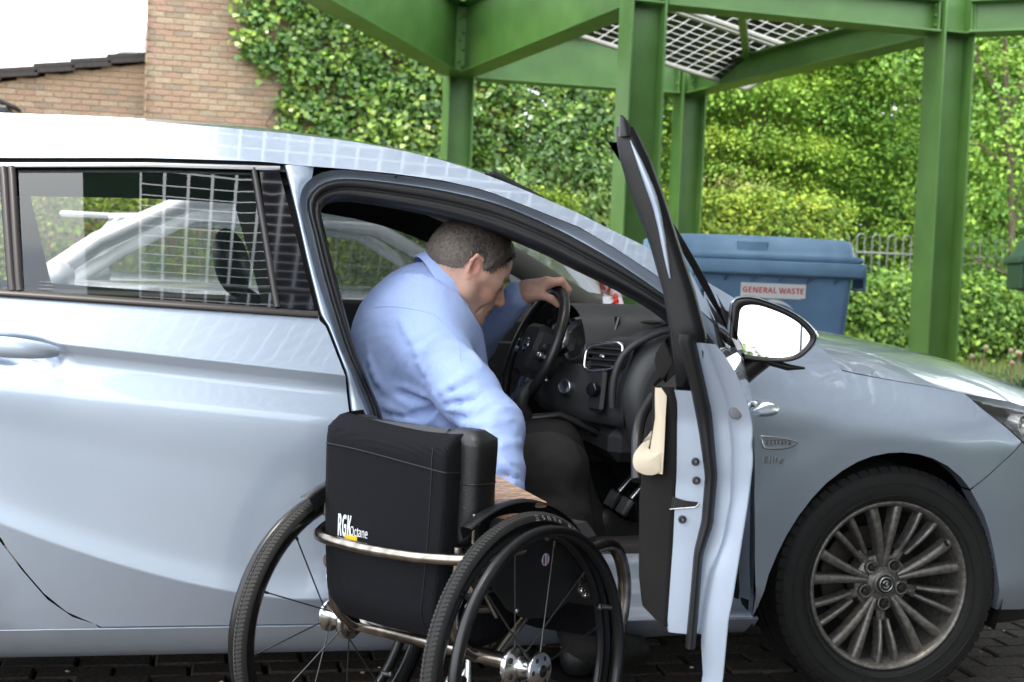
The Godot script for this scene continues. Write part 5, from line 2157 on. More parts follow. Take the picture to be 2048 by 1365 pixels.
func make_seat(car: Node3D) -> Node3D:
	var s := node("seat", car)
	var c := Acc.new()
	var rows := []
	for i in 13:
		var t := -1.0 + i / 6.0
		var row := []
		for j in 13:
			var u := j / 12.0
			var y := 0.545 + 0.035 * pow(absf(t), 4.0) + 0.03 * u - 0.10 * pow(maxf(0.0, u - 0.85) / 0.15, 2.0)
			row.append(Vector3(-0.18 + 0.55 * u, y, 0.26 * t))
		rows.append(row)
	c.grid(rows, false, false, true)
	c.box(Vector3(0.52, 0.15, 0.48), Vector3(0.08, 0.455, 0), 0.03)
	put("cushion", c, M["seat cloth"], s)
	var b := Acc.new()
	rows = []
	for i in 15:
		var t := i / 14.0
		var ring := []
		for k in 20:
			var an := TAU * k / 20.0
			var wz := lerpf(0.25, 0.20, t)
			var cx := signf(cos(an)) * pow(absf(cos(an)), 0.6)
			var cz := signf(sin(an)) * pow(absf(sin(an)), 0.5)
			var th := 0.075 * (1.0 - 0.4 * t) * sqrt(maxf(0.0, 1.0 - pow(maxf(0.0, t - 0.9) * 10.0, 2.0)))
			ring.append(Vector3(-0.22 - 0.27 * t + cx * th, 0.50 + 0.53 * t, cz * wz))
		rows.append(ring)
	b.grid(rows, true, false, true)
	b.fan(rows[14], Vector3(-0.49, 1.03, 0), true)
	put("backrest", b, M["seat cloth"], s)
	var h := Acc.new()
	h.x = Transform3D(Basis(Vector3(0, 0, 1), 0.25), Vector3(-0.525, 1.10, 0))
	h.ball(Vector3.ZERO, Vector3(0.048, 0.095, 0.135), 24)
	h.x = Transform3D()
	for z in [-0.06, 0.06]:
		h.tube([Vector3(-0.48, 0.98, z), Vector3(-0.52, 1.09, z)], 0.006, 6)
	put("head_restraint", h, M["black leather"], s)
	return s

func dashboard(car: Node3D) -> void:
	var d := node("dashboard", car)
	# section swept across the car
	var prof := [[-0.30, 1.00], [-0.45, 1.012], [-0.58, 1.005], [-0.66, 0.985], [-0.70, 0.965], [-0.715, 0.945], [-0.705, 0.925], [-0.72, 0.86], [-0.735, 0.78], [-0.725, 0.72], [-0.67, 0.66], [-0.58, 0.60], [-0.52, 0.45]]
	var a := Acc.new()
	var rows := []
	for p in prof:
		var row := []
		for j in 29:
			var z := lerpf(-0.70, 0.70, j / 28.0)
			var e := pow(absf(z) / 0.70, 3.0)
			row.append(Vector3(p[0] + 0.06 * e, p[1] - 0.055 * e * sm(0.8, 1.0, p[1]), z))
		rows.append(row)
	a.grid(rows)
	put("dash_moulding", a, M["dash plastic"], d)
	# hood over the dials
	var hd := Acc.new()
	rows = []
	for i in 41:
		var t := -1.0 + i / 20.0
		t = signf(t) * (1.0 - pow(1.0 - absf(t), 1.7))
		var row := []
		for j in 9:
			var u := j / 8.0
			var wz := lerpf(0.20, 0.185, u)
			var hgt := sqrt(maxf(0.0, 1.0 - pow(absf(t), 3.2)))
			row.append(Vector3(lerpf(-0.50, -0.775 - 0.02 * (1 - t * t), u), lerpf(1.0, 0.90, u) + hgt * lerpf(0.03, 0.125, u), 0.37 + wz * t))
		rows.append(row)
	hd.grid(rows)
	var rim1 := []
	var rim2 := []
	for r in rows:
		rim1.append(r[8])
		rim2.append(r[8] + Vector3(0.07, -0.008, (0.37 - r[8].z) * 0.07))
	hd.grid([rim1, rim2])
	put("dial_hood", hd, M["dash plastic"], d)
	var face := Acc.new()
	face.x = Transform3D(Basis(Vector3.UP, -PI / 2 + 0.2) * Basis(Vector3.RIGHT, -0.3), Vector3(-0.735, 0.925, 0.39))
	face.box(Vector3(0.34, 0.15, 0.01), Vector3.ZERO, 0.004)
	put("dial_panel", face, M["gloss black"], d)
	for z in [0.295, 0.445]:
		var dial := Acc.new()
		dial.x = Transform3D(Basis(Vector3.UP, -PI / 2 + 0.35) * Basis(Vector3.RIGHT, -0.25), Vector3(-0.760, 0.918, z))
		dial.lathe([Vector2(0.050, 0.004), Vector2(0.053, 0.020), Vector2(0.060, 0.022), Vector2(0.064, 0.016), Vector2(0.065, 0.0)], 32)
		put("dial_ring", dial, M["brushed chrome"], d)
		var df := Acc.new()
		df.x = dial.x
		df.lathe([Vector2(0.0001, 0.012), Vector2(0.016, 0.012), Vector2(0.018, 0.006), Vector2(0.05, 0.007)], 28)
		put("dial_face", df, M["dark plastic"], d)
	# facia around the column, turning away towards the door
	var fa := Acc.new()
	rows = []
	for yy in [0.945, 0.935, 0.90, 0.86, 0.82, 0.78, 0.74, 0.71, 0.70]:
		var row := []
		for j in 15:
			var z := lerpf(0.16, 0.70, j / 14.0)
			row.append(Vector3(-0.826 + 0.42 * maxf(0.0, z - 0.42) + 0.12 * maxf(0.0, 0.30 - z) + 0.28 * maxf(0.0, yy - 0.82) + (0.03 if yy > 0.94 or yy < 0.705 else 0.0) + 0.10 * maxf(0.0, 0.78 - yy), minf(yy, lerpf(0.86, 0.945, sm(0.53, 0.585, z))), z))
		rows.append(row)
	fa.grid(rows)
	put("driver_facia", fa, M["dash plastic"], d)
	# air vents with slats
	for q in [[Vector3(-0.738, 0.888, 0.632), 0.62, "v"], [Vector3(-0.745, 0.905, 0.075), 0.0, "v"], [Vector3(-0.745, 0.905, -0.075), 0.0, "v"]]:
		var v := node("air_vent", d)
		v.transform = Transform3D(Basis(Vector3.UP, -PI / 2 + q[1]) * Basis(Vector3.RIGHT, -0.15), q[0])
		var ring := Acc.new()
		var pts := []
		for k in 24:
			var an := TAU * k / 24.0
			var cx := signf(cos(an)) * pow(absf(cos(an)), 0.55)
			var cy := signf(sin(an)) * pow(absf(sin(an)), 0.55)
			pts.append(Vector3(cx * 0.062, cy * 0.036 + cx * 0.010, 0.012))
		ring.tube(pts, 0.0055, 8, true)
		put("chrome_surround", ring, M["bright chrome"], v)
		var bx := Acc.new()
		bx.box(Vector3(0.115, 0.07, 0.01), Vector3(0, 0, -0.012), 0.004)
		put("vent_box", bx, M["underbody"], v)
		for k in 4:
			var sl := Acc.new()
			sl.box(Vector3(0.108, 0.005, 0.022), Vector3(0, -0.023 + 0.0155 * k, 0.004), 0.0015)
			put("slat", sl, M["satin black trim"], v)
		var kn := Acc.new()
		kn.box(Vector3(0.016, 0.010, 0.012), Vector3(0.0, 0.0, 0.018), 0.003)
		put("slat_knob", kn, M["bright chrome"], v)
	# start button, light switch, centre screen
	var sb := Acc.new()
	sb.x = Transform3D(Basis(Vector3.UP, -PI / 2 + 0.6) * Basis(Vector3.RIGHT, -0.12), Vector3(-0.806, 0.794, 0.490))
	sb.lathe([Vector2(0.0001, 0.010), Vector2(0.015, 0.010), Vector2(0.0165, 0.013), Vector2(0.0215, 0.013), Vector2(0.0235, 0.008), Vector2(0.024, -0.02)], 28)
	put("start_button", sb, M["brushed chrome"], d)
	var ls := Acc.new()
	ls.x = Transform3D(Basis(Vector3.UP, -PI / 2 + 0.55) * Basis(Vector3.RIGHT, -0.1), Vector3(-0.757, 0.800, 0.632))
	ls.box(Vector3(0.055, 0.115, 0.02), Vector3.ZERO, 0.008)
	put("switch_plate", ls, M["satin black trim"], d)
	var kn := Acc.new()
	kn.x = ls.x
	kn.lathe([Vector2(0.0001, 0.030), Vector2(0.016, 0.030), Vector2(0.019, 0.026), Vector2(0.020, 0.0)], 20)
	put("light_switch", kn, M["gloss black"], d)
	var cs := Acc.new()
	cs.x = Transform3D(Basis(Vector3.UP, -PI / 2) * Basis(Vector3.RIGHT, -0.3), Vector3(-0.775, 0.83, 0.0))
	cs.box(Vector3(0.24, 0.13, 0.03), Vector3(0, 0.0, 0), 0.01)
	put("centre_screen", cs, M["gloss black"], d)
	for k in 6:
		var bt := Acc.new()
		bt.x = cs.x
		bt.box(Vector3(0.024, 0.014, 0.012), Vector3(-0.085 + 0.034 * k, -0.085, 0.012), 0.004)
		put("console_button", bt, M["brushed chrome"], d)
	# phone holder on the dash
	var ph := Acc.new()
	ph.x = Transform3D(Basis(Vector3.UP, -PI / 2 + 0.3) * Basis(Vector3.RIGHT, -0.4), Vector3(-0.80, 0.985, 0.14))
	ph.box(Vector3(0.15, 0.085, 0.02), Vector3.ZERO, 0.008)
	ph.box(Vector3(0.03, 0.10, 0.04), Vector3(0.0, -0.02, -0.02), 0.01)
	put("phone_holder", ph, M["gloss black"], d)
	# dash end next to the door and the speaker slot on top
	var en := Acc.new()
	var loop := curve(v2([-0.36, 0.985, -0.48, 0.977, -0.60, 0.962, -0.66, 0.925, -0.695, 0.875, -0.715, 0.80, -0.70, 0.72, -0.665, 0.64, -0.60, 0.52, -0.52, 0.42, -0.40, 0.39, -0.33, 0.6]), 64, true)
	rows = []
	for k in 9:
		var an := PI / 2.0 * k / 8.0
		var row := []
		for p in loop:
			var q: Vector2 = p.lerp(Vector2(-0.50, 0.70), 0.22 * (1.0 - cos(an)))
			row.append(Vector3(q.x, q.y, 0.665 + 0.075 * sin(an)))
		rows.append(row)
	var far_row := []
	for p in loop:
		far_row.append(Vector3(p.x, p.y, 0.58))
	rows.insert(0, far_row)
	en.grid(rows, true)
	en.fan(rows[9], Vector3(-0.50, 0.70, 0.742), true)
	put("dash_end", en, M["dash plastic"], d)
	var lipd := Acc.new()
	var lp := []
	for p in [Vector3(-0.43, 0.985, 0.725), Vector3(-0.58, 0.974, 0.722), Vector3(-0.66, 0.945, 0.718), Vector3(-0.715, 0.90, 0.71), Vector3(-0.735, 0.83, 0.70), Vector3(-0.735, 0.76, 0.695)]:
		lp.append(p)
	lipd.tube(curve(lp, 20), 0.010, 8)
	put("dash_edge_roll", lipd, M["dash plastic"], d)
	var sp := Acc.new()
	sp.ball(Vector3(-0.605, 0.985, 0.60), Vector3(0.032, 0.006, 0.022), 16)
	put("tweeter_grille", sp, M["carpet"], d)
	# lower dark cover and pedals
	var lw := Acc.new()
	lw.box(Vector3(0.12, 0.10, 0.62), Vector3(-0.66, 0.655, 0.34), 0.03)
	put("knee_cover", lw, M["dark plastic"], d)
	for z in [0.30, 0.42]:
		var pd := Acc.new()
		pd.x = Transform3D(Basis(Vector3(0, 0, 1), -0.5), Vector3(-0.60, 0.45, z))
		pd.box(Vector3(0.02, 0.06, 0.075), Vector3.ZERO, 0.006)
		pd.tube([Vector3(0, 0, 0), Vector3(0.04, 0.2, 0)], 0.008, 6)
		put("pedal", pd, M["brushed chrome"], d)

func steering(car: Node3D) -> void:
	var s := node("steering_wheel", car)
	var nrm := Vector3(-0.93, 0.36, 0.06).normalized()
	var uz := Vector3(0, 0, 1)
	var ux := nrm.cross(uz).normalized()
	uz = ux.cross(nrm)
	s.transform = Transform3D(Basis(uz, -ux if ux.y < 0 else ux, nrm), Vector3(-0.875, 0.895, 0.37))
	var r := Acc.new()
	var pts := []
	for k in 48:
		var an := TAU * k / 48.0
		pts.append(Vector3(cos(an) * 0.180, sin(an) * 0.174 - (0.012 if sin(an) < -0.8 else 0.0), 0.0))
	r.tube(pts, 0.0148, 12, true, false, 1.12)
	put("leather_rim", r, M["black leather"], s)
	for an in [PI / 2 + 0.55, PI / 2 - 0.55, -PI / 2 + 0.9, -PI / 2 - 0.9]:
		var sm2 := Acc.new()
		var p2 := []
		for k in 13:
			var b := TAU * k / 12.0
			var o := Vector3(cos(an) * 0.180, sin(an) * 0.174, 0)
			var e := Vector3(cos(an), sin(an), 0)
			p2.append(o + e * cos(b) * 0.0153 + Vector3(0, 0, sin(b) * 0.0170))
		sm2.tube(p2, 0.0009, 4)
		put("rim_seam", sm2, M["dark plastic"], s)
	var hub := Acc.new()
	hub.prism(PackedVector2Array([Vector2(-0.075, 0.05), Vector2(-0.05, 0.068), Vector2(0.05, 0.068), Vector2(0.075, 0.05), Vector2(0.08, -0.01), Vector2(0.055, -0.06), Vector2(0.03, -0.085), Vector2(-0.03, -0.085), Vector2(-0.055, -0.06), Vector2(-0.08, -0.01)]), -0.045, 0.025, 0.012)
	put("airbag_cover", hub, M["dark plastic"], s)
	var em := Acc.new()
	em.lathe([Vector2(0.012, 0.026), Vector2(0.014, 0.030), Vector2(0.019, 0.030), Vector2(0.021, 0.026)], 24)
	em.box(Vector3(0.022, 0.006, 0.005), Vector3(0, 0, 0.028), 0.001)
	put("wheel_emblem", em, M["bright chrome"], s)
	for q in [[-1.0, -0.006], [1.0, -0.006]]:
		var sp := Acc.new()
		sp.box(Vector3(0.105, 0.055, 0.022), Vector3(q[0] * 0.120, q[1], -0.008), 0.008)
		put("wheel_spoke", sp, M["gloss black"], s)
		for k in 4:
			var b := Acc.new()
			b.lathe([Vector2(0.0001, 0.012), Vector2(0.008, 0.012), Vector2(0.010, 0.009), Vector2(0.010, 0.0)], 12)
			var o := put("wheel_button", b, M["brushed chrome" if k % 2 else "satin black trim"], s)
			o.position = Vector3(q[0] * (0.095 + 0.022 * (k / 2)), 0.008 - 0.026 * (k % 2), 0.004)
	var lo := Acc.new()
	lo.box(Vector3(0.028, 0.09, 0.018), Vector3(-0.028, -0.125, -0.012), 0.006)
	lo.box(Vector3(0.028, 0.09, 0.018), Vector3(0.028, -0.125, -0.012), 0.006)
	put("lower_spoke", lo, M["bright chrome"], s)
	var col := Acc.new()
	col.tube([Vector3(0, -0.01, -0.03), Vector3(0, -0.01, -0.10), Vector3(0, -0.01, -0.20)], [0.055, 0.06, 0.065], 14)
	put("column_shroud", col, M["dark plastic"], s)
	for z in [-1.0, 1.0]:
		var st := Acc.new()
		st.tube([Vector3(z * 0.05, 0.01, -0.06), Vector3(z * 0.13, 0.03, -0.05), Vector3(z * 0.165, 0.035, -0.045)], [0.008, 0.009, 0.011], 8)
		put("column_stalk", st, M["satin black trim"], s)
	# hand control lever for braking and accelerating, right of the column
	var hc := node("hand_control", car)
	var lv := Acc.new()
	lv.tube(curve([Vector3(-0.90, 0.80, 0.49), Vector3(-0.93, 0.775, 0.50), Vector3(-0.935, 0.74, 0.50), Vector3(-0.915, 0.705, 0.49)], 14), 0.019, 10)
	put("lever_grip", lv, M["dark plastic"], hc)
	var rod := Acc.new()
	rod.tube([Vector3(-0.915, 0.705, 0.49), Vector3(-0.83, 0.72, 0.52), Vector3(-0.70, 0.665, 0.52)], 0.011, 8)
	put("control_rod", rod, M["satin black trim"], hc)
	var nut := Acc.new()
	for k in 2:
		nut.ball(Vector3(-0.885 + 0.012 * k, 0.822 - 0.008 * k, 0.515), Vector3(0.008, 0.007, 0.006), 8)
	put("clamp_bolt", nut, M["bright chrome"], hc)

# ---------------------------------------------------------------- the open driver's door, modelled shut and swung out on its hinges
func open_door(car: Node3D, paint: Material) -> void:
	var d := node("front_door", car, HINGE + Vector3(-0.024, 0, 0), deg_to_rad(DOOR_ANGLE))
	var off := Transform3D(Basis(), -HINGE)
	var shut := [[0.24, -1.412], [0.60, -1.426], [0.72, -1.434], [0.758, -1.441], [0.84, -1.452], [0.955, -1.499], [0.99, -1.512]]
	var e0 := [[0.24, 0.838], [0.349, 0.856], [0.468, 0.861], [0.506, 0.867], [0.601, 0.877], [0.696, 0.887], [0.77, 0.892], [0.835, 0.888], [0.881, 0.877], [0.936, 0.853], [0.98, 0.822], [1.0, 0.795]]
	var front := [[0.24, -0.392], [0.40, -0.405], [0.55, -0.415], [0.69, -0.422], [0.76, -0.432], [0.86, -0.452], [0.99, -0.47]]
	var acc := Acc.new()
	acc.x = off
	var rows := []
	for k in 31:
		var row := []
		for j in 31:
			var u := j / 30.0
			var x := lerpf(-1.43, -0.44, u)
			var y := 0.5
			for it in 3:
				y = lerpf(0.240, belt(x) + 0.002, k / 30.0)
				x = lerpf(tab(shut, y), tab(front, y), u)
			row.append(Vector3(x, y, minf(hw(x, y), tab(e0, y))))
		rows.append(row)
	acc.grid(rows)
	put("door_skin", acc, paint, d)
	# rear end of the door: outer hem, recess, rubber, jamb, trim edge (each a table of height to distance out)
	var e1 := [[0.24, 0.800], [0.35, 0.818], [0.416, 0.811], [0.473, 0.813], [0.55, 0.823], [0.617, 0.843], [0.693, 0.853], [0.787, 0.851], [0.879, 0.838], [0.97, 0.803], [1.0, 0.79]]
	var e2 := [[0.41, 0.800], [0.50, 0.803], [0.584, 0.806], [0.642, 0.822], [0.737, 0.826], [0.858, 0.810], [0.988, 0.778]]
	var e3 := [[0.41, 0.782], [0.514, 0.787], [0.591, 0.790], [0.649, 0.801], [0.734, 0.804], [0.809, 0.791], [0.902, 0.771], [0.985, 0.748]]
	var e4 := [[0.41, 0.752], [0.45, 0.744], [0.6, 0.748], [0.75, 0.749], [0.872, 0.746], [0.90, 0.739], [0.985, 0.726]]
	var e5 := [[0.41, 0.71], [0.475, 0.694], [0.528, 0.686], [0.673, 0.681], [0.73, 0.684], [0.80, 0.70], [0.90, 0.70], [0.985, 0.70]]
	var ys := []
	for k in 41:
		ys.append(lerpf(0.242, 0.985, k / 40.0))
	var hem_ := Acc.new()
	hem_.x = off
	rows = [[], [], [], [], []]
	for y in ys:
		var x := tab(shut, y)
		var z0: float = minf(hw(x, y), tab(e0, y))
		var z1 := tab(e1, y)
		rows[0].append(Vector3(x, y, z0))
		rows[1].append(Vector3(x - 0.0015, y, z0 - 0.003))
		rows[2].append(Vector3(x + 0.004, y, lerpf(z0, z1, 0.45)))
		rows[3].append(Vector3(x + 0.009, y, lerpf(z0, z1, 0.8)))
		rows[4].append(Vector3(x + 0.020, y, z1))
	hem_.grid(rows, false, false, true)
	put("outer_hem", hem_, M["silver cabin paint"], d)
	var ys2 := []
	for k in 41:
		ys2.append(lerpf(0.43, 0.985, k / 40.0))
	var rec := Acc.new()
	rec.x = off
	rows = [[], [], []]
	for y in ys2:
		var x := tab(shut, y)
		rows[0].append(Vector3(x + 0.020, y, tab(e1, y)))
		rows[1].append(Vector3(x + 0.028, y, lerpf(tab(e1, y), tab(e2, y), 0.6)))
		rows[2].append(Vector3(x + 0.018, y, tab(e2, y)))
	rec.grid(rows, false, false, true)
	put("hem_recess", rec, M["silver cabin paint"], d)
	var jam := Acc.new()
	jam.x = off
	rows = [[], [], [], []]
	for k in 41:
		var y := lerpf(0.43, 0.895, k / 40.0)
		var x := tab(shut, y)
		rows[0].append(Vector3(x + 0.018, y, tab(e2, y)))
		rows[1].append(Vector3(x + 0.014, y, tab(e3, y)))
		rows[2].append(Vector3(x + 0.016, y, tab(e4, y) + 0.004))
		rows[3].append(Vector3(x + 0.022, y, tab(e4, y)))
	jam.grid(rows, false, false, true)
	# bottom face of the jamb
	var low := []
	var low2 := []
	for r in rows:
		low.append(r[0])
		low2.append(r[0] + Vector3(0.95, -0.02, -0.01))
	jam.grid([low, low2])
	put("door_jamb", jam, M["silver cabin paint"], d)
	var seal := Acc.new()
	seal.x = off
	rows = [[], [], [], [], [], []]
	for k in 45:
		var y := lerpf(0.405, 1.0, k / 44.0)
		var x := tab(shut, y)
		var a := tab(e2, y) + 0.002
		var b := tab(e3, y)
		for q in 6:
			var t: float = [0.0, 0.12, 0.38, 0.62, 0.88, 1.0][q]
			rows[q].append(Vector3(x + 0.016 - [0.0, 0.012, 0.019, 0.019, 0.012, 0.0][q], y, lerpf(a, b, t)))
	seal.grid(rows, false, false, true)
	put("edge_seal", seal, M["rubber seal"], d)
	# door card
	var card := node("door_card", d)
	var tr := Acc.new()
	tr.x = off
	rows = [[], [], [], []]
	for k in 35:
		var y := lerpf(0.47, 0.90, k / 34.0)
		var x := tab(shut, y)
		rows[0].append(Vector3(x + 0.020, y - 0.03 * (1.0 - k / 34.0), tab(e4, y) + 0.003))
		rows[1].append(Vector3(x + 0.014, y - 0.03 * (1.0 - k / 34.0), tab(e4, y) - 0.006))
		rows[2].append(Vector3(x + 0.030, y, tab(e5, y) + 0.005))
		rows[3].append(Vector3(x + 0.048, y, tab(e5, y)))
	tr.grid(rows, false, false, true)
	var inner := []
	var inner2 := []
	var inner3 := []
	for p in rows[3]:
		inner.append(p)
		inner2.append(p + Vector3(0.3, 0, -0.004))
		inner3.append(p + Vector3(0.88, 0, 0.03))
	tr.grid([inner, inner2, inner3], false, false, true)
	var lo1 := []
	var lo2 := []
	for r in rows:
		lo1.append(r[0])
		lo2.append(r[0] + Vector3(0.88, 0.0, 0.03))
	tr.grid([lo1, lo2])
	put("lower_trim", tr, M["door card"], card)
	# dark upper roll of the trim
	var ur := Acc.new()
	ur.x = off
	rows = []
	for k in 9:
		var row := []
		for j in 13:
			var u := j / 12.0
			var x := lerpf(-1.44, -0.55, u)
			var an := PI * (0.12 + 0.76 * k / 8.0)
			row.append(Vector3(x, 0.905 + 0.085 * k / 8.0, 0.738 - 0.036 * sin(an)))
		rows.append(row)
	ur.grid(rows)
	var eu := []
	for r in rows:
		eu.append(r[0])
	ur.fan(eu, Vector3(-1.445, 0.945, 0.735))
	put("upper_roll", ur, M["door card"], card)
	# cream insert and arm rest
	var cr := Acc.new()
	cr.x = off
	cr.grid([[Vector3(-1.453, 0.897, 0.729), Vector3(-1.448, 0.84, 0.728), Vector3(-1.445, 0.78, 0.728), Vector3(-1.443, 0.735, 0.727)],
		[Vector3(-1.453, 0.897, 0.707), Vector3(-1.448, 0.84, 0.709), Vector3(-1.445, 0.79, 0.703), Vector3(-1.443, 0.74, 0.698)],
		[Vector3(-1.43, 0.897, 0.704), Vector3(-1.40, 0.84, 0.707), Vector3(-1.40, 0.79, 0.70), Vector3(-1.40, 0.74, 0.69)],
		[Vector3(-0.75, 0.897, 0.71), Vector3(-0.75, 0.84, 0.712), Vector3(-0.75, 0.79, 0.705), Vector3(-0.75, 0.74, 0.69)]], false, false, true)
	put("cream_insert", cr, M["cream leather"], card)
	var ar := Acc.new()
	ar.x = off
	rows = []
	for i in 13:
		var u := i / 12.0
		var x := lerpf(-1.445, -0.95, u)
		var ring := []
		var sc := sqrt(clampf(u * 9.0, 0.05, 1.0))
		for q in [[0.725, 0.735], [0.712, 0.724], [0.690, 0.722], [0.668, 0.733], [0.660, 0.752], [0.664, 0.770], [0.682, 0.779], [0.708, 0.782], [0.725, 0.785]]:
			ring.append(Vector3(x, 0.755 + (q[1] - 0.755) * lerpf(0.62, 0.88, sc), 0.703 + (q[0] - 0.70) * lerpf(0.76, 0.92, sc)))
		rows.append(curve(ring, 26))
	ar.grid(rows)
	ar.fan(rows[0], Vector3(-1.452, 0.755, 0.697))
	put("arm_rest", ar, M["cream leather"], card)
	var sl := Acc.new()
	sl.x = off
	sl.tube(curve([Vector3(-1.30, 0.70, 0.668), Vector3(-1.22, 0.80, 0.66), Vector3(-1.05, 0.845, 0.672)], 14), 0.012, 8)
	put("pull_strap", sl, M["satin black trim"], card)
	# latch, screws, plug
	var la := Acc.new()
	la.x = off
	la.grid([[Vector3(-1.4165, 0.694, 0.741), Vector3(-1.4165, 0.666, 0.741)], [Vector3(-1.4195, 0.688, 0.757), Vector3(-1.4195, 0.669, 0.757)], [Vector3(-1.4195, 0.685, 0.772), Vector3(-1.4195, 0.673, 0.772)], [Vector3(-1.4185, 0.684, 0.794), Vector3(-1.4185, 0.675, 0.794)]])
	put("latch_slot", la, M["gloss black"], d)
	var lc := Acc.new()
	lc.x = off
	lc.tube([Vector3(-1.418, 0.667, 0.742), Vector3(-1.421, 0.670, 0.757), Vector3(-1.421, 0.6745, 0.79), Vector3(-1.421, 0.682, 0.796)], 0.0012, 6)
	put("latch_claw", lc, M["bright chrome"], d)
	for q in [[0.761, 0.786], [0.725, 0.789], [0.649, 0.766]]:
		var sc2 := Acc.new()
		sc2.x = off * Transform3D(Basis(Vector3.UP, -PI / 2), Vector3(tab(shut, q[0]) + 0.012, q[0], q[1]))
		sc2.lathe([Vector2(0.003, 0.001), Vector2(0.0035, 0.005), Vector2(0.006, 0.0055), Vector2(0.0075, 0.003), Vector2(0.008, -0.004)], 14)
		put("door_screw", sc2, M["satin black trim"], d)
	var plug := Acc.new()
	plug.x = off * Transform3D(Basis(Vector3.UP, -PI / 2 + 0.15), Vector3(tab(shut, 0.859) + 0.0055, 0.859, 0.856))
	plug.lathe([Vector2(0.0001, 0.004), Vector2(0.0095, 0.0038), Vector2(0.012, 0.002), Vector2(0.0125, -0.004)], 20)
	put("rubber_plug", plug, M["grey rubber"], d)
	# window frame: rear upright and the sloping top
	var shape := [[0.90, -1.445, 0.765, 0.745], [0.95, -1.475, 0.795, 0.738], [1.0, -1.487, 0.796, 0.731], [1.078, -1.493, 0.772, 0.714], [1.16, -1.500, 0.741, 0.687], [1.242, -1.506, 0.711, 0.652], [1.314, -1.510, 0.681, 0.626], [1.35, -1.510, 0.662, 0.619], [1.385, -1.506, 0.643, 0.615]]
	var up_ := Acc.new()
	up_.x = off
	rows = [[], [], [], [], [], [], []]
	for k in 41:
		var y := lerpf(0.90, 1.370, k / 40.0)
		var x := 0.0
		var zo := 0.0
		var zi := 0.0
		for i in range(1, shape.size()):
			if y <= shape[i][0] or i == shape.size() - 1:
				var t: float = clampf((y - shape[i - 1][0]) / (shape[i][0] - shape[i - 1][0]), 0, 1)
				x = lerpf(shape[i - 1][1], shape[i][1], t)
				zo = lerpf(shape[i - 1][2], shape[i][2], t)
				zi = lerpf(shape[i - 1][3], shape[i][3], t)
				break
		rows[0].append(Vector3(x + 0.060, y, zi + 0.01))
		rows[1].append(Vector3(x + 0.012, y, zi))
		rows[2].append(Vector3(x + 0.004, y, lerpf(zi, zo, 0.12)))
		rows[3].append(Vector3(x, y, lerpf(zi, zo, 0.55)))
		rows[4].append(Vector3(x + 0.006, y, lerpf(zi, zo, 0.62)))
		rows[5].append(Vector3(x + 0.002, y, zo - 0.002))
		rows[6].append(Vector3(x + 0.055, y, zo))
	up_.grid(rows)
	var topcap := []
	for r in rows:
		topcap.append(r[40])
	up_.fan(topcap, (topcap[0] + topcap[6]) / 2)
	put("frame_upright", up_, M["rubber seal"], d)
	var hi := Acc.new()
	hi.x = off
	hi.tube(curve([Vector3(-1.502, 1.10, 0.728), Vector3(-1.508, 1.22, 0.700), Vector3(-1.511, 1.29, 0.672), Vector3(-1.510, 1.345, 0.646)], 24), [0.001, 0.002, 0.003, 0.0035, 0.004, 0.0045, 0.005, 0.005, 0.005, 0.0055, 0.006, 0.006, 0.0065, 0.007, 0.007, 0.007, 0.0065, 0.006, 0.0055, 0.005, 0.004, 0.003, 0.002, 0.001], 8)
	put("painted_frame_strip", hi, M["silver cabin paint"], d)
	var tip := Acc.new()
	tip.x = off
	tip.tube([Vector3(-1.513, 1.352, 0.636), Vector3(-1.515, 1.374, 0.634), Vector3(-1.508, 1.389, 0.627)], [0.012, 0.010, 0.003], 6)
	put("frame_corner_rubber", tip, M["rubber seal"], d)
	var tf := Acc.new()
	tf.x = off
	rows = [[], [], [], []]
	var line := even(v2([-1.455, 1.347, -1.40, 1.345, -1.30, 1.336, -1.20, 1.326, -1.09, 1.305, -0.94, 1.256, -0.842, 1.219, -0.753, 1.169, -0.666, 1.113, -0.58, 1.05, -0.51, 0.98, -0.48, 0.92]), 40)
	for p in line:
		rows[0].append(on_side(p, -0.004))
		rows[1].append(on_side(p, -0.030))
		rows[2].append(on_side(p + Vector2(0.0, -0.032), -0.030))
		rows[3].append(on_side(p + Vector2(0.0, -0.032), -0.004))
	tf.grid(rows, false, true)
	put("frame_top", tf, M["satin black trim"], d)
	var gl := Acc.new()
	gl.x = off
	var ga := []
	var gb := []
	for k in 24:
		var x := lerpf(-1.47, -0.62, k / 23.0)
		ga.append(Vector2(x, tabv([-1.5, 1.33, -1.3, 1.32, -1.09, 1.285, -0.94, 1.236, -0.842, 1.199, -0.753, 1.149, -0.62, 1.055], x)))
		gb.append(Vector2(x, belt(x) - 0.01))
	strip(gl, ga, gb, 6, -0.014)
	put("door_window", gl, M["clear glass"], d)
	var cut_ := Acc.new()
	cut_.x = off
	strip(cut_, even(v2([-1.50, 0.998, -0.58, 0.955]), 12), even(v2([-1.50, 0.975, -0.58, 0.938]), 12), 2, 0.004)
	put("outer_belt_moulding", cut_, M["brown black trim"], d)
	# grab handle outside
	var hd := Acc.new()
	hd.x = off
	var spn := []
	var rad := []
	for k in 15:
		var t := k / 14.0
		var x := lerpf(-1.36, -1.13, t)
		var s := sin(PI * clampf(t * 0.98 + 0.01, 0.0, 1.0))
		spn.append(Vector3(x, 0.852, hw(x, 0.85) - 0.004 + 0.028 * pow(s, 0.6)))
		rad.append(0.007 + 0.018 * pow(s, 0.5))
	hd.tube(spn, rad, 12, false, true, 0.5, Vector3.UP)
	put("handle", hd, paint, d)
	door_mirror(d, car)

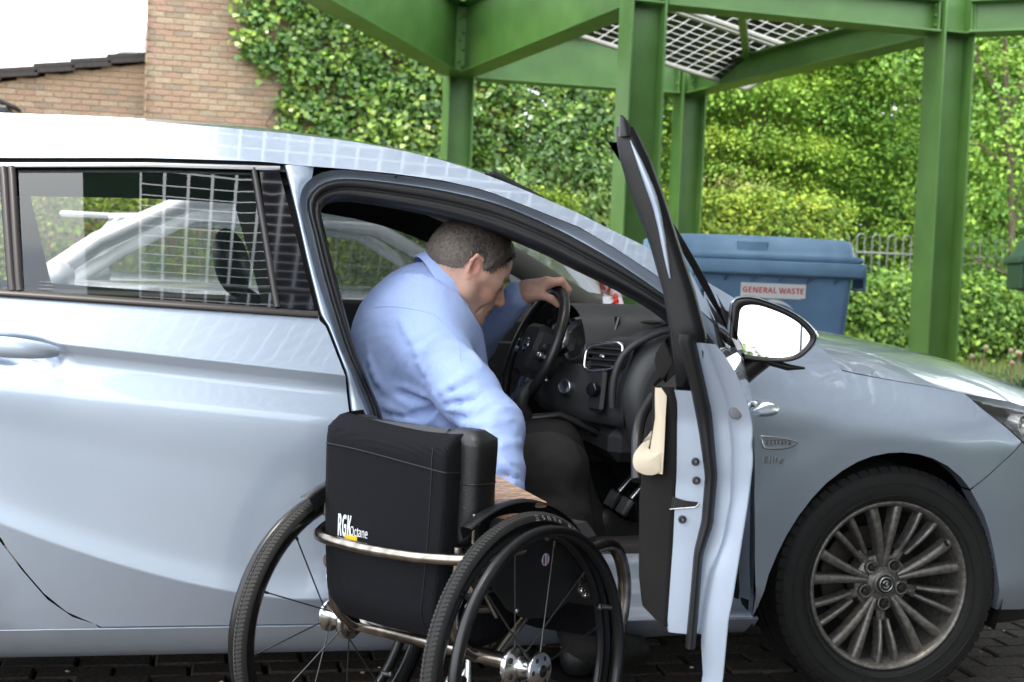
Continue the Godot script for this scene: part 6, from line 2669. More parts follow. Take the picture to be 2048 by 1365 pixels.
func door_mirror(d: Node3D, car: Node3D) -> void:
	# built in the world, facing as it does with the door swung out, then handed to the door
	var m := node("door_mirror", d)
	var c := Vector3(-0.450, 0.980, 1.05)
	var face := Vector3(-0.36, 0.075, 0.93).normalized()
	var ux := Vector3.UP.cross(face).normalized()
	var uy := face.cross(ux)
	var world := Transform3D(Basis(ux, uy, face), c)
	m.transform = d.transform.affine_inverse() * world
	# outline measured round the housing
	var out := [[-0.098, 0.045], [-0.094, 0.070], [-0.078, 0.081], [-0.045, 0.082], [0.0, 0.070], [0.045, 0.052], [0.080, 0.030], [0.103, 0.006], [0.107, -0.008], [0.098, -0.027], [0.074, -0.052], [0.045, -0.064], [0.0, -0.068], [-0.045, -0.066], [-0.080, -0.060], [-0.096, -0.046], [-0.100, -0.010]]
	var pts := []
	for p in out:
		pts.append(Vector2(p[0], p[1]))
	var loop := curve(pts, 60, true)
	var cap := Acc.new()
	var rows := []
	for q in [[1.0, 0.0], [1.055, -0.010], [1.04, -0.035], [0.9, -0.062], [0.72, -0.085], [0.45, -0.102], [0.15, -0.11]]:
		var row := []
		for p in loop:
			row.append(Vector3(p.x * q[0], p.y * q[0] + 0.004, q[1]))
		rows.append(row)
	cap.grid(rows, true, false, true)
	cap.fan(rows[6], Vector3(0, 0.004, -0.112), true)
	put("mirror_cap", cap, M["silver blue car paint"], m)
	var fr := Acc.new()
	rows = []
	for q in [[1.005, -0.010], [1.0, 0.003], [0.94, 0.006], [0.86, 0.001], [0.825, -0.008]]:
		var row := []
		for p in loop:
			row.append(Vector3(p.x * q[0] + (0.0 if q[0] > 0.96 else 0.004 * (1 - q[0]) * 5.0), p.y * q[0], q[1]))
		rows.append(row)
	fr.grid(rows, true)
	put("mirror_frame", fr, M["satin black trim"], m)
	var gl := Acc.new()
	var g := []
	for p in loop:
		g.append(Vector3(p.x * 0.84 + 0.002, p.y * 0.84, -0.007))
	gl.fan(g, Vector3(0.002, 0, -0.007))
	put("mirror_glass", gl, M["mirror glass"], m)
	var st := Acc.new()
	var wi := world.affine_inverse()
	var foot := wi * Vector3(-0.552, 0.845, 1.005)
	st.tube(curve([Vector3(0.0, -0.045, -0.05), Vector3(-0.035, -0.072, -0.05), Vector3(-0.06, -0.10, -0.045).lerp(foot, 0.35), foot], 14), [0.030, 0.034, 0.037, 0.038, 0.038, 0.038, 0.038, 0.038, 0.038, 0.038, 0.038, 0.038, 0.038, 0.038], 12, false, true, 0.75)
	put("mirror_arm", st, M["satin black trim"], m)
	var sail := Acc.new()
	sail.x = Transform3D(Basis(), -HINGE)
	skin(sail, v2([-0.74, 0.925, -0.46, 0.90, -0.46, 0.985, -0.60, 1.075]), 0.04, 0.006)
	put("mirror_sail", sail, M["satin black trim"], d)
	var fo := Acc.new()
	fo.tube([Vector3(-0.02, -0.062, -0.02), Vector3(0.045, -0.078, -0.025), Vector3(0.085, -0.078, -0.03)], [0.014, 0.012, 0.004], 8, false, true, 0.7)
	put("mirror_foot", fo, M["satin black trim"], m)

# ---------------------------------------------------------------- neighbouring cars, seen through the glass
func plain_car(called: String, label: String, at: Vector3, turn: float, paint: String, spoiler: bool) -> void:
	var c := node(called, self, at, turn)
	tag(c, label, "car", "cars parked beyond the silver blue estate")
	var p: Material = M[paint]
	var top := [-2.10, 0.98, -2.0, 1.0, -1.0, 0.98, 0.45, 0.95, 0.75, 0.93, 1.2, 0.86, 1.55, 0.74, 1.72, 0.6]
	var body := Acc.new()
	var rows := []
	for i in 33:
		var x := lerpf(-2.12, 1.74, i / 32.0)
		var yt := tabv(top, x)
		var e := 1.0 - 0.22 * pow(maxf(0.0, (x - 0.9) / 0.84), 2.0) - 0.10 * pow(maxf(0.0, (-x - 1.5) / 0.6), 2.0)
		var row := []
		for q in [[-0.76, 0.18, 0], [-0.84, 0.30, 0], [-0.86, 0.55, 0], [-0.87, 0.72, 0], [-0.855, 0.0, 0.10], [-0.80, 0.0, 0.0], [-0.4, 0.0, -0.04], [0.0, 0.0, -0.05], [0.4, 0.0, -0.04], [0.80, 0.0, 0.0], [0.855, 0.0, 0.10], [0.87, 0.72, 0], [0.86, 0.55, 0], [0.84, 0.30, 0], [0.76, 0.18, 0]]:
			row.append(Vector3(x, minf(q[1], yt - 0.1) if q[1] > 0.0 else yt - q[2], q[0] * e))
		rows.append(row)
	body.grid(rows)
	for en in [0, 32]:
		body.fan(rows[en], (rows[en][7] + rows[en][0] + rows[en][14]) / 3.0)
	put("body", body, p, c)
	var roof := Acc.new()
	rows = []
	for i in 13:
		var x := lerpf(-1.78, -0.16, i / 12.0)
		var row := []
		for j in 13:
			var t := -1.0 + j / 6.0
			row.append(Vector3(x, 1.345 + 0.05 * sm(-2.1, -0.8, x) * sm(0.3, -0.8, x) + 0.06 * (1.0 - pow(absf(t), 2.5)), 0.60 * t))
		rows.append(row)
	roof.grid(rows)
	put("roof", roof, p, c)
	var pl := Acc.new()
	for s in [-1.0, 1.0]:
		pl.tube([Vector3(0.50, 0.94, s * 0.79), Vector3(0.2, 1.17, s * 0.70), Vector3(-0.16, 1.36, s * 0.60), Vector3(-0.5, 1.385, s * 0.60), Vector3(-1.2, 1.39, s * 0.60), Vector3(-1.78, 1.355, s * 0.60)], [0.075, 0.078, 0.075, 0.055, 0.05, 0.05], 8, false, true, 0.6)
		pl.tube([Vector3(-1.72, 1.35, s * 0.60), Vector3(-2.02, 0.98, s * 0.74)], 0.07, 8, false, true, 0.6)
		pl.tube([Vector3(-0.62, 1.38, s * 0.60), Vector3(-0.66, 0.96, s * 0.80)], 0.035, 8, false, true, 0.5)
	put("pillars", pl, p, c)
	var gl := [
		["windscreen", [Vector3(0.50, 0.95, -0.76), Vector3(0.50, 0.95, 0.76), Vector3(-0.14, 1.37, 0.58), Vector3(-0.14, 1.37, -0.58)]],
		["rear_window", [Vector3(-2.03, 1.0, -0.70), Vector3(-2.03, 1.0, 0.70), Vector3(-1.76, 1.36, 0.58), Vector3(-1.76, 1.36, -0.58)]]]
	for s in [-1.0, 1.0]:
		gl.append(["side_window", [Vector3(0.42, 0.96, s * 0.80), Vector3(-0.64, 0.97, s * 0.80), Vector3(-0.62, 1.36, s * 0.605), Vector3(-0.16, 1.34, s * 0.605)]])
		gl.append(["side_window", [Vector3(-0.68, 0.97, s * 0.80), Vector3(-1.98, 0.99, s * 0.77), Vector3(-1.72, 1.33, s * 0.605), Vector3(-0.64, 1.36, s * 0.605)]])
		var mi := Acc.new()
		mi.ball(Vector3(0.32, 1.02, s * 0.96), Vector3(0.06, 0.065, 0.10), 12)
		put("mirror", mi, p, c)
		var tl := Acc.new()
		tl.grid([[Vector3(-1.98, 0.80, s * 0.835), Vector3(-2.15, 0.80, s * 0.72), Vector3(-2.16, 0.80, s * 0.60)], [Vector3(-1.94, 0.92, s * 0.825), Vector3(-2.13, 0.92, s * 0.70), Vector3(-2.14, 0.92, s * 0.60)], [Vector3(-1.97, 1.04, s * 0.79), Vector3(-2.09, 1.04, s * 0.70), Vector3(-2.10, 1.04, s * 0.62)], [Vector3(-1.96, 1.12, s * 0.745), Vector3(-2.03, 1.12, s * 0.69), Vector3(-2.04, 1.12, s * 0.64)]])
		put("tail_lamp", tl, M["red lamp lens"], c)
		var rf := Acc.new()
		for k in 5:
			rf.ball(Vector3(-2.05, 0.99 + 0.02 * (k % 3), s * (0.775 - 0.012 * k)), Vector3.ONE * 0.014, 8)
		put("tail_lamp_reflex", rf, M["red reflex"], c)
	for g in gl:
		var a := Acc.new()
		a.grid([[g[1][0], g[1][1]], [g[1][3], g[1][2]]])
		put(g[0], a, M["clear glass"], c)
	if spoiler:
		var sp := Acc.new()
		sp.box(Vector3(0.30, 0.035, 1.1), Vector3(-1.92, 1.372, 0), 0.012)
		put("roof_spoiler", sp, p, c)
	for x in [-1.45, 1.05]:
		for s in [-1.0, 1.0]:
			var w := Acc.new()
			w.x = Transform3D(Basis(), Vector3(x, 0.30, s * 0.78))
			w.lathe([Vector2(0.0001, s * 0.06), Vector2(0.16, s * 0.08), Vector2(0.20, s * 0.095), Vector2(0.29, s * 0.10), Vector2(0.30, s * 0.08), Vector2(0.30, -s * 0.1)], 28)
			put("wheel", w, M["tyre rubber"], c)

func build_other_cars() -> void:
	plain_car("hatchback", "silver hatchback parked nose left beyond the estate, its red tail lamp in the windscreen", Vector3(-2.05, 0, -2.50), PI, "pale car paint", false)
	plain_car("hatchback", "second pale hatchback with roof spoiler, seen through the rear side window", Vector3(-0.62, 0, -4.95), 0.0, "pale car paint", true)

# ---------------------------------------------------------------- wheelchair: local x forward, z to the occupant's right
const CHAIR_AT := Vector3(-1.295, 0, 1.295)
const CHAIR_TURN := 40.2

func chair_wheel(ch: Node3D, at: Vector3, s: float) -> Node3D:
	var w := node("rear_wheel", ch, at)
	w.rotation.x = -0.045 * s
	var ty := Acc.new()
	var ring := []
	var prof := []
	for k in 11:
		var an := PI * k / 10.0
		prof.append(Vector2(0.294 + 0.016 * sin(an), -0.0165 * cos(an)))
	ty.lathe(prof, 72)
	put("tyre", ty, M["tyre rubber"], w)
	# tread: small chevrons
	var tr := Acc.new()
	for k in 210:
		for q in [-1.0, 1.0]:
			var an := TAU * (k + (0.5 if q > 0 else 0.0)) / 210.0
			tr.x = Transform3D(Basis(Vector3(0, 0, 1), an), Vector3.ZERO) * Transform3D(Basis(Vector3(0, 1, 0), -q * 0.55) * Basis(Vector3(1, 0, 0), q * 0.5), Vector3(0.3075, 0, q * 0.0075))
			tr.box(Vector3(0.003, 0.0058, 0.012), Vector3.ZERO)
	kind(put("tread_blocks", tr, M["tyre tread"], w), "stuff")
	var rim := Acc.new()
	rim.lathe([Vector2(0.296, -0.012), Vector2(0.288, -0.014), Vector2(0.272, -0.011), Vector2(0.262, -0.004), Vector2(0.262, 0.004), Vector2(0.272, 0.011), Vector2(0.288, 0.014), Vector2(0.296, 0.012)], 72)
	put("rim", rim, M["black rim"], w)
	var hr := Acc.new()
	var pts := []
	for k in 60:
		var an := TAU * k / 60.0
		pts.append(Vector3(cos(an) * 0.277, sin(an) * 0.277, s * 0.044))
	hr.tube(pts, 0.0125, 10, true, false)
	put("hand_rim", hr, M["push rim black"], w)
	for k in 6:
		var an := TAU * (k + 0.3) / 6.0
		var tb := Acc.new()
		tb.tube([Vector3(cos(an) * 0.266, sin(an) * 0.266, s * 0.008), Vector3(cos(an) * 0.268, sin(an) * 0.268, s * 0.044)], 0.006, 7)
		tb.ball(Vector3(cos(an) * 0.262, sin(an) * 0.262, s * 0.014), Vector3.ONE * 0.008, 8)
		put("hand_rim_tab", tb, M["spoke steel"], w)
	# hub: drilled flanges joined by a waisted shell
	var hub := Acc.new()
	hub.x = Transform3D(Basis.from_scale(Vector3(1.18, 1.18, 1.0)), Vector3.ZERO)
	hub.lathe([Vector2(0.0001, s * 0.045), Vector2(0.011, s * 0.045), Vector2(0.013, s * 0.041), Vector2(0.030, s * 0.040), Vector2(0.031, s * 0.037), Vector2(0.031, s * 0.030), Vector2(0.018, s * 0.024), Vector2(0.017, 0.0), Vector2(0.019, -s * 0.012), Vector2(0.033, -s * 0.020), Vector2(0.034, -s * 0.024), Vector2(0.034, -s * 0.032), Vector2(0.032, -s * 0.034), Vector2(0.012, -s * 0.036), Vector2(0.0001, -s * 0.036)], 36)
	put("hub", hub, M["polished hub"], w)
	var holes := Acc.new()
	holes.x = hub.x
	for k in 6:
		var an := TAU * k / 6.0
		holes.ball(Vector3(cos(an) * 0.0215, sin(an) * 0.0215, s * 0.0393), Vector3(0.0055, 0.0055, 0.0022), 10)
		holes.ball(Vector3(cos(an) * 0.024, sin(an) * 0.024, -s * 0.0340), Vector3(0.006, 0.006, 0.0022), 10)
		holes.ball(Vector3(cos(an + 0.5) * 0.0265, sin(an + 0.5) * 0.0265, -s * 0.016), Vector3(0.006, 0.006, 0.005), 10)
	put("hub_drillings", holes, M["dusty dark alloy"], w)
	var cap := Acc.new()
	cap.ball(Vector3(0, 0, s * 0.0455), Vector3(0.0125, 0.0125, 0.004), 16)
	put("axle_button", cap, M["gloss black"], w)
	for k in 12:
		var an := TAU * (k + 0.25) / 12.0
		var inb := k % 2 == 0
		var sp := Acc.new()
		var a0 := an + (0.25 if inb else -0.25)
		sp.tube([Vector3(cos(a0) * 0.029, sin(a0) * 0.029, s * (0.034 if inb else -0.028)), Vector3(cos(an) * 0.263, sin(an) * 0.263, 0.0)], 0.0017, 6)
		sp.tube([Vector3(cos(an) * 0.25, sin(an) * 0.25, s * (0.0034 if inb else -0.0028) * 0.5), Vector3(cos(an) * 0.264, sin(an) * 0.264, 0.0)], 0.0032, 6)
		put("spoke", sp, M["spoke steel"], w)
	return w

func build_wheelchair() -> void:
	var m := mat("tyre tread", lin(0.040, 0.039, 0.037), 0.85)
	var ch := node("wheelchair", self, CHAIR_AT, deg_to_rad(CHAIR_TURN))
	tag(ch, "black rigid-frame wheelchair with bare metal tubes beside the open car door", "wheelchair")
	var near := chair_wheel(ch, Vector3(-0.016, 0.311, 0.262), 1.0)
	chair_wheel(ch, Vector3(-0.002, 0.311, -0.262), -1.0)
	# lettering round the near tyre, heads towards the hub
	var word := "MARATHON PLUS"
	for k in word.length():
		if word[k] == " ":
			continue
		var an := deg_to_rad(38.0 + 3.7 * k)
		var t := put("tyre_lettering", text(word[k], 0.0145, 0.0006, "Droid Sans", true), M["grey print"], near)
		var up_ := -Vector3(cos(an), sin(an), 0)
		var rt := Vector3(-sin(an), cos(an), 0)
		var o := Basis(rt, up_, Vector3(0, 0, 1)) * Basis(Vector3(1, 0, 0), 0.62)
		t.transform = Transform3D(o.scaled_local(Vector3(1.15, 1, 1)), Vector3(cos(an) * 0.3012, sin(an) * 0.3012, 0.0148))
	for k in 3:
		var an := deg_to_rad(38.0 + 3.7 * 13 + 0.6)
		var t := put("tyre_lettering", text(["25-540", "24x1", "MAX 10"][k], 0.0035, 0.0005, "Droid Sans", true), M["grey print"], near)
		var o := Basis(Vector3(-sin(an), cos(an), 0), -Vector3(cos(an), sin(an), 0), Vector3(0, 0, 1)) * Basis(Vector3(1, 0, 0), 0.62)
		t.transform = Transform3D(o, Vector3(cos(an) * (0.3052 - 0.0045 * k), sin(an) * (0.3052 - 0.0045 * k), 0.0135 + 0.0022 * k))
	var ti: Material = M["titanium tube"]
	# back: a padded sling wrapped over the canes
	var bk := Acc.new()
	var rows := []
	var zc := -0.045
	for i in 21:
		var t := i / 20.0
		var y := lerpf(0.345, 0.765, t)
		var row := []
		var half := 0.174 - 0.030 * pow(1.0 - t, 2.5) - 0.004 * pow(t, 8.0)
		for k in 33:
			var an := lerpf(-1.0, 1.0, k / 32.0)
			var z := signf(an) * half * minf(1.0, absf(an) * 1.12)
			var round_ := pow(maxf(0.0, absf(an) - 0.86) / 0.14, 1.6)
			var sag := 0.012 * (1.0 - an * an)
			var topr := 0.035 * pow(maxf(0.0, t - 0.93) / 0.07, 2.0)
			row.append(Vector3(-0.118 - 0.030 * (1.0 - t) * 0 + 0.055 * round_ - sag * 0.6 + topr + 0.05 * pow(maxf(0.0, 0.18 - t) / 0.18, 2.0), y + 0.012 * an * an * sm(0.8, 1.0, t) - 0.006 * sin(an * 2.0) * t + 0.035 * an * pow(1.0 - t, 4.0) * 0.0, zc + z) + Vector3(0.0035 * fold_noise.get_noise_3d(y * 260.0, z * 150.0, 3.0), 0, 0))
		rows.append(row)
	bk.grid(rows)
	var top1 := []
	var top2 := []
	var top3 := []
	for p in rows[20]:
		top1.append(p)
		top2.append(p + Vector3(0.022, 0.004, 0))
		top3.append(p + Vector3(0.045, -0.03, 0))
	bk.grid([top1, top2, top3])
	put("back_cover", bk, M["mesh fabric"], ch)
	var sm3 := Acc.new()
	var pts := []
	for k in 33:
		var p: Vector3 = rows[17][k]
		pts.append(p + Vector3(-0.0005, 0.012 - 0.018 * pow(k / 32.0, 3.0), 0))
	sm3.tube(pts, 0.0014, 5)
	pts = []
	for i in range(1, 20):
		pts.append(rows[i][27] + Vector3(-0.0008, 0, 0))
	sm3.tube(pts, 0.0012, 5)
	put("back_cover_seam", sm3, M["black leather"], ch)
	# leather side roll of the inner cushion
	for s in [1.0, -1.0]:
		var ro := Acc.new()
		rows = []
		for i in 17:
			var t := i / 16.0
			var y := lerpf(0.535, 0.777, t)
			var row := []
			var e := sqrt(maxf(0.30, 1.0 - pow(absf(t - 0.5) * 2.0, 30.0)))
			var tap := lerpf(0.82, 1.0, sm(0.0, 0.35, t))
			for k in 20:
				var an := TAU * k / 20.0
				var cx := signf(cos(an)) * pow(absf(cos(an)), 0.55)
				var cz := signf(sin(an)) * pow(absf(sin(an)), 0.7)
				row.append(Vector3(-0.035 + cx * 0.045 * e, y, zc + s * (0.145 * tap + 0.010) + cz * 0.056 * e * lerpf(1.0, 1.06, sin(t * 9.0) * 0.5)))
			rows.append(row)
		ro.grid(rows, true, false, true)
		ro.fan(rows[16], (rows[16][0] + rows[16][10]) / 2.0, true)
		put("side_roll", ro, M["black leather"], ch)
		var sw := Acc.new()
		var sp := []
		for p in rows[9]:
			sp.append(p + (p - (rows[9][0] + rows[9][10]) / 2.0) * 0.012)
		sw.tube(sp, 0.0018, 5, true)
		put("side_roll_seam", sw, M["black leather"], ch)
	var inner := Acc.new()
	inner.box(Vector3(0.05, 0.22, 0.28), Vector3(-0.055, 0.665, zc), 0.02)
	put("inner_cushion", inner, M["black leather"], ch)
	# printed mark on the back: outlined tall letters, a word and a yellow tag
	var mk := node("maker_mark", ch)
	mk.transform = Transform3D(Basis(Vector3.UP, -PI / 2) * Basis(Vector3.RIGHT, 0.0), Vector3(-0.1268, 0.56, -0.150))
	var specs := [["RGK", 0.062, "white print", Vector3(0.006, -0.008, 0.0), Vector3(0.33, 1.05, 1), true], ["Octane", 0.026, "white print", Vector3(0.048, -0.016, 0.0), Vector3(0.62, 1.0, 1), false]]
	for q in specs:
		var t := put("printed_word", text(q[0], q[1], 0.0008, "Droid Sans", q[5]), M[q[2]], mk)
		t.transform = Transform3D(Basis.from_scale(q[4]), q[3])
	var yt := Acc.new()
	yt.box(Vector3(0.036, 0.013, 0.001), Vector3(0.026, -0.031, 0.0))
	put("yellow_tag", yt, M["yellow print"], mk)
	# rigid back bar, sweeping round behind the cover
	var bar := Acc.new()
	bar.tube(curve([Vector3(-0.075, 0.548, -0.222), Vector3(-0.118, 0.532, -0.221), Vector3(-0.142, 0.524, -0.200), Vector3(-0.152, 0.521, -0.12), Vector3(-0.155, 0.521, -0.04), Vector3(-0.150, 0.523, 0.06), Vector3(-0.138, 0.527, 0.13), Vector3(-0.118, 0.532, 0.19), Vector3(-0.07, 0.540, 0.222), Vector3(0.0, 0.545, 0.232)], 40), 0.0118, 12)
	put("back_bar", bar, ti, ch)
	# axle tube
	var ax := Acc.new()
	ax.tube([Vector3(-0.01, 0.312, -0.222), Vector3(-0.01, 0.312, 0.222)], 0.0165, 14)
	put("axle_tube", ax, ti, ch)
	for z in [-0.232, 0.232]:
		var cl := Acc.new()
		cl.x = Transform3D(Basis(), Vector3(-0.01, 0.312, z - 0.012))
		cl.lathe([Vector2(0.018, 0.0), Vector2(0.024, 0.002), Vector2(0.024, 0.022), Vector2(0.018, 0.024)], 18)
		put("axle_clamp", cl, M["polished hub"], ch)
	# side frames
	for s in [-1.0, 1.0]:
		var z: float = s * 0.195 - 0.02
		var zb: float = s * 0.168 - 0.030
		var fr := Acc.new()
		fr.tube(curve([Vector3(-0.10, 0.462, z), Vector3(0.05, 0.470, z), Vector3(0.20, 0.480, z), Vector3(0.33, 0.488, z), Vector3(0.40, 0.490, z), Vector3(0.447, 0.468, z), Vector3(0.478, 0.41, z), Vector3(0.484, 0.35, z), Vector3(0.474, 0.27, z * 0.97), Vector3(0.470, 0.20, z * 0.93), Vector3(0.50, 0.12, z * 0.85)], 44), 0.0158, 12)
		put("side_frame", fr, ti, ch)
		var cane := Acc.new()
		cane.tube(curve([Vector3(-0.087, 0.545, zb), Vector3(-0.092, 0.46, zb), Vector3(-0.098, 0.41, zb), Vector3(-0.085, 0.362, zb), Vector3(-0.045, 0.325, zb), Vector3(-0.01, 0.312, zb)], 30), 0.0125, 10)
		put("back_cane", cane, ti, ch)
		var st := Acc.new()
		st.tube([Vector3(-0.008, 0.314, z), Vector3(0.08, 0.372, z), Vector3(0.20, 0.476, z)], 0.0125, 10)
		st.tube([Vector3(-0.095, 0.43, z), Vector3(-0.03, 0.418, z)], 0.010, 8)
		st.tube([Vector3(-0.075, 0.47, z + s * 0.012), Vector3(-0.02, 0.40, z + s * 0.012)], 0.004, 6)
		put("frame_strut", st, ti, ch)
		# carbon side guard with rivets
		var gd := Acc.new()
		gd.prism(PackedVector2Array([Vector2(-0.06, 0.475), Vector2(-0.045, 0.53), Vector2(0.0, 0.575), Vector2(0.10, 0.592), Vector2(0.20, 0.572), Vector2(0.265, 0.52), Vector2(0.275, 0.46), Vector2(0.235, 0.40), Vector2(0.15, 0.372), Vector2(0.06, 0.385), Vector2(0.0, 0.415)]), z + s * 0.022, z + s * 0.025, 0.0008)
		put("side_guard", gd, M["carbon guard"], ch)
		var gb := Acc.new()
		for q in [[0.03, 0.408], [0.105, 0.578], [0.235, 0.535], [-0.03, 0.52]]:
			gb.ball(Vector3(q[0], q[1], z + s * 0.027), Vector3(0.006, 0.006, 0.004), 10)
		put("guard_rivet", gb, M["polished hub"], ch)
		# splash guard hugging the tyre
		var mg := Acc.new()
		rows = []
		for k in 25:
			var an := lerpf(0.5, 2.05, k / 24.0)
			var row := []
			for q in [[0.300, 0.0], [0.328, 0.002], [0.332, 0.010], [0.331, 0.028], [0.327, 0.030]]:
				row.append(Vector3(-0.01 + cos(an) * q[0], 0.311 + sin(an) * q[0], s * (0.205 + q[1]) - 0.008))
			rows.append(row)
		mg.grid(rows)
		put("splash_guard", mg, M["push rim black"], ch)
		var gbr := Acc.new()
		gbr.box(Vector3(0.016, 0.06, 0.008), Vector3(-0.098, 0.59, z + s * 0.012), 0.002)
		gbr.ball(Vector3(-0.10, 0.605, z + s * 0.020), Vector3(0.008, 0.008, 0.005), 10)
		put("guard_bracket", gbr, ti, ch)
		# front castor: fork, wheel
		var fk := Acc.new()
		fk.tube([Vector3(0.40, 0.185, z), Vector3(0.40, 0.13, z), Vector3(0.375, 0.06, z + 0.022)], 0.010, 8)
		fk.tube([Vector3(0.40, 0.13, z), Vector3(0.375, 0.06, z - 0.022)], 0.008, 8)
		fk.tube([Vector3(0.40, 0.20, z), Vector3(0.474, 0.25, z)], 0.012, 8)
		put("castor_fork", fk, M["polished hub"], ch)
		var cw := Acc.new()
		cw.x = Transform3D(Basis(), Vector3(0.375, 0.055, z))
		cw.lathe([Vector2(0.0001, 0.012), Vector2(0.03, 0.012), Vector2(0.036, 0.015), Vector2(0.050, 0.013), Vector2(0.054, 0.006), Vector2(0.054, -0.006), Vector2(0.050, -0.013), Vector2(0.036, -0.015), Vector2(0.0001, -0.012)], 28)
		put("castor_wheel", cw, M["tyre rubber"], ch)
		# wheel lock by the front of the seat
		var wl := Acc.new()
		wl.box(Vector3(0.05, 0.018, 0.016), Vector3(0.265, 0.435, z + s * 0.03), 0.004)
		wl.box(Vector3(0.03, 0.035, 0.016), Vector3(0.30, 0.45, z + s * 0.03), 0.004)
		wl.tube([Vector3(0.29, 0.44, z + s * 0.035), Vector3(0.36, 0.43, z + s * 0.035)], 0.007, 8)
		put("wheel_lock", wl, M["push rim black"], ch)
		var bo := Acc.new()
		for q in [[0.246, 0.418], [0.262, 0.405], [0.276, 0.432], [0.292, 0.452]]:
			bo.x = Transform3D(Basis(), Vector3(q[0], q[1], z + s * 0.038))
			bo.lathe([Vector2(0.0001, s * 0.008), Vector2(0.0065, s * 0.007), Vector2(0.0075, s * 0.003), Vector2(0.0075, -s * 0.004)], 6)
		put("clamp_bolt", bo, M["polished hub"], ch)
	# sticker on the near guard
	var stk := Acc.new()
	var zs := 0.195 - 0.02 + 0.0262
	for q in [["white print", 0.0, 0.013], ["red print", 0.004, 0.003], ["blue print", -0.005, 0.004], ["red print", -0.0095, 0.002]]:
		var b := Acc.new()
		var hw_: float = sqrt(maxf(0.0, 0.0001 * 1.69 - q[1] * q[1]))
		if q[2] > 0.01:
			b.x = Transform3D(Basis(), Vector3(0.125, 0.500, zs))
			b.lathe([Vector2(0.0001, 0.0004), Vector2(0.013, 0.0003), Vector2(0.013, -0.0006)], 20)
		else:
			b.box(Vector3(q[2], hw_ * 1.7, 0.0006), Vector3(0.125 + q[1], 0.500, zs + 0.0008))
		put("round_sticker", b, M[q[0]], ch)
	# seat, straps, bag, foot plate
	var cu := Acc.new()
	cu.box(Vector3(0.46, 0.075, 0.37), Vector3(0.168, 0.505, -0.02), 0.028)
	put("seat_cushion", cu, M["seat cloth"], ch)
	var bag := Acc.new()
	bag.box(Vector3(0.20, 0.15, 0.26), Vector3(0.10, 0.375, -0.02), 0.03)
	put("under_seat_pouch", bag, M["mesh fabric"], ch)
	var calf := Acc.new()
	calf.grid([[Vector3(0.42, 0.34, 0.16), Vector3(0.38, 0.34, 0.0), Vector3(0.42, 0.34, -0.2)], [Vector3(0.42, 0.27, 0.16), Vector3(0.38, 0.27, 0.0), Vector3(0.42, 0.27, -0.2)]])
	put("calf_strap", calf, M["mesh fabric"], ch)
	var ft := Acc.new()
	ft.box(Vector3(0.17, 0.014, 0.28), Vector3(0.565, 0.112, -0.02), 0.005)
	ft.tube([Vector3(0.50, 0.12, -0.18), Vector3(0.52, 0.10, -0.02), Vector3(0.50, 0.12, 0.14)], 0.012, 8)
	put("foot_plate", ft, M["push rim black"], ch)
	# small rear anti-tip wheel
	var at := Acc.new()
	at.tube([Vector3(-0.02, 0.30, 0.10), Vector3(-0.07, 0.25, 0.105), Vector3(-0.10, 0.225, 0.11)], 0.008, 8)
	at.x = Transform3D(Basis(), Vector3(-0.10, 0.20, 0.11))
	at.lathe([Vector2(0.0001, 0.012), Vector2(0.026, 0.012), Vector2(0.030, 0.0), Vector2(0.026, -0.012), Vector2(0.0001, -0.012)], 20)
	put("anti_tip_wheel", at, M["polished hub"], ch)
	# loose wooden transfer board sticking out from under the sleeve
	var bd := node("transfer_board", self)
	tag(bd, "small wooden transfer board poking out beside the wheelchair's leather side roll", "board")
	bd.transform = Transform3D(Basis(Vector3.UP, deg_to_rad(CHAIR_TURN)), CHAIR_AT) * Transform3D(Basis(Vector3.UP, -0.42) * Basis(Vector3(1, 0, 0), 0.10) * Basis(Vector3(0, 0, 1), 0.03), Vector3(0.085, 0.632, 0.025))
	var bp := Acc.new()
	bp.x = Transform3D(Basis(Vector3.RIGHT, -PI / 2), Vector3.ZERO)
	var poly := PackedVector2Array()
	for q in [[0.10, 0.26, 0.0], [-0.10, 0.26, 1.57], [-0.10, -0.12, 3.14], [0.10, -0.12, 4.71]]:
		for k in 5:
			var an: float = q[2] + PI / 2 * k / 4.0
			poly.append(Vector2(q[0] * 0.7 + cos(an) * 0.03, -(q[1] * 0.55 - 0.04) * (1.0 if q[2] < 2.0 else 1.0) + sin(an) * 0.03))
	bp.box(Vector3(0.20, 0.40, 0.013), Vector3(0.0, 0.04, 0.0), 0.004)
	put("board_slab", bp, M["board ply"], bd)

# ---------------------------------------------------------------- person: distance fields meshed as surface nets
func sd_prims(p: Vector3, prims: Array) -> float:
	var d := 1e3
	for q in prims:
		var e: float
		if q[0] == 0:
			# tapered capsule
			var ba: Vector3 = q[2]
			var pa: Vector3 = p - q[1]
			var t := clampf(pa.dot(ba) * q[5], 0.0, 1.0)
			e = (pa - ba * t).length() - lerpf(q[3], q[4], t)
		else:
			# ellipsoid
			var r: Vector3 = q[2]
			var c: Vector3 = (p - q[1]) / r
			var k0 := c.length()
			var k1 := (c / r).length()
			e = k0 * (k0 - 1.0) / maxf(k1, 1e-6)
		var k: float = q[6]
		if k >= 0.0:
			var h := maxf(k - absf(d - e), 0.0) / maxf(k, 1e-6)
			d = minf(d, e) - h * h * k * 0.25
		else:
			k = -k
			e = -e
			var h := maxf(k - absf(d - e), 0.0) / k
			d = maxf(d, e) + h * h * k * 0.25
	return d

func cone(a: Vector3, b: Vector3, ra: float, rb: float, k := 0.02) -> Array:
	var ba := b - a
	return [0, a, ba, ra, rb, 1.0 / maxf(ba.length_squared(), 1e-9), k]

func egg(c: Vector3, r: Vector3, k := 0.02) -> Array:
	return [1, c, r, 0.0, 0.0, 0.0, k]

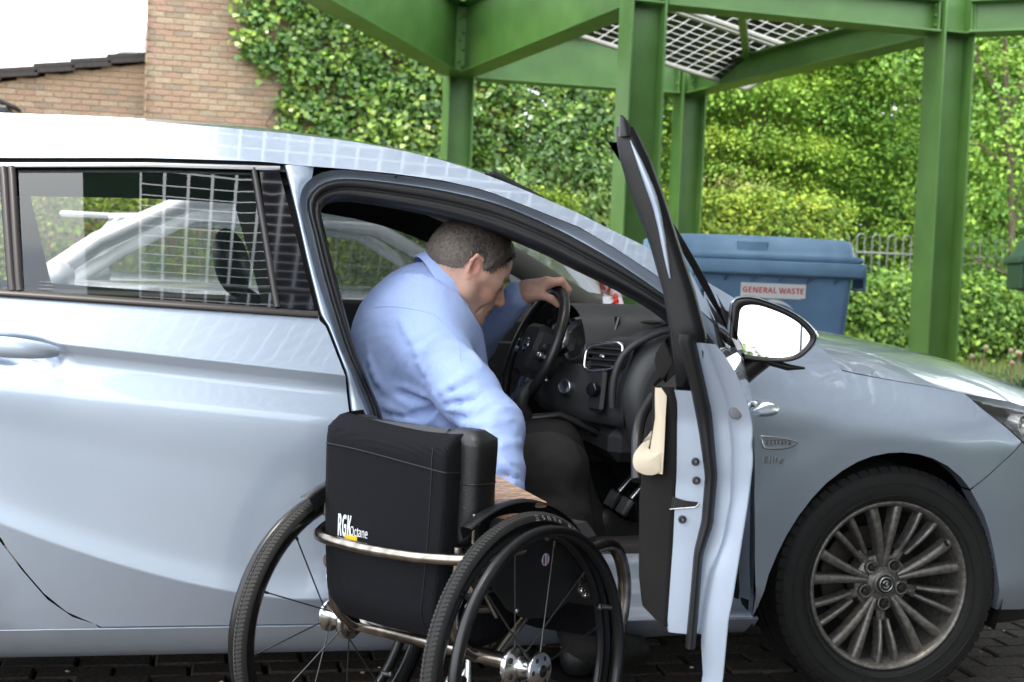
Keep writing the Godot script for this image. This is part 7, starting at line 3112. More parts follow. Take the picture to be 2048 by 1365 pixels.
# surface nets over the box lo..hi; blocks far from the surface are skipped
func nets(acc: Acc, f: Callable, lo: Vector3, hi: Vector3, cell: float, paint: Callable, slack := 0.02) -> void:
	var B := 6
	var nx := int(ceil((hi.x - lo.x) / cell / B)) * B
	var ny := int(ceil((hi.y - lo.y) / cell / B)) * B
	var nz := int(ceil((hi.z - lo.z) / cell / B)) * B
	var sx := nx + 1
	var sxy := sx * (ny + 1)
	var val := PackedFloat32Array()
	val.resize(sxy * (nz + 1))
	val.fill(1e3)
	var done := PackedByteArray()
	done.resize(val.size())
	var rad := cell * B * 0.87 + slack
	var live := []
	for bz in nz / B:
		for by in ny / B:
			for bx in nx / B:
				var c := lo + Vector3(bx + 0.5, by + 0.5, bz + 0.5) * (B * cell)
				if absf(f.call(c)) > rad:
					continue
				live.append(Vector3i(bx * B, by * B, bz * B))
				for k in B + 1:
					for j in B + 1:
						var o := bx * B + (by * B + j) * sx + (bz * B + k) * sxy
						for i in B + 1:
							if done[o + i] == 0:
								done[o + i] = 1
								val[o + i] = f.call(lo + Vector3(bx * B + i, by * B + j, bz * B + k) * cell)
	var ids := {}
	var base := acc.v.size()
	var off := [0, 1, sx, sx + 1, sxy, sxy + 1, sxy + sx, sxy + sx + 1]
	var edges := [[0, 1], [2, 3], [4, 5], [6, 7], [0, 2], [1, 3], [4, 6], [5, 7], [0, 4], [1, 5], [2, 6], [3, 7]]
	for b in live:
		for k in B:
			for j in B:
				for i in B:
					var o: int = b.x + i + (b.y + j) * sx + (b.z + k) * sxy
					var m := 0
					for q in 8:
						if val[o + off[q]] < 0.0:
							m |= 1 << q
					if m == 0 or m == 255:
						continue
					var s := Vector3.ZERO
					var n := 0
					for e in edges:
						var a: float = val[o + off[e[0]]]
						var c: float = val[o + off[e[1]]]
						if (a < 0.0) != (c < 0.0):
							var t := a / (a - c)
							var p0 := Vector3(e[0] & 1, (e[0] >> 1) & 1, e[0] >> 2)
							var p1 := Vector3(e[1] & 1, (e[1] >> 1) & 1, e[1] >> 2)
							s += p0.lerp(p1, t)
							n += 1
					var p := lo + (Vector3(b.x + i, b.y + j, b.z + k) + s / n) * cell
					ids[o] = acc.v.size()
					acc.v.append(acc.x * p)
					acc.n.append(Vector3.ZERO)
					acc.c.append(paint.call(p))
	for o in ids:
		var a: float = val[o]
		for ax in 3:
			var st: int = [1, sx, sxy][ax]
			var c: float = val[o + st]
			if (a < 0.0) == (c < 0.0):
				continue
			var u: int = [sx, sxy, 1][ax]
			var w: int = [sxy, 1, sx][ax]
			var q0 = ids.get(o)
			var q1 = ids.get(o - u)
			var q2 = ids.get(o - u - w)
			var q3 = ids.get(o - w)
			if q0 == null or q1 == null or q2 == null or q3 == null:
				continue
			if a < 0.0:
				acc._tri(q0, q2, q1)
				acc._tri(q0, q3, q2)
			else:
				acc._tri(q0, q1, q2)
				acc._tri(q0, q2, q3)
	acc._norm(base, 0)

func build_person() -> void:
	var who := node("person", self, Vector3(-1.2, 0.0, 0.55))
	tag(who, "grey haired man in light blue shirt and dark trousers bending from car seat to wheelchair", "person")
	var inv := Transform3D(Basis(), -who.position)
	fold_noise.noise_type = FastNoiseLite.TYPE_SIMPLEX_SMOOTH
	fold_noise.frequency = 1.0
	fold_noise.fractal_octaves = 2
	fold_noise.seed = 5
	var no_col := func(_p): return Color(1, 1, 1)
	# ---- joints in the world
	var neck := Vector3(-1.195, 1.025, 0.525)
	var sr := Vector3(-1.220, 0.893, 0.700)
	var er := Vector3(-1.092, 0.728, 0.915)
	var wr := Vector3(-1.100, 0.565, 1.085)
	var sl := Vector3(-1.130, 0.99, 0.330)
	var el := Vector3(-1.015, 0.885, 0.150)
	var wl := Vector3(-0.925, 1.040, 0.352)
	# ---- head
	var hf := Vector3(0.875, -0.475, -0.09).normalized()
	var hr := Vector3(0.09, -0.02, 1.0)
	var hu := hr.cross(hf).normalized()
	hr = hf.cross(hu).normalized()
	var hs := 1.03
	var head_t := Transform3D(Basis(hf * hs, hu * hs, hr * hs), Vector3(-1.109, 1.106, 0.553))
	var skull := [
		egg(Vector3(-0.012, 0.040, 0), Vector3(0.100, 0.092, 0.078)),
		egg(Vector3(0.030, 0.035, 0), Vector3(0.066, 0.075, 0.068), 0.03),
		egg(Vector3(-0.045, 0.010, 0), Vector3(0.068, 0.065, 0.066), 0.03)]
	var face := skull.duplicate()
	for s in [-1.0, 1.0]:
		face.append_array([
			cone(Vector3(0.010, -0.045, s * 0.052), Vector3(0.066, -0.098, s * 0.020), 0.026, 0.022, 0.03),
			cone(Vector3(-0.005, -0.005, s * 0.058), Vector3(0.010, -0.055, s * 0.054), 0.022, 0.020, 0.03),
			egg(Vector3(0.058, -0.030, s * 0.038), Vector3(0.030, 0.034, 0.026), 0.025),
			cone(Vector3(0.072, 0.004, s * 0.052), Vector3(0.030, 0.0, s * 0.066), 0.013, 0.014, 0.02),
			cone(Vector3(0.086, 0.030, s * 0.014), Vector3(0.072, 0.031, s * 0.046), 0.0125, 0.011, 0.014)])
	face.append_array([
		cone(Vector3(0.070, -0.050, 0), Vector3(0.076, -0.100, 0), 0.036, 0.023, 0.03),
		egg(Vector3(0.084, -0.100, 0), Vector3(0.017, 0.017, 0.022), 0.018),
		egg(Vector3(0.030, -0.100, 0), Vector3(0.050, 0.030, 0.045), 0.03),
		# eye hollows
		egg(Vector3(0.094, 0.009, -0.034), Vector3(0.017, 0.013, 0.019), -0.014),
		egg(Vector3(0.094, 0.009, 0.034), Vector3(0.017, 0.013, 0.019), -0.014),
		# nose
		cone(Vector3(0.090, 0.016, 0), Vector3(0.116, -0.024, 0), 0.0095, 0.0125, 0.012),
		egg(Vector3(0.1165, -0.030, 0), Vector3(0.0145, 0.0125, 0.0140), 0.008),
		egg(Vector3(0.102, -0.034, -0.0135), Vector3(0.0125, 0.0095, 0.0085), 0.006),
		egg(Vector3(0.102, -0.034, 0.0135), Vector3(0.0125, 0.0095, 0.0085), 0.006)])
	for s in [-1.0, 1.0]:
		face.append_array([
			egg(Vector3(0.107, -0.043, s * 0.0085), Vector3(0.006, 0.004, 0.004), -0.004),
			# lids over closed down-looking eyes
			egg(Vector3(0.0805, 0.007, s * 0.033), Vector3(0.0135, 0.0115, 0.0165), 0.005),
			# fold from nostril to mouth corner
			cone(Vector3(0.106, -0.036, s * 0.026), Vector3(0.088, -0.068, s * 0.0385), 0.0035, 0.003, -0.010),
			cone(Vector3(0.080, -0.052, s * 0.042), Vector3(0.064, -0.084, s * 0.046), 0.003, 0.002, -0.010)])
	face.append_array([
		cone(Vector3(0.1045, -0.058, 0), Vector3(0.093, -0.064, 0.022), 0.0062, 0.004, 0.007),
		cone(Vector3(0.1045, -0.058, 0), Vector3(0.093, -0.064, -0.022), 0.0062, 0.004, 0.007),
		cone(Vector3(0.1015, -0.073, 0), Vector3(0.092, -0.069, 0.020), 0.0068, 0.004, 0.007),
		cone(Vector3(0.1015, -0.073, 0), Vector3(0.092, -0.069, -0.020), 0.0068, 0.004, 0.007),
		cone(Vector3(0.112, -0.0655, 0), Vector3(0.094, -0.0665, 0.027), 0.002, 0.0016, -0.004),
		cone(Vector3(0.112, -0.0655, 0), Vector3(0.094, -0.0665, -0.027), 0.002, 0.0016, -0.004),
		cone(Vector3(0.104, -0.086, -0.014), Vector3(0.104, -0.086, 0.014), 0.003, 0.003, -0.009),
		# neck, towards the collar
		cone(Vector3(-0.030, -0.030, 0), Vector3(-0.052, -0.155, -0.01), 0.066, 0.070, 0.03),
		cone(Vector3(0.020, -0.085, 0), Vector3(-0.015, -0.165, -0.01), 0.042, 0.055, 0.03)])
	# ears: rim, bowl, lobe
	for s in [-1.0, 1.0]:
		face.append_array([
			egg(Vector3(-0.012, 0.006, s * 0.0775), Vector3(0.0175, 0.0290, 0.0085), 0.006),
			cone(Vector3(-0.026, 0.016, s * 0.085), Vector3(-0.020, 0.034, s * 0.086), 0.005, 0.005, 0.004),
			cone(Vector3(-0.020, 0.034, s * 0.086), Vector3(0.000, 0.032, s * 0.083), 0.005, 0.0045, 0.004),
			cone(Vector3(-0.026, 0.016, s * 0.085), Vector3(-0.018, -0.014, s * 0.084), 0.005, 0.004, 0.004),
			egg(Vector3(-0.010, -0.022, s * 0.0795), Vector3(0.0085, 0.0095, 0.006), 0.005),
			egg(Vector3(-0.009, 0.004, s * 0.0900), Vector3(0.0105, 0.0155, 0.0085), -0.005)])
	var face_f := func(p: Vector3) -> float: return sd_prims(p, face)
	var red := func(p: Vector3) -> Color:
		var base := Color(0.60, 0.35, 0.268)
		var n := fold_noise.get_noise_3d(p.x * 26.0, p.y * 26.0, p.z * 26.0)
		var n2 := fold_noise.get_noise_3d(p.x * 110.0 + 9.0, p.y * 110.0, p.z * 110.0)
		base = base * (1.0 + 0.10 * n + 0.07 * n2)
		var rosy := maxf(0.0, 1.0 - Vector3((p.x - 0.112) / 0.03, (p.y + 0.03) / 0.03, p.z / 0.03).length())
		rosy += 0.7 * maxf(0.0, 1.0 - Vector3((p.x - 0.06) / 0.045, (p.y + 0.035) / 0.04, (absf(p.z) - 0.055) / 0.03).length())
		rosy += 0.9 * maxf(0.0, 1.0 - Vector3((p.x + 0.012) / 0.03, (p.y - 0.006) / 0.045, (absf(p.z) - 0.085) / 0.02).length())
		base = base.lerp(Color(0.54, 0.21, 0.15), clampf(rosy, 0.0, 0.75))
		var lip := maxf(0.0, 1.0 - Vector3((p.x - 0.108) / 0.016, (p.y + 0.066) / 0.013, p.z / 0.027).length())
		base = base.lerp(Color(0.44, 0.17, 0.14), clampf(lip * 2.0, 0.0, 0.8))
		# grey stubble on jaw and chin
		if p.y < -0.045 and p.x > 0.0:
			base = base.lerp(Color(0.46, 0.31, 0.24), 0.30 + 0.25 * n2)
		base.a = 1.0
		return base
	var body := Acc.new()
	body.x = inv * head_t
	nets(body, face_f, Vector3(-0.13, -0.19, -0.105), Vector3(0.145, 0.145, 0.105), 0.0032, red, 0.012)
	# ---- hands
	var hand_col := func(p: Vector3) -> Color:
		var n := fold_noise.get_noise_3d(p.x * 60.0, p.y * 60.0, p.z * 60.0)
		return Color(0.60, 0.35, 0.268) * (1.0 + 0.12 * n) + Color(0, 0, 0, 1)
	body.x = inv
	var lh := [
		cone(wl + Vector3(-0.018, -0.008, -0.005), Vector3(-0.900, 1.055, 0.362), 0.027, 0.028, 0.02),
		cone(Vector3(-0.900, 1.055, 0.352), Vector3(-0.850, 1.078, 0.342), 0.024, 0.015, 0.02),
		cone(Vector3(-0.900, 1.055, 0.362), Vector3(-0.848, 1.082, 0.372), 0.024, 0.017, 0.02),
		cone(Vector3(-0.900, 1.050, 0.370), Vector3(-0.850, 1.080, 0.400), 0.024, 0.016, 0.02)]
	for k in 4:
		var z: float = [0.404, 0.381, 0.358, 0.336][k]
		var ln: float = [0.95, 1.05, 1.0, 0.82][k]
		var kn := Vector3(-0.848, 1.083 - 0.004 * absf(k - 1.0), z)
		var p1 := kn + Vector3(0.040, 0.006, 0.002 * (1.5 - k)) * ln
		var p2 := p1 + Vector3(0.020, -0.024, 0.001) * ln
		var p3 := p2 + Vector3(-0.008, -0.024, 0.0) * ln
		lh.append(cone(kn, p1, 0.0118, 0.0102, 0.008))
		lh.append(cone(p1, p2, 0.0104, 0.0092, 0.003))
		lh.append(cone(p2, p3, 0.0092, 0.0078, 0.003))
		lh.append(egg(kn + Vector3(0.0, 0.007, 0), Vector3(0.010, 0.007, 0.009), 0.006))
	lh.append(cone(Vector3(-0.900, 1.045, 0.385), Vector3(-0.868, 1.046, 0.408), 0.020, 0.014, 0.014))
	lh.append(cone(Vector3(-0.868, 1.046, 0.408), Vector3(-0.842, 1.036, 0.416), 0.0125, 0.0108, 0.005))
	lh.append(cone(Vector3(-0.842, 1.036, 0.416), Vector3(-0.822, 1.020, 0.414), 0.0108, 0.0085, 0.004))
	nets(body, func(p): return sd_prims(p, lh), Vector3(-0.98, 0.99, 0.305), Vector3(-0.765, 1.125, 0.44), 0.0032, hand_col, 0.008)
	var rh := [cone(wr + Vector3(0.0, 0.05, -0.02), wr + Vector3(0.01, -0.03, 0.012), 0.026, 0.028, 0.02)]
	for k in 4:
		var o := Vector3(0.012 - 0.021 * k, -0.085, 0.01 + 0.004 * k)
		rh.append(cone(wr + Vector3(0.008, -0.02, 0.01), wr + o, 0.025, 0.014, 0.02))
		rh.append(cone(wr + o, wr + o + Vector3(0.012, -0.035, 0.008), 0.0115, 0.010, 0.005))
		rh.append(cone(wr + o + Vector3(0.012, -0.035, 0.008), wr + o + Vector3(0.004, -0.06, -0.006), 0.010, 0.008, 0.003))
	rh.append(cone(wr + Vector3(0.02, -0.02, 0), wr + Vector3(0.035, -0.06, -0.015), 0.018, 0.012, 0.012))
	rh.append(cone(wr + Vector3(0.035, -0.06, -0.015), wr + Vector3(0.04, -0.095, -0.01), 0.0115, 0.009, 0.004))
	nets(body, func(p): return sd_prims(p, rh), wr + Vector3(-0.09, -0.17, -0.09), wr + Vector3(0.11, 0.10, 0.09), 0.004, hand_col, 0.008)
	# the body under the clothes
	var trunk := [
		egg(Vector3(-1.215, 0.88, 0.50), Vector3(0.145, 0.20, 0.20), 0.05), egg(Vector3(-1.19, 0.70, 0.51), Vector3(0.165, 0.18, 0.19), 0.05),
		egg(Vector3(-1.19, 0.57, 0.50), Vector3(0.15, 0.11, 0.19), 0.05), cone(neck, sr, 0.07, 0.06, 0.05), cone(neck, sl, 0.07, 0.06, 0.05),
		cone(sr, er, 0.055, 0.042, 0.03), cone(er, wr, 0.032, 0.022, 0.02), cone(sl, el, 0.055, 0.042, 0.03), cone(el, wl, 0.040, 0.030, 0.02),
		cone(Vector3(-1.16, 0.57, 0.60), Vector3(-0.915, 0.615, 0.80), 0.085, 0.058, 0.04), cone(Vector3(-0.915, 0.615, 0.80), Vector3(-0.84, 0.20, 0.92), 0.052, 0.035, 0.03),
		cone(Vector3(-1.14, 0.57, 0.40), Vector3(-0.86, 0.625, 0.56), 0.085, 0.058, 0.04), cone(Vector3(-0.86, 0.625, 0.56), Vector3(-0.74, 0.36, 0.60), 0.052, 0.035, 0.03)]
	nets(body, func(p): return sd_prims(p, trunk), Vector3(-1.42, 0.13, 0.05), Vector3(-0.66, 1.13, 1.16), 0.02, hand_col, 0.03)
	put("body", body, M["skin"], who)
	# ---- eyes, brows
	var ey := Acc.new()
	ey.x = inv * head_t
	for s in [-1.0, 1.0]:
		var p := []
		for k in 7:
			var t := -1.0 + k / 3.0
			p.append(Vector3(0.0945 - 0.005 * t * t - 0.002 * s * t, 0.0005 - 0.0020 * (1.0 - t * t), s * 0.033 + t * 0.013))
		ey.tube(p, 0.0011, 5)
	put("eye_lashes", ey, M["eye dark"], who)
	var br := Acc.new()
	br.x = inv * head_t
	br.col = Color(0.06, 0.05, 0.045)
	for s in [-1.0, 1.0]:
		for k in 70:
			var t := rng.randf()
			var p := Vector3(lerpf(0.099, 0.079, t) + 0.001, 0.030 + rng.randf_range(-0.004, 0.004) + 0.003 * sin(t * PI), s * lerpf(0.012, 0.052, t))
			var dd := Vector3(-0.004, 0.0015, s * 0.007)
			br.tris(PackedVector3Array([p, p + dd, p + dd * 0.4 + Vector3(0.0012, 0.0016, 0)]), PackedInt32Array([0, 1, 2]))
	put("eyebrows", br, M["hair"], who)
	# ---- hair: a cap over the skull, cropped along the hairline, then short strands
	var hair_in := func(p: Vector3) -> float:
		# positive inside the haired area, in head space
		var line := tab([[-0.12, -0.105], [-0.06, -0.088], [-0.036, -0.056], [-0.030, 0.028], [-0.008, 0.044], [0.006, 0.028], [0.012, -0.012], [0.024, -0.010], [0.032, 0.022], [0.052, 0.040], [0.066, 0.062], [0.085, 0.088], [0.12, 0.11]], p.x)
		return p.y - line + 0.004 * fold_noise.get_noise_3d(p.x * 90.0, p.y * 90.0, p.z * 90.0)
	var hair_col := func(p: Vector3) -> Color:
		var n := fold_noise.get_noise_3d(p.x * 60.0, p.y * 140.0, p.z * 60.0)
		var grey := clampf(sm(0.095, 0.0, p.y) * 0.80 + 0.16 * n + 0.08, 0.0, 1.0)
		var c := Color(0.020, 0.014, 0.011).lerp(Color(0.165, 0.135, 0.115), grey)
		c.a = 1.0
		return c
	var hair_f := func(p: Vector3) -> float:
		var hin: float = hair_in.call(p)
		var d := sd_prims(p, skull) - 0.0012 - 0.0060 * sm(-0.002, 0.030, hin)
		var t := fold_noise.get_noise_3d(p.x * 95.0, p.y * 60.0, p.z * 95.0)
		d += 0.0016 * t - 0.003 * sm(0.05, 0.12, p.y)
		return maxf(d, -hin * 0.8)
	var hair := Acc.new()
	hair.x = inv * head_t
	nets(hair, hair_f, Vector3(-0.135, -0.09, -0.105), Vector3(0.115, 0.155, 0.105), 0.0034, hair_col, 0.012)
	put("hair", hair, M["hair"], who)
	var st := Acc.new()
	st.x = inv * head_t
	var made := 0
	while made < 7000:
		var d := Vector3(rng.randfn(), rng.randfn() + 0.3, rng.randfn()).normalized()
		var p := Vector3(-0.012, 0.035, 0) + d * 0.14
		for it in 6:
			p -= d * (sd_prims(p, skull) - 0.004)
		if hair_in.call(p) < rng.randf_range(-0.006, 0.004):
			continue
		made += 1
		var n := d
		var flow := (Vector3(0.35, -0.9 if absf(d.z) > 0.4 else 0.1, 0.0) + Vector3(rng.randfn(), rng.randfn(), rng.randfn()) * 0.35).normalized()
		flow = (flow - n * flow.dot(n)).normalized()
		var sd := flow.cross(n) * 0.0010
		var l := rng.randf_range(0.008, 0.016)
		st.col = hair_col.call(p) * [0.55, 0.8, 1.0, 1.5, 2.0][rng.randi() % 5]
		st.col.a = 1.0
		var q := p + (flow * 0.8 + n * 0.35).normalized() * l
		st.tris(PackedVector3Array([p - sd, p + sd, q + sd * 0.3, q - sd * 0.3]), PackedInt32Array([0, 1, 2, 0, 2, 3]))
	kind(put("hair_strands", st, M["hair"], who), "stuff")
	# ---- shirt
	var shirt := [
		egg(Vector3(-1.225, 0.905, 0.500), Vector3(0.172, 0.205, 0.232), 0.06),
		egg(Vector3(-1.205, 0.72, 0.515), Vector3(0.190, 0.21, 0.222), 0.07),
		egg(Vector3(-1.20, 0.58, 0.51), Vector3(0.175, 0.12, 0.215), 0.05),
		cone(neck + Vector3(-0.02, -0.022, 0), sr + Vector3(0, 0.0, 0), 0.078, 0.080, 0.05),
		cone(neck + Vector3(-0.01, -0.012, 0), sl, 0.082, 0.082, 0.06),
		cone(neck + Vector3(-0.03, -0.03, -0.01), neck + Vector3(-0.09, -0.10, -0.02), 0.085, 0.10, 0.07),
		cone(sr, sr.lerp(er, 0.55), 0.082, 0.075, 0.045), cone(sr.lerp(er, 0.55), er, 0.075, 0.064, 0.03),
		cone(er, er.lerp(wr, 0.6), 0.064, 0.054, 0.035), cone(er.lerp(wr, 0.6), wr + Vector3(0, 0.01, -0.005), 0.054, 0.047, 0.02),
		cone(sl, el, 0.084, 0.066, 0.045), cone(el, wl + (wl - el).normalized() * -0.005, 0.060, 0.044, 0.03)]
	var pits := [[Vector3(-1.17, 0.80, 0.73), 0.13], [er + Vector3(-0.03, 0.02, -0.02), 0.11], [Vector3(-1.20, 0.70, 0.70), 0.14], [wr + Vector3(0, 0.06, 0), 0.09], [el, 0.12]]
	# sharp creases: lines on the cloth, each a ridge with a valley under it
	var lines_ := [
		[Vector3(-1.303, 1.083, 0.570), Vector3(-1.247, 1.081, 0.624), Vector3(-1.178, 1.055, 0.648)],
		[Vector3(-1.233, 0.779, 0.788), Vector3(-1.266, 0.796, 0.736), Vector3(-1.306, 0.805, 0.702)],
		[Vector3(-1.226, 0.768, 0.746), Vector3(-1.265, 0.757, 0.725), Vector3(-1.311, 0.769, 0.699)],
		[Vector3(-1.233, 0.793, 0.833), Vector3(-1.197, 0.825, 0.883), Vector3(-1.135, 0.860, 0.876)],
		[Vector3(-1.228, 0.781, 0.838), Vector3(-1.181, 0.801, 0.901), Vector3(-1.105, 0.811, 0.922)],
		[Vector3(-1.219, 0.766, 0.846), Vector3(-1.175, 0.765, 0.912), Vector3(-1.089, 0.781, 0.965)],
		[Vector3(-1.180, 0.730, 0.881), Vector3(-1.138, 0.737, 0.977), Vector3(-1.070, 0.756, 0.981)],
		[Vector3(-1.137, 0.687, 0.720), Vector3(-1.129, 0.716, 0.998), Vector3(-1.059, 0.728, 0.991)],
		[Vector3(-1.150, 0.690, 0.986), Vector3(-1.105, 0.694, 1.033), Vector3(-1.046, 0.701, 0.993)],
		[Vector3(-1.341, 0.724, 0.670), Vector3(-1.274, 0.715, 0.722), Vector3(-1.193, 0.714, 0.737)],
		[Vector3(-1.344, 0.750, 0.666), Vector3(-1.298, 0.742, 0.708), Vector3(-1.241, 0.746, 0.732)],
		[Vector3(-1.109, 0.673, 1.056), Vector3(-1.092, 0.648, 1.078), Vector3(-1.064, 0.633, 1.074)],
		[Vector3(-1.251, 0.829, 0.799), Vector3(-1.262, 0.878, 0.791), Vector3(-1.253, 0.915, 0.788)],
		[Vector3(-1.376, 0.889, 0.618), Vector3(-1.363, 0.833, 0.637), Vector3(-1.340, 0.791, 0.670)],
		[Vector3(-1.124, 0.682, 1.038), Vector3(-1.123, 0.646, 1.072), Vector3(-1.124, 0.621, 1.092)],
		[Vector3(-1.186, 0.918, 0.801), Vector3(-1.142, 0.901, 0.803), Vector3(-1.120, 0.868, 0.859)],
		[Vector3(-1.305, 0.972, 0.697), Vector3(-1.276, 0.914, 0.772), Vector3(-1.262, 0.860, 0.792)],
	]
	var creases := []
	for l in lines_:
		var mid: Vector3 = l[1]
		var rad_ := maxf(mid.distance_to(l[0]), mid.distance_to(l[2])) + 0.045
		var segs := []
		var cv := curve(l, 5)
		for k in 4:
			var ba: Vector3 = cv[k + 1] - cv[k]
			segs.append([cv[k], ba, 1.0 / ba.length_squared(), Vector2(sin(PI * (0.12 + 0.76 * k / 4.0)), sin(PI * (0.12 + 0.76 * (k + 1) / 4.0))), 0.0085])
		creases.append([mid, rad_ * rad_, segs])
	var axr := (er - sr).normalized()
	var shirt_f := func(p: Vector3) -> float:
		var d := sd_prims(p, shirt)
		if absf(d) < 0.03:
			var w := 0.22
			for q in pits:
				w += 0.9 * maxf(0.0, 1.0 - p.distance_to(q[0]) / q[1])
			w = minf(w, 1.2)
			# long soft folds that fan out from the arm pit and run slantwise
			var q1 := Vector3(p.x * 5.0 + p.y * 14.0, p.y * 9.0 - p.x * 16.0, p.z * 5.0)
			var f1 := 1.0 - 2.0 * absf(fold_noise.get_noise_3dv(q1))
			var along := (p - sr).dot(axr)
			var q2 := Vector3(along * 26.0, (p.x + p.z) * 6.0, p.y * 5.0)
			var f2 := 1.0 - 2.0 * absf(fold_noise.get_noise_3dv(q2 + Vector3(7, 3, 1)))
			var arm := sm(0.60, 0.76, p.z)
			var fd := lerpf(f1, f2, arm)
			d -= w * 0.0045 * (fd + 0.55 * fd * fd * fd - 0.7)
			d -= 0.0012 * fold_noise.get_noise_3d(p.x * 9.0, p.y * 9.0, p.z * 9.0)
			for c in creases:
				if p.distance_squared_to(c[0]) > c[1]:
					continue
				for g in c[2]:
					var pa: Vector3 = p - g[0]
					var t := clampf(pa.dot(g[1]) * g[2], 0.0, 1.0)
					var e: float = g[4]
					var amp: float = e * lerpf(g[3].x, g[3].y, t)
					var v: Vector3 = pa - g[1] * t
					var q := v.length_squared()
					d -= amp * exp(-q / 0.00014)
					v.y += 0.016
					d += amp * 0.8 * exp(-v.length_squared() / 0.00008)
		# openings: neck, cuffs, waist
		var nd := (p - Vector3(-1.150, 1.052, 0.53)).dot(Vector3(0.78, 0.62, 0.03))
		if p.z > 0.42 and p.z < 0.64:
			d = maxf(d, nd)
		return d
	var sh := Acc.new()
	sh.x = inv
	nets(sh, shirt_f, Vector3(-1.46, 0.44, 0.06), Vector3(-0.85, 1.16, 1.17), 0.0062, no_col, 0.03)
	put("shirt", sh, M["blue shirt cloth"], who)
	# collar, standing round the neck and folded over
	var co := Acc.new()
	co.x = inv
	var ca := Vector3(0.78, 0.62, 0.03).normalized()
	var c1 := Vector3(0.62, -0.78, 0.0)
	c1 = (c1 - ca * c1.dot(ca)).normalized()
	var c2 := ca.cross(c1).normalized()
	var cc := Vector3(-1.160, 1.056, 0.532)
	var rows := []
	for q in [[0.0, -0.012], [0.001, 0.016], [0.003, 0.024], [0.009, 0.027], [0.015, 0.022], [0.020, 0.0], [0.024, -0.018], [0.021, -0.019]]:
		var row := []
		for k in 49:
			var an := lerpf(0.30, TAU - 0.30, k / 48.0)
			var e := 1.0 - sm(0.0, 0.5, minf(an - 0.30, TAU - 0.30 - an))
			var r1: float = 0.097 + q[0]
			var r2: float = 0.082 + q[0]
			row.append(cc + c1 * cos(an) * r1 + c2 * sin(an) * r2 + ca * (q[1] - e * 0.016 * (1.0 if q[0] > 0.01 else 0.3) - 0.004 * sin(an * 3.0)))
		rows.append(row)
	co.grid(rows)
	put("collar", co, M["blue shirt cloth"], who)
	# cuffs
	for cf in [[el, wl, 0.040], [er, wr, 0.050]]:
		var dv: Vector3 = (cf[1] - cf[0]).normalized()
		var o: Vector3 = cf[1]
		var s1 := dv.cross(Vector3(0.3, 0.2, 1)).normalized()
		var s2 := dv.cross(s1)
		var cu := Acc.new()
		cu.x = inv
		rows = []
		for q in [[0.0, -0.062], [0.003, -0.058], [0.0045, -0.03], [0.0045, 0.002], [0.002, 0.005], [-0.002, 0.002], [-0.003, -0.03]]:
			var row := []
			for k in 29:
				var an := TAU * k / 28.0
				var r: float = cf[2] + q[0] + 0.002 * sin(an * 3.0)
				row.append(o + dv * q[1] + (s1 * cos(an) + s2 * sin(an) * 0.86) * r)
			rows.append(row)
		cu.grid(rows)
		put("cuff", cu, M["blue shirt cloth"], who)
		var bt := Acc.new()
		bt.x = inv
		for k in 2:
			var an: float = [0.6, 0.9][k] if cf[2] > 0.045 else [2.2, 1.2][k]
			var nn := s1 * cos(an) + s2 * sin(an) * 0.86
			bt.ball(o + dv * -0.02 + nn * (cf[2] + 0.006), Vector3(0.0055, 0.0055, 0.0055), 8)
		put("cuff_button", bt, M["white label"], who)
	# seams: shoulder yoke and sleeve head
	var se := Acc.new()
	se.x = inv
	var lines := [
		[Vector3(-1.235, 1.02, 0.80), Vector3(-1.19, 0.98, 0.85), Vector3(-1.165, 0.93, 0.86), Vector3(-1.175, 0.87, 0.85), Vector3(-1.20, 0.82, 0.83)],
		[Vector3(-1.40, 1.02, 0.62), Vector3(-1.33, 1.03, 0.72), Vector3(-1.24, 1.02, 0.80)]]
	for l in lines:
		var pts := []
		for p in curve(l, 26):
			var q: Vector3 = p
			var dirn := (Vector3(-1.2, 0.9, 0.5) - q).normalized()
			for it in 40:
				var d: float = shirt_f.call(q)
				if d < 0.0006:
					break
				q += dirn * maxf(d * 0.6, 0.0004)
			pts.append(q)
		se.tube(pts, 0.0010, 5)
	put("shirt_seam", se, M["shirt seam"], who)
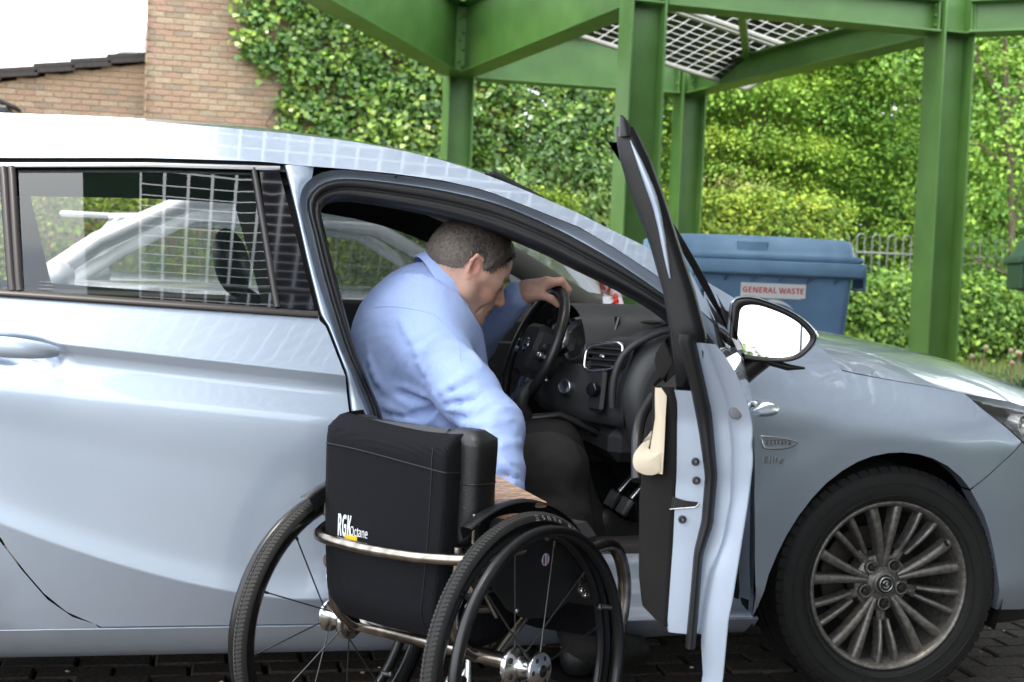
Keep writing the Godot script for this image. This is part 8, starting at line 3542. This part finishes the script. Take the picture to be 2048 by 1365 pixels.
	# ---- trousers
	var legs := [
		egg(Vector3(-1.195, 0.565, 0.51), Vector3(0.168, 0.105, 0.212), 0.05),
		cone(Vector3(-1.15, 0.575, 0.61), Vector3(-0.915, 0.615, 0.80), 0.105, 0.082, 0.05), cone(Vector3(-0.915, 0.612, 0.80), Vector3(-0.84, 0.19, 0.92), 0.080, 0.066, 0.04),
		cone(Vector3(-1.14, 0.575, 0.40), Vector3(-0.86, 0.625, 0.56), 0.105, 0.082, 0.05), cone(Vector3(-0.86, 0.622, 0.56), Vector3(-0.74, 0.36, 0.60), 0.078, 0.064, 0.04)]
	var leg_f := func(p: Vector3) -> float:
		var d := sd_prims(p, legs)
		if absf(d) < 0.03:
			d -= 0.006 * (1.0 - 2.0 * absf(fold_noise.get_noise_3d(p.x * 9.0 + p.y * 4.0, p.y * 7.0, p.z * 9.0)) - 0.5)
		return d
	var tr := Acc.new()
	tr.x = inv
	nets(tr, leg_f, Vector3(-1.42, 0.11, 0.24), Vector3(-0.62, 0.74, 1.03), 0.011, no_col, 0.03)
	put("trousers", tr, M["charcoal trousers"], who)
	# ---- shoes
	for f in [[Vector3(-0.86, 0.145, 0.925), Vector3(0.80, 0, -0.42)], [Vector3(-0.74, 0.375, 0.60), Vector3(0.95, 0, -0.1)]]:
		var d: Vector3 = f[1].normalized()
		var a: Vector3 = f[0]
		var shoe := [cone(a + Vector3(0, 0.02, 0), a + d * 0.02 + Vector3(0, 0.055, 0), 0.042, 0.046, 0.02), cone(a + Vector3(0, 0.012, 0), a + d * 0.20 + Vector3(0, 0.004, 0), 0.042, 0.038, 0.03), cone(a + d * 0.06 + Vector3(0, 0.03, 0), a + d * 0.15 + Vector3(0, 0.012, 0), 0.040, 0.034, 0.03)]
		var so := Acc.new()
		so.x = inv
		var floor_y := a.y - 0.026
		nets(so, func(p): return maxf(sd_prims(p, shoe), floor_y - p.y), a + Vector3(-0.10, -0.05, -0.20), a + Vector3(0.28, 0.13, 0.10), 0.007, no_col, 0.02)
		put("shoe", so, M["black shoe"], who)
